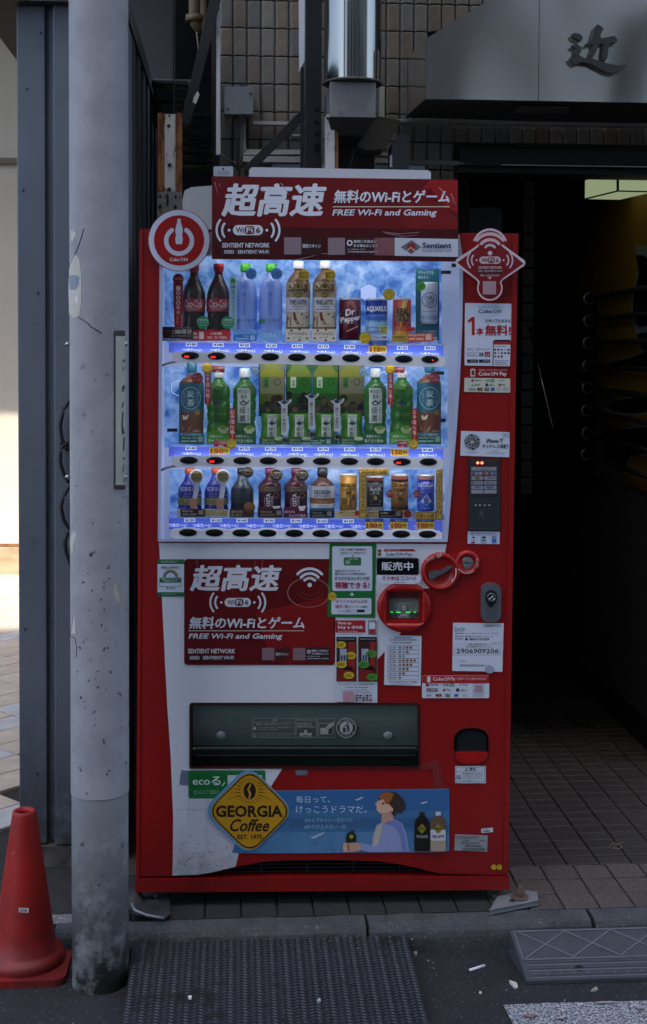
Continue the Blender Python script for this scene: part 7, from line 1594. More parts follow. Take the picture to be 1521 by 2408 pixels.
pr.arc(1134, 1206, 6.5, 7.2, 30, 330, '#5d6a70', 14); pr.arc(1128, 1206, 3, 4, -40, 40, '#7a868a', 6); pr.arc(1128, 1206, 5, 6, -40, 40, '#7a868a', 6); pr.frame(1131, 1214, 1137, 1219, '#55625f', .6); pr.build(cr_)
st4, pr = sticker('ic_card_list', 1099, 1249, 1175, 1279, '#c4cee2', pts=[(1100, 1248), (1175, 1250), (1174, 1279), (1099, 1278)])
pr.text('IC', 1108, 1252, 1115, 1256, '#1c1e24', .02); pr.text('交通系電子マネーご利用になれます', 1118, 1252.5, 1166, 1256, '#4a4e58'); pr.rect(1107, 1257.5, 1167, 1258.1, '#6a6e78')
payrow(pr, [('o', 1110, 1116, ['#3a5a50']), ('o', 1132, 1143, ['#1f4a40']), ('b', 1156, 1167, ['#8a7fa8'])], 1261, 4.5); payrow(pr, [('t', 1107, 1117, ['toica', '#6a82a8']), ('t', 1131, 1143, ['manaca', '#22252c']), ('b', 1156, 1167, ['#3a66b4'])], 1268, 4.5); payrow(pr, [('o', 1107, 1117, ['#8f3a48']), ('t', 1131, 1143, ['nimoca', '#6a727e']), ('b', 1156, 1167, ['#4a86c8'])], 1274, 2.8); pr.build(st4)

# coin handle and coin slot: moulded rings
mould = worn('red_moulding', '#a3110d', '#98100c', scale=4, rough=.3, bump=.03)
def ringpart(name, cx, cy, prof, m, parent=vm, d=0):
    X, Z = MP(cx, cy, d); mb = MB(); mb.lathe([(r*U, h) for r, h in prof], m, (X, -d, Z), 56, 'Y'); return mb.build(name, parent)
hk = slabpx('coin_plate', [(1062, 1304), (1080, 1303), (1086, 1308), (1092, 1345), (1074, 1358), (1062, 1350)], .010, .0005, mould, bev=.003)
rc = ringpart('return_ring', 1034.5, 1343, [(46, 0), (45.5, .008), (43, .0125), (39, .0135), (36, .0125), (34.5, .008), (33.5, .0035), (20, .002), (.5, .002)], mould)
hnd = MB(); pts = [(1007, 1355), (1008, 1348), (1014, 1343), (1028, 1342), (1036, 1342), (1046, 1336), (1057, 1330), (1063, 1331), (1063, 1334), (1050, 1343), (1038, 1350), (1030, 1353), (1022, 1359), (1012, 1361)]
hnd.slab(mpl(pts, .010)[::-1], -.012, -.001, C('#4e545a', .4)); hnd.build('lever', rc, .002)
pr = Pr(.0145); pr.rot = (1034.5, 1343, R(-22)); pr.text('おつり・返却', 1016, 1300+3, 1053+0, 1312, '#d6c0bd', .01); pr.rot = None
pr.arc(1034.5, 1343, 36.5, 38.8, -38, 12, '#d8ccca', 8); pr.poly([(1062, 1372), (1070, 1360), (1062, 1362)], '#d8ccca'); pr.build(rc, 'lettering')
rs2 = ringpart('coin_ring', 1097.5, 1323, [(31, 0), (30.5, .006), (28, .0105), (23, .0125), (18, .0105), (16.5, .004)], mould)
ringpart('coin_insert', 1097.5, 1323, [(16.8, .004), (15.5, .0075), (12, .0085), (.5, .0085)], C('#a2a3a0', .32, .7), rs2)
pr = Pr(.0095); pr.rect(1087.5, 1322.5, 1108, 1325, '#0c0c0c'); pr.poly([(1092, 1322.6), (1097, 1321), (1103, 1322.6)][::-1], '#0c0c0c'); pr.rect(1088, 1325.6, 1107, 1326.4, '#d9d9d6'); pr.build(rs2, 'slot')
pr = Pr(.0132)
for k in range(4): pr.arc(1121.5-(0, -1, -.5, 1.5)[k]*-.5, 1315+k*5.2, 1.5, 2.2, 0, 360, '#d8ccca', 8)
for k in range(13): a = R(-140+k*7.5); pr.rot = (1097.5+25.5*math.cos(a), 1323-25.5*math.sin(a), 0); pr.rot = None; x, y = 1097.5+24.5*math.cos(a), 1323-24.5*math.sin(a); pr.rect(x-1.1, y-1.1, x+1.1, y+1.1, '#d8ccca')
pr.build(rs2, 'lettering')
# banknote ring with its window
bx0, bx1, by0, by1 = 907, 992, 1387, 1463
X, Z = MP(949.5, 1426, 0)
nr_ = MB(); n = 64; rect_pts = []
for k in range(n):
    a = 2*math.pi*k/n; c_, s_ = math.cos(a), math.sin(a); m_ = max(abs(c_)/42.5, abs(s_)/38.0); rect_pts.append((c_/m_, s_/m_))
def rg_(fr, d): return [(X+(64.5*fr)*U*math.cos(2*math.pi*k/n), -d, Z+(60.5*fr)*U*math.sin(2*math.pi*k/n)) for k in range(n)]
R0, R1, R2 = rg_(1.0, 0), rg_(.985, .011), rg_(.94, .0155)
R3 = [(X+x*1.10*U, -.0155, Z+y*1.10*U) for x, y in rect_pts]; R4 = [(X+x*U, -.012, Z+y*U) for x, y in rect_pts]; R5 = [(X+x*.99*U, .030, Z+y*.99*U) for x, y in rect_pts]
nr_.add(R0+R1+R2+R3+R4+R5, [(j*n+k, j*n+(k+1) % n, (j+1)*n+(k+1) % n, (j+1)*n+k) for j in range(5) for k in range(n)], mould, False); nring = nr_.build('note_ring', vm)
for f_ in nring.data.polygons: f_.use_smooth = f_.index < 3*n
slabpx('note_frame', [(909, 1389), (990, 1389), (990, 1462), (909, 1462)], -.004, -.026, mould, nring, [[(915, 1392), (985, 1392), (985, 1456), (915, 1456)]], bev=.002)
slabpx('note_window', [(914, 1392), (986, 1392), (986, 1458), (914, 1458)], -.020, -.024, C('#8a918d', .2), nring)
slabpx('note_hood', [(914, 1390), (986, 1390), (986, 1406), (914, 1406)], -.006, -.019, C('#5a1512', .4), nring)
slabpx('note_lip', [(916, 1440), (984, 1440), (982, 1448), (918, 1448)], -.008, -.019, C('#4a4f50', .2), nring)
pr = Pr(-.0072); pr.frame(931, 1442, 968, 1452-.5, '#cdd2cc', .9) if False else None
pr.frame(937, 1440.5, 962, 1451.5, '#c9cec8', .9); pr.text('1000', 941, 1443, 958, 1449, '#c9cec8', .02); grn = E('#3dff6a', .8)
for x0, x1 in ((918, 924), (931, 942), (954, 965), (973, 978)): pr.rect(x0, 1438, x1, 1440, grn)
pr.poly([(942, 1428), (949, 1421), (957, 1428), (953, 1428), (953, 1435), (946, 1435), (946, 1428)][::-1], '#aab0ac'); 
for a, b_ in (((936, 1439), (938, 1419)), ((963, 1419), (965, 1439)), ((938, 1419), (963, 1419))): pr.poly([(a[0]-.4, a[1]-.4), (a[0]+.4, a[1]+.4), (b_[0]+.4, b_[1]+.4), (b_[0]-.4, b_[1]-.4)], '#c9cec8')
pr.build(nring, 'lettering')
pr = Pr(.0162); 
for sx_ in (900, 999): pr.arc(sx_, 1421, 2.8, 4.2, 0, 180, '#5a0f0c', 8); pr.rect(sx_-4.2, 1421, sx_-2.8, 1429, '#5a0f0c'); pr.rect(sx_+2.8, 1421, sx_+4.2, 1429, '#5a0f0c')
pr.build(nring, 'mark')
# sold-status window and the labels over and under it
sw_ = slabpx('status_window', rr(886, 1312, 984, 1351, 3, 3), .005, .0005, C('#0d0e11', .15), bev=.001); pr = Pr(.0058); pr.text('販売中', 897, 1321, 971, 1341, '#d9dce2', .02); pr.circ(921, 1344, 1.6, '#2a2c30', n=8); pr.build(sw_, 'lettering')
st5, pr = sticker('pay_label', 885, 1290, 977, 1309, '#cfd4e2', .0030, r=3); pr.poly([(903, 1290.5), (972, 1290.5), (976, 1293), (976, 1296), (903, 1296)][::-1], '#9a2228'); pr.up(); pr.text('ご利用いただけます!', 908, 1291.5, 940, 1295, '#e4c6c8', .01); pr.text('Coke', 907, 1299, 929, 1306, '#17181d', .012); pr.arc(935, 1302.5, 2.6, 3.6, -235, 55, '#17181d', 12); pr.rect(934.5, 1297, 935.5, 1302.5, '#17181d'); pr.text('N Pay', 940, 1299, 969, 1308, '#17181d', .012); pr.poly(rr(888, 1292, 896, 1306, 2, 3)[::-1], '#2b2b31'); pr.up(); pr.circ(892, 1299, 3.6, '#c28a34', n=10); pr.build(st5)
st6, pr = sticker('phone_label', 886, 1352, 989, 1373, '#ced4e3', .0165+.0006, pts=[(885, 1352), (989, 1353), (989, 1362), (985, 1369), (975, 1373), (900, 1372), (889, 1368), (885, 1362)]); pr.text('スマホはココへ!!', 897, 1354.5, 977, 1364, '#9b1c22', .03, .1); pr.text('Coke ON', 925, 1367, 952, 1371, '#8f8aa8', .01); pr.build(st6)
# green campaign poster
st7, pr = sticker('green_poster', 773, 1276, 884, 1452, '#17692f', .0040, pts=[(775, 1276), (884, 1277), (881, 1452), (770, 1450)])
pr.poly(rr(781, 1284, 875, 1389, 4, 3)[::-1], '#c6cfdf'); pr.poly(rr(779, 1406, 873, 1444, 4, 3)[::-1], '#c6cfdf'); pr.up(); g_ = '#2a3a34'; p_ = '#9a1c4a'
pr.text('ご購入の綾鷹 対象製品の', 798, 1289, 862, 1294.5, g_, .015); pr.text('二次元コードを読み込むと', 798, 1297, 862, 1302.5, g_, .015); pr.poly([(826, 1305), (832, 1305), (829, 1309)], g_); pr.poly(rr(808, 1310, 849, 1329, 3, 3)[::-1], '#2c6a3a'); pr.up(); pr.rect(812, 1317, 823, 1326, '#7fa088'); pr.text('綾鷹', 818, 1312, 842, 1316, '#9fc0a4')
pr.text('鬼滅の刃キャラクターが', 787, 1339, 847, 1344.5, g_, .015); pr.text('綾鷹のおいしさの秘密を語る!', 787, 1346, 861, 1352, g_, .015); pr.text('オリジナルコンテンツが', 786, 1355, 869, 1364, '#14181a', .03); pr.text('視聴できる!', 787, 1368, 869, 1383, p_, .035)
pr.rect(822, 1396, 833, 1398, '#e6ecf0'); pr.rect(826.5, 1392, 828.5, 1402, '#e6ecf0'); pr.text('オリジナルグッズが', 790, 1409, 864, 1418, p_, .02); pr.text('当たる!', 788, 1421, 821, 1429, p_, .025); pr.text('キャンペーン実施中', 822, 1424, 864, 1428.5, '#1c2228', .02); pr.text('詳しくは', 796, 1434, 810, 1438, g_, .01); pr.frame(812, 1433, 857, 1439, '#2a3a34', .6); pr.text('綾鷹', 815, 1434.3, 823, 1438, g_); pr.rect(839, 1433, 857, 1439, '#1b2024')
pr.up(); pr.circ(781, 1402, 10, '#c9a42a', n=20); pr.up(); pr.text('さらに', 773, 1399, 790, 1405, '#2e2a14', .01); pr.build(st7)
# how to buy
st8, pr = sticker('how_to_buy', 787, 1455, 887, 1650, '#c9cfde', .0034, pts=[(789, 1454), (887, 1457), (887, 1652), (787, 1650)])
pr.rect(789, 1458, 859, 1487, '#a01f24'); pr.up(); pr.text('How to', 795, 1461, 826, 1468, '#e2e2ea', .02); pr.text('buy a drink', 795, 1470, 854, 1480, '#e2e2ea', .02); pr.text('From this machine', 795, 1482, 840, 1486, '#e2c8cc'); pr.rect(865, 1458, 885, 1492, '#7f8590'); pr.up(); pr.rect(868, 1463, 882, 1478, '#d5d9e2'); pr.rect(868, 1480, 882, 1491, '#a32a2c')
pr.lines(795, 1489, 860, 1491.5, 1, '#30323a'); pr.text('Cash purchase', 801, 1502-3, 836, 1506-3, '#8d93a0'); 
for x0, x1, tcol, bub in ((791, 838, 'Cash purchase', '#c9ac28'), (842, 886, 'Cashless purchase', '#4a8f34')):
    pr.rect(x0, 1497, x1, 1602, '#3a1f1c'); pr.up(); pr.rect(x0, 1497, x1, 1508, '#121214'); pr.rect(x0+8, 1525, x0+24, 1560, '#9aa8bc'); pr.rect(x0+28, 1509, x1-3, 1590, '#8c2420'); pr.rect(x0+2, 1572, x1-4, 1601, '#7a1f1c'); pr.rect(x0+14, 1566, x0+38, 1575, '#131416'); pr.up(); pr.text(tcol, x0+4, 1500, x1-4, 1504.5, '#a9aeba', .01)
    for k, (fx, fy) in enumerate(((.22, .18), (.72, .42), (.25, .62), (.62, .86)) if x0 < 800 else ((.7, .38), (.3, .62), (.75, .9))):
        cx_, cy_ = x0+(x1-x0)*fx, 1497+105*fy; pr.circ(cx_, cy_, 13 if x0 > 800 else 12.5, bub, 8.5, 18); pr.up(); pr.lines(cx_-8, cy_-4, cx_+8, cy_+4, 3, '#1e2414')
    for k in range(4): pr.rect(x0+5+k*6, 1540, x0+8+k*6, 1553, '#2c3a4c')
pr.text('Scan this QR Code to get instructions', 796, 1606, 880, 1611, '#2c2e36', .01); pr.text('in your own language.', 812, 1613, 866, 1618, '#2c2e36', .015); pr.lines(802, 1621, 876, 1623.5, 1, '#4a4c56')
pr.rect(806, 1625, 831, 1649, '#b88a94'); pr.text('QR Translator', 836, 1625, 872, 1631, '#6a5a74', .0)
for i in range(3):
    for j in range(5): pr.rect(836+j*8, 1633+i*5.5, 842+j*8, 1637+i*5.5, ['#7a2a34', '#2a3a6a', '#b9b2a4', '#3a3a3c', '#8a6a3a'][(i*3+j) % 5])
pr.build(st8)
# coin table
st9, pr = sticker('coin_table', 904, 1493, 990, 1611, '#cdd2e0', .0030, pts=[(905, 1493), (991, 1495), (989, 1612), (903, 1610)])
pr.text('Insert coin first', 928, 1496, 968, 1500.5, '#3a2c34', .01); pr.text('and then press the button.', 915, 1501.5, 981, 1507, '#3a2c34', .01); pr.lines(920, 1508.5, 972, 1513, 2, '#5a4a52')
for i, (p_, c2) in enumerate((('¥170', 'sgcc'), ('¥160', 'sgc'), ('¥150', 'sg'), ('¥140', 'scccc'), ('¥130', 'sccc'), ('¥120', 'scc'), ('¥110', 'sc'), ('¥100', 's'))):
    y = 1517+i*10.15; pr.frame(911, y, 984, y+10.3, '#33343c', .6); pr.text(p_, 915, y+2.5, 930, y+8, '#26272e', .01); pr.text('▸', 931.5, y+3.6, 934, y+7, '#26272e') if False else pr.poly([(932, y+4), (932, y+7), (934, y+5.5)], '#26272e')
    for k, ch in enumerate(c2): pr.circ(940+k*8.7, y+5.2, 3.3, {'s': '#7f848c', 'g': '#9aa0a6', 'c': '#8a5c3c'}[ch], n=12)
pr.text("Don't forget your change.", 914, 1600, 981, 1606, '#3a2c34', .01); pr.lines(920, 1607, 976, 1609.5, 1, '#5a4a52'); pr.build(st9)
# lock
X, Z = MP(1154.5, 1417, 0)
lk = slabpx('lock_plate', rr(1131, 1371, 1178, 1463, 18, 6), .010, .0003, C('#777c84', .35, .6), bev=.0018)
slabpx('lock_handle', rr(1142, 1385, 1168, 1457, 12, 6), .0112, .0095, C('#6d7279', .4, .6), lk, bev=.0008)
slabpx('lock_recess', [(1141, 1403), (1143, 1393), (1150, 1387), (1159, 1387), (1167, 1393), (1169, 1403), (1167, 1413), (1161, 1422), (1156, 1428), (1152, 1428), (1147, 1422), (1142, 1413)], .0118, .011, C('#1b1f22', .4), lk)
ringpart('lock_barrel', 1155, 1404, [(11, 0), (11, .005), (9, .007), (8, .0045), (.5, .0045)], C('#6b6e70', .22, .9), lk, .0118)
pr = Pr(.0168); pr.rot = (1155, 1404, R(-40)); pr.rect(1149, 1403, 1161, 1405, '#e2e4e6'); pr.rot = None; pr.build(lk, 'key_slot')
# contact card
st10, pr = sticker('contact_card', 1064, 1464, 1183, 1579, '#cdd3e2', .0026, pts=[(1065, 1464), (1184, 1465), (1181, 1579), (1063, 1577)]); k_ = '#23262e'
pr.frame(1138, 1468, 1178, 1473, '#555a66', .4); pr.text('自動販売機統一ステッカー', 1140, 1469, 1176, 1472.3, k_, .005); pr.text('Coca-Cola', 1068, 1474, 1092, 1482, k_, .0, .35); pr.lines(1068, 1483, 1091, 1485, 1, '#555a66')
for y, a, b_, xe in ((1487, '管理者名', 'コカ・コーラボトラーズジャパンベンディング株式会社', 1172), (1494, '連絡先住所', '東京都港区赤坂九丁目7番1号 ミッドタウン・タワー', 1162)): pr.text(a, 1070, y, 1090, y+3.6, k_, .005); pr.text(b_, 1093, y, xe, y+3.8, k_, .005)
pr.text('受付電話番号', 1070, 1500, 1089, 1503.5, k_, .005); pr.circ(1096.5, 1502.5, 3.2, k_, n=12); pr.text('0800-919-0509', 1103, 1499.5, 1150, 1505.5, k_, .015); pr.text('(9:00〜17:00)', 1157, 1509, 1180, 1512, k_); pr.frame(1066, 1514, 1176, 1540, '#6a6f7c', .5); pr.text('故障・お問い合わせには', 1102, 1512, 1144, 1516, k_, .005); pr.text('下記の管理番号をお知らせください', 1094, 1517.5, 1154, 1521.5, k_, .005)
pr.frame(1070, 1523, 1173, 1537, '#6a6f7c', .4); pr.text('2906909206', 1073, 1525, 1172, 1535.5, '#17191f', .01); pr.text('ここの住所は', 1070, 1552, 1096, 1556, '#666b78'); pr.text('東京都渋谷区宇田川町31ー9', 1081, 1561.5, 1151, 1567, k_, .005); pr.build(st10)
slabpx('plastic_blob', ell(1151, 1574, 11, 9, 18), .006, .003, clearish('cloudy_plastic', '#e0e4ee', .35, .2, '#b9c0d0'), bev=.002)
# pay sticker
st11, pr = sticker('pay_sticker', 992, 1588, 1150, 1641, '#ced3de', .0026, r=3, pts=None); pr.poly(rr(992.5, 1588.5, 1150, 1606, 2, 3)[::-1], '#a82226'); pr.up(); pr.text('Coke', 1018, 1591, 1042, 1600, '#e6dadd', .012); pr.arc(1048, 1596, 2.8, 4, -235, 55, '#e6dadd', 12); pr.rect(1047.5, 1589.5, 1048.5, 1596, '#e6dadd'); pr.text('N Pay', 1053, 1591, 1070, 1602, '#e6dadd', .012); pr.text('各決済サービスご利用いただけます', 1074, 1592.5, 1143, 1598.5, '#e0cccf', .01); pr.poly(rr(1004, 1590, 1012, 1604, 2, 2)[::-1], '#d9cfd4')
payrow(pr, [('b', 1001, 1008, ['#7a2c34']), ('t', 1010, 1031, ['PayPay', '#26272e']), ('t', 1041, 1055, ['LINE', '#1c4a30']), ('b', 1057, 1068, ['#2c7048', 'Pay', '#dfe6e2']), ('t', 1081, 1100, ['R Pay', '#3a2c38'])], 1607, 6); payrow(pr, [('b', 1002, 1029, ['#5a2226', 'au PAY', '#dcd6de']), ('o', 1041, 1047, ['#8f2c38']), ('t', 1049, 1060, ['Pay', '#3a3c44']), ('b', 1072, 1080, ['#4a1f28']), ('t', 1082, 1100, ['d払い', '#22232a'])], 1619, 6); payrow(pr, [('t', 1002, 1014, ['VISA', '#22306a', .2]), ('m', 1024, 1038, []), ('b', 1047, 1058, ['#1f2228', 'JCB', '#ced3de']), ('b', 1068, 1077, ['#34609c']), ('f', 1087, 1098, ['#7d8fa4', 'D'])], 1632, 5); pr.frame(1112, 1606, 1138, 1632, '#3a3c48', .7); pr.rect(1116, 1610, 1134, 1628, '#a58a94'); pr.text('詳しくはこちら', 1113, 1634, 1136, 1637.5, '#30323a', .01); pr.build(st11)
# red panel
st12, pr = sticker('wifi_poster', 433, 1314, 788, 1563, worn('red_glossy_poster', '#4c1012', '#661518', scale=2.4, rough=.14, bump=.25, bscale=7, r2=.22), .0032, r=8, th=.001)
pr.poly([(600, 1440), (785, 1400), (785, 1560), (640, 1558)][::-1], C('#7c1a1b', .15)); pr.poly([(700, 1420), (786, 1390), (786, 1480), (720, 1470)][::-1], C('#a02b28', .15)) if False else None; pr.up()
W2 = '#cfd1da'; pr.text('超高速', 446, 1329, 662, 1389, W2, .035, .18); waves(pr, 728, 1375, 23.5, W2); pr.arc(726, 1393, 49, 50.5, 0, 360, '#b4787a', 40, ky=.69); pr.arc(728, 1386, 22, 22.8, 200, 340, '#8f3c40', 16, ky=.6); pr.arc(728, 1386, 32, 32.8, 200, 340, '#8f3c40', 16, ky=.7)
wifi6(pr, 559, 1416, 10.5, W2, '#4a1014'); pr.text('無料のWi-Fiとゲーム', 444, 1450, 716, 1478, W2, .03, .12); pr.rect(443, 1482, 715, 1483.5, '#cfc6b8'); pr.text('FREE Wi-Fi and Gaming', 443, 1489, 664, 1505, W2, .02, .2); pr.text('SENTIENT NETWORK', 442, 1525, 553, 1536, W2, .02); pr.rect(442, 1540, 553, 1553, '#3a0c10'); pr.up(); pr.text('SSID', 446, 1542, 469, 1550, W2, .02); pr.text('SENTIENT WI-FI', 477, 1542, 549, 1550, W2, .02)
pr.rect(645, 1523, 679, 1552, '#421014'); pr.rect(718, 1522, 776, 1554, '#2c1416'); pr.up(); pr.rect(616, 1523, 645, 1552, '#7d656b'); pr.rect(689, 1523, 718, 1552, '#7d656b'); pr.text('接続スキャン', 648, 1534, 678, 1541, W2, .01); pr.arc(726, 1532, 2.5, 4.5, 0, 360, W2, 10); pr.text('接続に不具合が', 733, 1527, 772, 1532, W2, .01); pr.text('ある場合はこちら', 733, 1534, 773, 1539, W2, .01); pr.text('or please visit', 722, 1541, 752, 1544.5, W2); pr.text('www.sentient.co.jp/faq', 722, 1546, 772, 1550, W2, .01); pr.build(st12)
mb = MB()
for pts in ([(560, 1320), (545, 1400), (520, 1470), (470, 1530)], [(600, 1318), (585, 1410), (550, 1490), (500, 1545)], [(462, 1318), (470, 1370)], [(618, 1318), (600, 1400)]):
    q = [MP(x, y, .005) for x, y in pts]; mb.tube([(a, -.0034, b_) for a, b_ in q], .0006, C('#8d3a3e', .12), 5)  # poster creases, glint put into a lighter red
mb.build('crease_glint', st12)['kind'] = 'stuff'
# tokyo rainbow notice
st13, pr = sticker('rainbow_notice', 369, 1315, 434, 1402, '#1d6138', .0026, r=5); pr.rect(370.5, 1326, 432.5, 1392, '#c8d2e2'); pr.up(); pr.lines(378, 1317.5, 424, 1323, 2, '#a9c8b4'); pr.lines(380, 1395, 420, 1398, 1, '#a9c8b4'); pr.text('感染防止徹底宣言', 379, 1331, 422, 1336.5, '#2a4a3a', .015); pr.frame(375, 1338, 426, 1386, '#8a96a4', .4)
for r0, c_ in ((19, '#b09a4a'), (17, '#8f9a48'), (15, '#3a6a8a'), (13.2, '#33406a')): pr.arc(401, 1357, r0-1.8, r0, 0, 180, c_, 20)
pr.up(); pr.rect(375, 1358, 426, 1368, '#1d6138'); pr.frame(375, 1368, 426, 1379, '#1d6138', 1); pr.up(); pr.text('新型コロナウイルス', 380, 1359.2, 421, 1363, '#d2e0e0', .01); pr.text('感染拡大防止中', 385, 1364, 416, 1367.3, '#d2e0e0', .01); pr.circ(393, 1382.5, 2, '#23305a', n=8); pr.text('東京都', 398, 1380.5, 412, 1384.5, '#23305a', .01); pr.build(st13)
# ---------------------------------------------------------------- delivery flap, coin return
pf = empty('delivery_port'); pf.parent = vm
dm = C('#0a0b0b', .7)
def PB(name, pts, d0, d1, m, holes=(), bev=0): return slabpx(name, pts, d0, d1, m, pf, holes, bev)
PB('port_back', [(440, 1650), (995, 1650), (995, 1812), (440, 1812)], -.118, -.122, dm)
x0_, z1_ = MP(440, 1648, -.05); x1_, z0_ = MP(994, 1812, -.05); mb = MB(); mb.box((x0_, .013, z0_-.006), (x1_, .118, z0_), dm); mb.box((x0_, .013, z1_), (x1_, .118, z1_+.006), dm); mb.box((x0_-.006, .013, z0_), (x0_, .118, z1_), dm); mb.box((x1_, .013, z0_), (x1_+.006, .118, z1_), dm); mb.build('port_lining', pf)
PB('port_rim', rr(445, 1652, 988, 1807, 7, 3), .0035, .0003, C('#3a1210', .4), [rr(450, 1657, 984, 1803, 5, 3)], .001)
flapm = worn('smoked_flap', '#55605c', '#65706d', scale=4, rough=.22, bump=.05, stretch=(.3, 1, 3), r2=.3)
def curved(name, prof, xa_, xb_, m):
    """prof: (py, depth) rows, an extrusion along x"""
    vs = []; fs = []
    for y, dd in prof:
        a, za_ = MP(xa_, y, -dd); b_, zb2 = MP(xb_, y, -dd); vs += [(a, dd, za_), (b_, dd, zb2)]
    for i in range(len(prof)-1): fs.append((2*i+2, 2*i+3, 2*i+1, 2*i))
    mb = MB(); mb.add(vs, fs, m, True); return mb.build(name, pf)
flap = curved('flap', [(1657, .008), (1672, .0085), (1700, .012), (1722, .020), (1734, .027), (1742, .034), (1752, .038)], 453, 982, flapm)
curved('flap_lower', [(1752, .036), (1758, .018), (1764, .016), (1780, .030), (1800, .034), (1806, .034)], 453, 982, C('#1b2422', .25))
PB('flap_edge', [(460, 1757), (978, 1757), (978, 1759), (460, 1759)], -.012, -.016, C('#48524f', .3))
PB('flap_edge', [(460, 1775), (978, 1775), (978, 1776.5), (460, 1776.5)], -.020, -.024, C('#39423f', .3))
for x in (518, 914): ringpart('stud', x, 1734, [(12, -.027), (11, -.020), (7, -.015), (.5, -.014)], C('#6f7b7c', .08), pf, 0)
pr = Pr(-.0075); lc = '#8f9994'
for a in ((593, 1688, 694, 1734), (696, 1688, 744, 1734), (746, 1688, 787, 1734)): pr.frame(*a, lc, .7)
pr.rect(594, 1697, 693, 1697.6, lc); pr.rect(594, 1724, 693, 1724.6, lc); pr.text('注意', 641, 1690, 650, 1695, lc, .01); pr.text('商品は1本毎に取り出してください', 602, 1700, 684, 1704.5, lc, .01); pr.circ(599, 1712, 3.6, lc, n=12); pr.text('特にびん商品の場合、容器の破損により', 608, 1708, 686, 1711.8, lc); pr.text('けがの恐れがあります', 608, 1713, 652, 1716.5, lc); pr.arc(599, 1729, 2.6, 3.5, 0, 360, lc, 12); pr.text('取出口より奥へ手を入れないでください', 608, 1727, 686, 1731, lc)
pr.text('商品の取り出し方', 699, 1690.5, 741, 1695, lc, .005); pr.lines(699, 1698, 740, 1711, 3, lc); pr.rect(715, 1716, 722, 1728, lc); pr.rect(704, 1723, 714, 1729, lc); pr.rect(723, 1723, 733, 1729, lc); pr.rect(705, 1731, 735, 1732, lc)
pr.frame(749, 1700, 783, 1727, lc, 1); pr.rect(753, 1711, 772, 1725, lc); pr.poly([(764, 1712), (772, 1703), (785, 1696), (785, 1704), (776, 1712), (770, 1716)][::-1], lc)
pr.circ(814, 1711, 23.5, '#a9b1ad', n=36); pr.up(.6); pr.circ(814, 1711, 22, '#2c3432', n=36); pr.up(.6); pr.circ(814, 1711, 15, '#a9b1ad', n=30); pr.up(.6); kk = '#2c3432'
pr.circ(817, 1700.5, 2.4, kk, n=10); pr.poly([(812, 1704), (820, 1703.5), (822, 1712), (822, 1722), (819.5, 1722), (818, 1713), (816, 1722), (813.5, 1722), (815.5, 1712), (815, 1707), (810, 1708), (809, 1706.5)][::-1], kk); pr.poly([(805, 1710), (813, 1710), (812, 1722), (806.5, 1722)][::-1], kk)
for i, ch in enumerate('のんだあとは'):
    a = R(148-i*23.2); x, y = 814+18.5*math.cos(a), 1711-18.5*math.sin(a); pr.rot = (x, y, R(90)-a); pr.text(ch, x-2.6, y-2.6, x+2.6, y+2.6, '#a9b1ad', .01)
for i, ch in enumerate('リサイクル'):
    a = R(212+i*28); x, y = 814+18.5*math.cos(a), 1711-18.5*math.sin(a); pr.rot = (x, y, R(270)-a); pr.text(ch, x-2.6, y-2.6, x+2.6, y+2.6, '#a9b1ad', .01)
pr.rot = None; pr.build(flap, 'lettering')
slabpx('coin_return_rim', [(1107+(x-1107)*1.05, 1754+(y-1754)*1.05) for x, y in COINR], .0022, .0003, C('#4a0c0a', .4), holes=[COINR], bev=.0005)
cr2 = slabpx('coin_return', COINR, -.045, -.05, C('#1c1e1f', .5)); sh = [(x, y) for x, y in COINR]
mb = MB(); q = mpl(COINR, 0); n = len(q); mb.add([(a, .001, b_) for a, b_ in q]+[(a, .045, b_) for a, b_ in q], [(i, (i+1) % n, n+(i+1) % n, n+i)[::1] for i in range(n)], C('#3d0b0a', .5)); mb.build('wall', cr2)
slabpx('lip', [(1068, 1768), (1148, 1768), (1147, 1781), (1137, 1791), (1118, 1796), (1098, 1796), (1079, 1791), (1069, 1781)], -.002, -.012, mould, cr2, bev=.003)
slabpx('clear_flap', [(1073, 1745), (1075, 1730), (1085, 1720), (1108, 1716), (1132, 1720), (1142, 1730), (1144, 1745), (1144, 1767), (1073, 1767)], -.010, -.012, clearish('smoked_clear', '#8a9090', .6, .12, '#3a4042'), cr2)
pr = Pr(-.040); pr.rect(1091, 1728, 1120, 1743, '#2f3536'); pr.circ(1107, 1752, 7, '#6b6c66', 4, 14); pr.up(); pr.circ(1100, 1758, 5, '#4d4e4a', 3, 12); pr.circ(1114, 1757, 5, '#5a5b56', 3, 12); pr.build(cr2, 'coins')
# warning and other labels
st14, pr = sticker('warning_label', 1070, 1801, 1142, 1841, '#c5cbd6', .0020); pr.frame(1071.5, 1802.5, 1140, 1838, '#30343e', .8); pr.rect(1072, 1814, 1140, 1814.6, '#30343e'); pr.text('警告', 1103, 1804, 1119, 1812, '#23262e', .02); pr.poly([(1092, 1812), (1096.5, 1804), (1101, 1812)][::-1], '#23262e'); pr.up(); pr.poly([(1094, 1811), (1096.5, 1806.5), (1099, 1811)][::-1], '#c5cbd6'); pr.arc(1079, 1827, 4, 5.2, 0, 360, '#23262e', 16); pr.poly([(1075.5, 1824), (1076.5, 1823), (1082.5, 1830), (1081.5, 1831)], '#23262e')
for i, t_ in enumerate(('転倒事故を防ぐために、', '上に乗らない、揺さぶら', 'ない、傾けないようにし', 'てください。')): pr.text(t_, 1087, 1816.5+i*5.4, 1134 if i < 3 else 1110, 1820.5+i*5.4, '#2c303a', .008)
pr.build(st14)
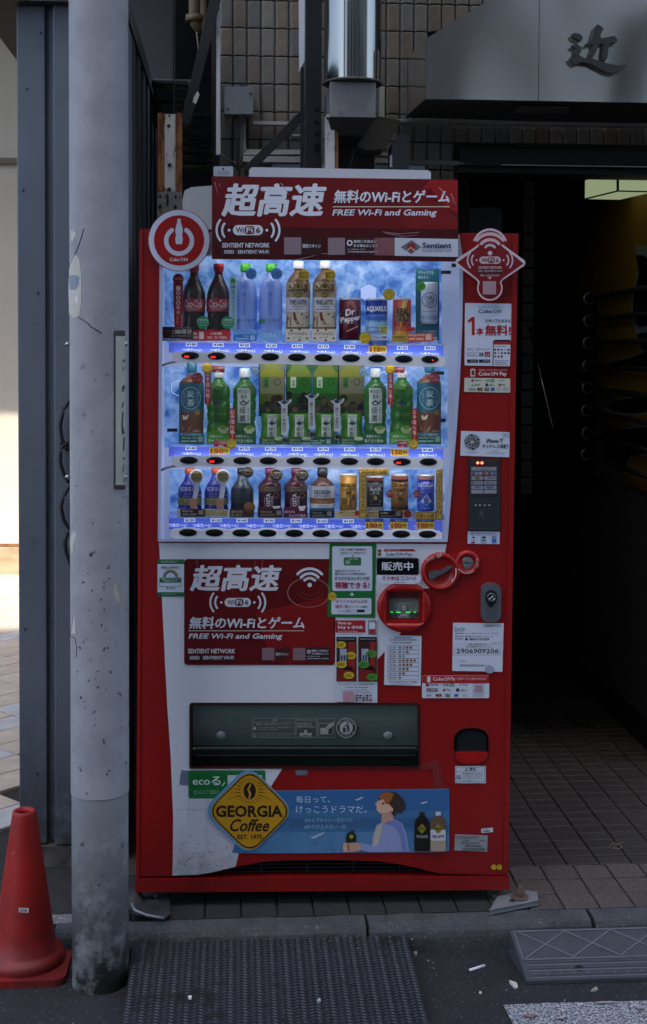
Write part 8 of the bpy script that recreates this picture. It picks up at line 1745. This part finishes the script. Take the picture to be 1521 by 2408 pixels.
st15, pr = sticker('eco_label', 443, 1811, 624, 1877, '#0f6a30', .0024, r=5); pr.frame(446.5, 1814.5, 620, 1873, '#5aa072', .5); pr.text('ecoる', 453, 1825, 519, 1846, '#d3e0dc', .02); pr.poly([(521, 1847), (528, 1838), (530, 1839), (523, 1848)], '#d3e0dc'); pr.rect(535, 1822, 616, 1845, '#b9c8c8'); pr.arc(460, 1863, 3.6, 4.6, 0, 360, '#a9c8b4', 12); pr.text('コカ・コーラは、温暖化防止と', 467, 1857, 515, 1861, '#a9c8b4'); pr.text('環境にやさしい自販機普及', 467, 1862.5, 512, 1866.5, '#a9c8b4'); pr.build(st15)
tpe = clearish('clear_tape', '#d9dde6', .7, .15, '#a0a6b4')
slabpx('tape', [(426, 1810), (445, 1812), (443, 1846), (421, 1845)], .002, .0017, tpe); slabpx('tape', [(694, 1810), (723, 1810), (724, 1822), (695, 1823)], .002, .0017, tpe)
slabpx('tape', [(989, 1798), (1022, 1787), (1031, 1788), (1045, 1852), (1018, 1852), (1017, 1806), (990, 1810)], .002, .0017, clearish('pink_tape', '#c86a6a', .6, .2, '#b04a48'))
slabpx('old_sticker_mark', [(481, 1860), (562, 1862), (556, 1998), (482, 2003)], .0019, .0016, C('#bfc3cf', .5)); slabpx('old_sticker_mark', [(440, 1876), (486, 1876), (486, 2004), (440, 2004)], .0017, .0014, C('#c9ccd8', .35))
# blue advertisement with a boy in profile and two bottles
st16, pr = sticker('blue_advert', 560, 1853, 1057, 2006, worn('blue_sky_print', '#44739f', '#5c8ab0', scale=3, rough=.2, bump=.1, bscale=6), .0026, pts=[(600, 1859), (1056, 1854), (1056, 2000), (1036, 2003), (620, 2006), (545, 2005), (560, 1960)])
pr.poly([(600, 1860), (1056, 1855), (1056, 1905), (600, 1905)][::-1], C('#38669a', .25)); pr.poly([(600, 1905), (1056, 1905), (1056, 1955), (640, 1955)][::-1], C('#42709c', .25)); pr.poly([(660, 1945), (1056, 1915), (1056, 1945), (660, 1952)][::-1], C('#3d6fae', .25)) if False else None; pr.up()
pr.rect(680, 1922, 1045, 1946, C('#3c648c', .25)); pr.up()
A_ = '#bcd3ea'; pr.text('毎日って、', 696, 1871, 776, 1887, A_, .0); pr.text('けっこうドラマだ。', 696, 1894, 862, 1911, A_, .0); pr.text('#なんでもない一日だけど', 716, 1923, 830, 1932, '#9fbedf', .0, .1); pr.text('#かけがえのない一日', 716, 1938, 812, 1948, '#9fbedf', .0, .1)
pr.poly([(834, 1880), (852, 1873), (854, 1875), (840, 1882)], '#b4bfc4'); pr.poly([(988, 1888), (1004, 1883), (1005, 1886), (992, 1890)], '#b4bfc4'); pr.poly([(730, 1968), (760, 1956), (764, 1958), (738, 1972)], '#a3bcd0')
# boy: coat, neck, face, hair
pr.poly([(872, 2003), (876, 1965), (885, 1940), (905, 1928), (930, 1926), (946, 1936), (955, 1960), (962, 2002)][::-1], '#8e98c2'); pr.up(); pr.poly([(876, 1990), (880, 1960), (886, 1944), (900, 1934), (894, 1965), (884, 2000)][::-1], '#b7b3a4'); pr.poly([(905, 1934), (930, 1927), (944, 1938), (952, 1962), (958, 2000), (946, 2000), (940, 1965), (928, 1945)][::-1], '#6f7fb8')
pr.poly([(898, 1912), (922, 1908), (926, 1928), (912, 1936), (896, 1932)][::-1], '#bd9487'); pr.poly([(892, 1876), (906, 1871), (922, 1880), (920, 1905), (908, 1914), (894, 1912), (885, 1904), (886, 1896), (882, 1890), (886, 1886), (887, 1880)][::-1], '#d8ae94'); pr.up()
pr.poly([(888, 1884), (890, 1872), (898, 1864), (912, 1860), (930, 1862), (946, 1874), (953, 1890), (952, 1902), (944, 1912), (934, 1910), (926, 1920), (920, 1912), (922, 1898), (914, 1890), (906, 1890), (902, 1878), (894, 1880)][::-1], '#3a2e2c'); pr.up(); pr.poly([(890, 1874), (898, 1864), (912, 1861), (926, 1866), (920, 1880), (912, 1890), (905, 1888), (902, 1876), (894, 1879)][::-1], '#9c5c2c'); pr.poly([(897, 1888), (903, 1886), (903, 1891), (899, 1892)], '#3a3a52'); pr.circ(921, 1903, 3, '#d8ae94', 5, 10); pr.text('', 0, 0, 1, 1, A_)
pr.poly([(843, 1984), (846, 1980), (876, 1988), (905, 1986), (906, 2002), (870, 2003), (846, 1998)][::-1], '#8e98c8'); pr.up(); pr.poly([(814, 1962), (820, 1956), (832, 1956), (838, 1966), (836, 1984), (812, 1984)][::-1], '#1e2a20'); pr.rect(824, 1950, 832, 1957, '#33414c'); pr.up(); pr.poly([(820, 1966), (826, 1961), (832, 1966), (826, 1973)][::-1], '#a09030'); pr.up()
for k in range(4): pr.poly(rr(806, 1981+k*5.4, 822, 1986.5+k*5.4, 2.4, 2)[::-1], '#d0a68e')
pr.poly([(816, 1982), (840, 1980), (850, 1988), (846, 2000), (826, 2003), (816, 1998)][::-1], '#c39884')
def minibottle(cx, capc, bodyc, lab, tc_):
    pr.rect(cx-6, 1908, cx+6, 1917, capc); pr.poly([(cx-6, 1917), (cx+6, 1917), (cx+16, 1928), (cx+18, 1940), (cx+18, 2001), (cx-18, 2001), (cx-18, 1940), (cx-16, 1928)][::-1], bodyc); pr.up()
    if lab: pr.rect(cx-17.5, 1950, cx+17.5, 1976, '#c3c3cb'); pr.rect(cx-17.5, 1976, cx+17.5, 2001, '#a89684')
    pr.up(); pr.poly([(cx, 1936), (cx+11, 1948), (cx, 1960), (cx-11, 1948)][::-1], '#8a7c28'); pr.up(); pr.text('GEORGIA', cx-9, 1946, cx+9, 1950, '#1c1a0c', .02); pr.text('THE LATTE' if lab else 'THE BLACK', cx-14, 1963, cx+14, 1970, tc_, .02)
minibottle(992, '#2a2e33', '#1a1613', 0, '#a9a9ad'); minibottle(1030, '#c6cad6', '#66503e', 1, '#1e1c1a'); pr.build(st16)
# yellow diamond coffee badge
def dia(cx, cy, rx_, ry_, r_=.22, n=6):
    pts = []; C4 = [(cx, cy-ry_), (cx+rx_, cy), (cx, cy+ry_), (cx-rx_, cy)]
    for i in range(4):
        p = C4[i]; a = C4[i-1]; b_ = C4[(i+1) % 4]
        A = (p[0]+(a[0]-p[0])*r_, p[1]+(a[1]-p[1])*r_); B = (p[0]+(b_[0]-p[0])*r_, p[1]+(b_[1]-p[1])*r_)
        for k in range(n+1): t_ = k/n; pts.append(tuple((1-t_)**2*A[j]+2*t_*(1-t_)*p[j]+t_*t_*B[j] for j in (0, 1)))
    # bow the sides outwards a little
    return [(cx+(x-cx)*(1+.0), y) for x, y in pts]
gb, pr = sticker('coffee_badge', 0, 0, 0, 0, '#5b96bd', .0062, th=.0015, pts=dia(584, 1906, 110, 108, .25)[::1])
pr.poly(dia(587, 1907, 104, 103, .25)[::-1], C('#b8891c', .3)); pr.up(); pr.poly(dia(587, 1907, 101, 100, .25)[::-1], '#17130c'); pr.up(); pr.poly(dia(587, 1907, 97, 96, .25)[::-1], C('#bd8d1c', .28)); pr.up()
ink = '#17130c'; pr.text('GEORGIA', 507, 1893, 665, 1921, ink, .035); pr.text('Coffee', 541, 1925, 633, 1955, ink, .02, .35); pr.text('EST. 1975', 558, 1962, 617, 1973, ink, .03); pr.arc(667.5, 1896, 2.6, 3.2, 0, 360, ink, 10)
pr.circ(587, 1859, 14.5, ink, 20, 28); pr.up(); pr.poly([(588, 1841), (591, 1843), (586, 1856), (591, 1866), (587, 1878), (584, 1877), (586, 1866), (581, 1856)], '#bd8d1c')
for k in range(24):
    a = R(k*15+7.5); c_, s_ = math.cos(a), math.sin(a); r0, r1 = 24, 34 if abs(s_) > .75 else (46 if abs(c_) > .8 else 38)
    if s_ > .35 and abs(c_) > .8: r1 = 60
    p0_ = (587+r0*c_*.92, 1859+r0*s_*1.05); p1_ = (587+r1*c_, 1859+r1*s_*.95); nx_, ny_ = -s_*1.1, c_*1.1
    pr.poly([(p0_[0]+nx_, p0_[1]+ny_), (p0_[0]-nx_, p0_[1]-ny_), (p1_[0], p1_[1])][::-1], ink)
pr.build(gb)
st17, pr = sticker('serial_label', 1068, 1963, 1147, 2002, '#8e9296', .0020, pts=[(1070, 1961), (1147, 1964), (1145, 2002), (1068, 1999)]); pr.lines(1072, 1965, 1136, 1972, 2, '#4a4c50'); pr.text('2225688', 1086, 1974, 1103, 1978, '#33353a'); pr.text('1150046', 1124, 1974, 1141, 1978, '#33353a'); pr.text('08ARZ20W4N61P3', 1084, 1979.5, 1127, 1983.5, '#2c2e33', .01); pr.text('2906909206', 1092, 1985.5, 1132, 1991, '#26282c', .01)
for k in range(26): pr.rect(1088+k*2.05, 1993, 1088+k*2.05+random.Random(k).uniform(.5, 1.4), 2000, '#3a3c40')
pr.build(st17)
st18, pr = sticker('small_barcode', 1131, 1947, 1159, 1957, '#c4c6cc', .0020, tilt=-5); pr.lines(1135, 1949, 1154, 1951, 1, '#3a3c42'); pr.lines(1135, 1952.5, 1154, 1955, 1, '#23252a', .9, 0); pr.build(st18)
for x in (1161, 1174): sticker('yellow_dot', 0, 0, 0, 0, '#b39a24', .0018, pts=ell(x, 2038.5, 6.3, n=20))[0]
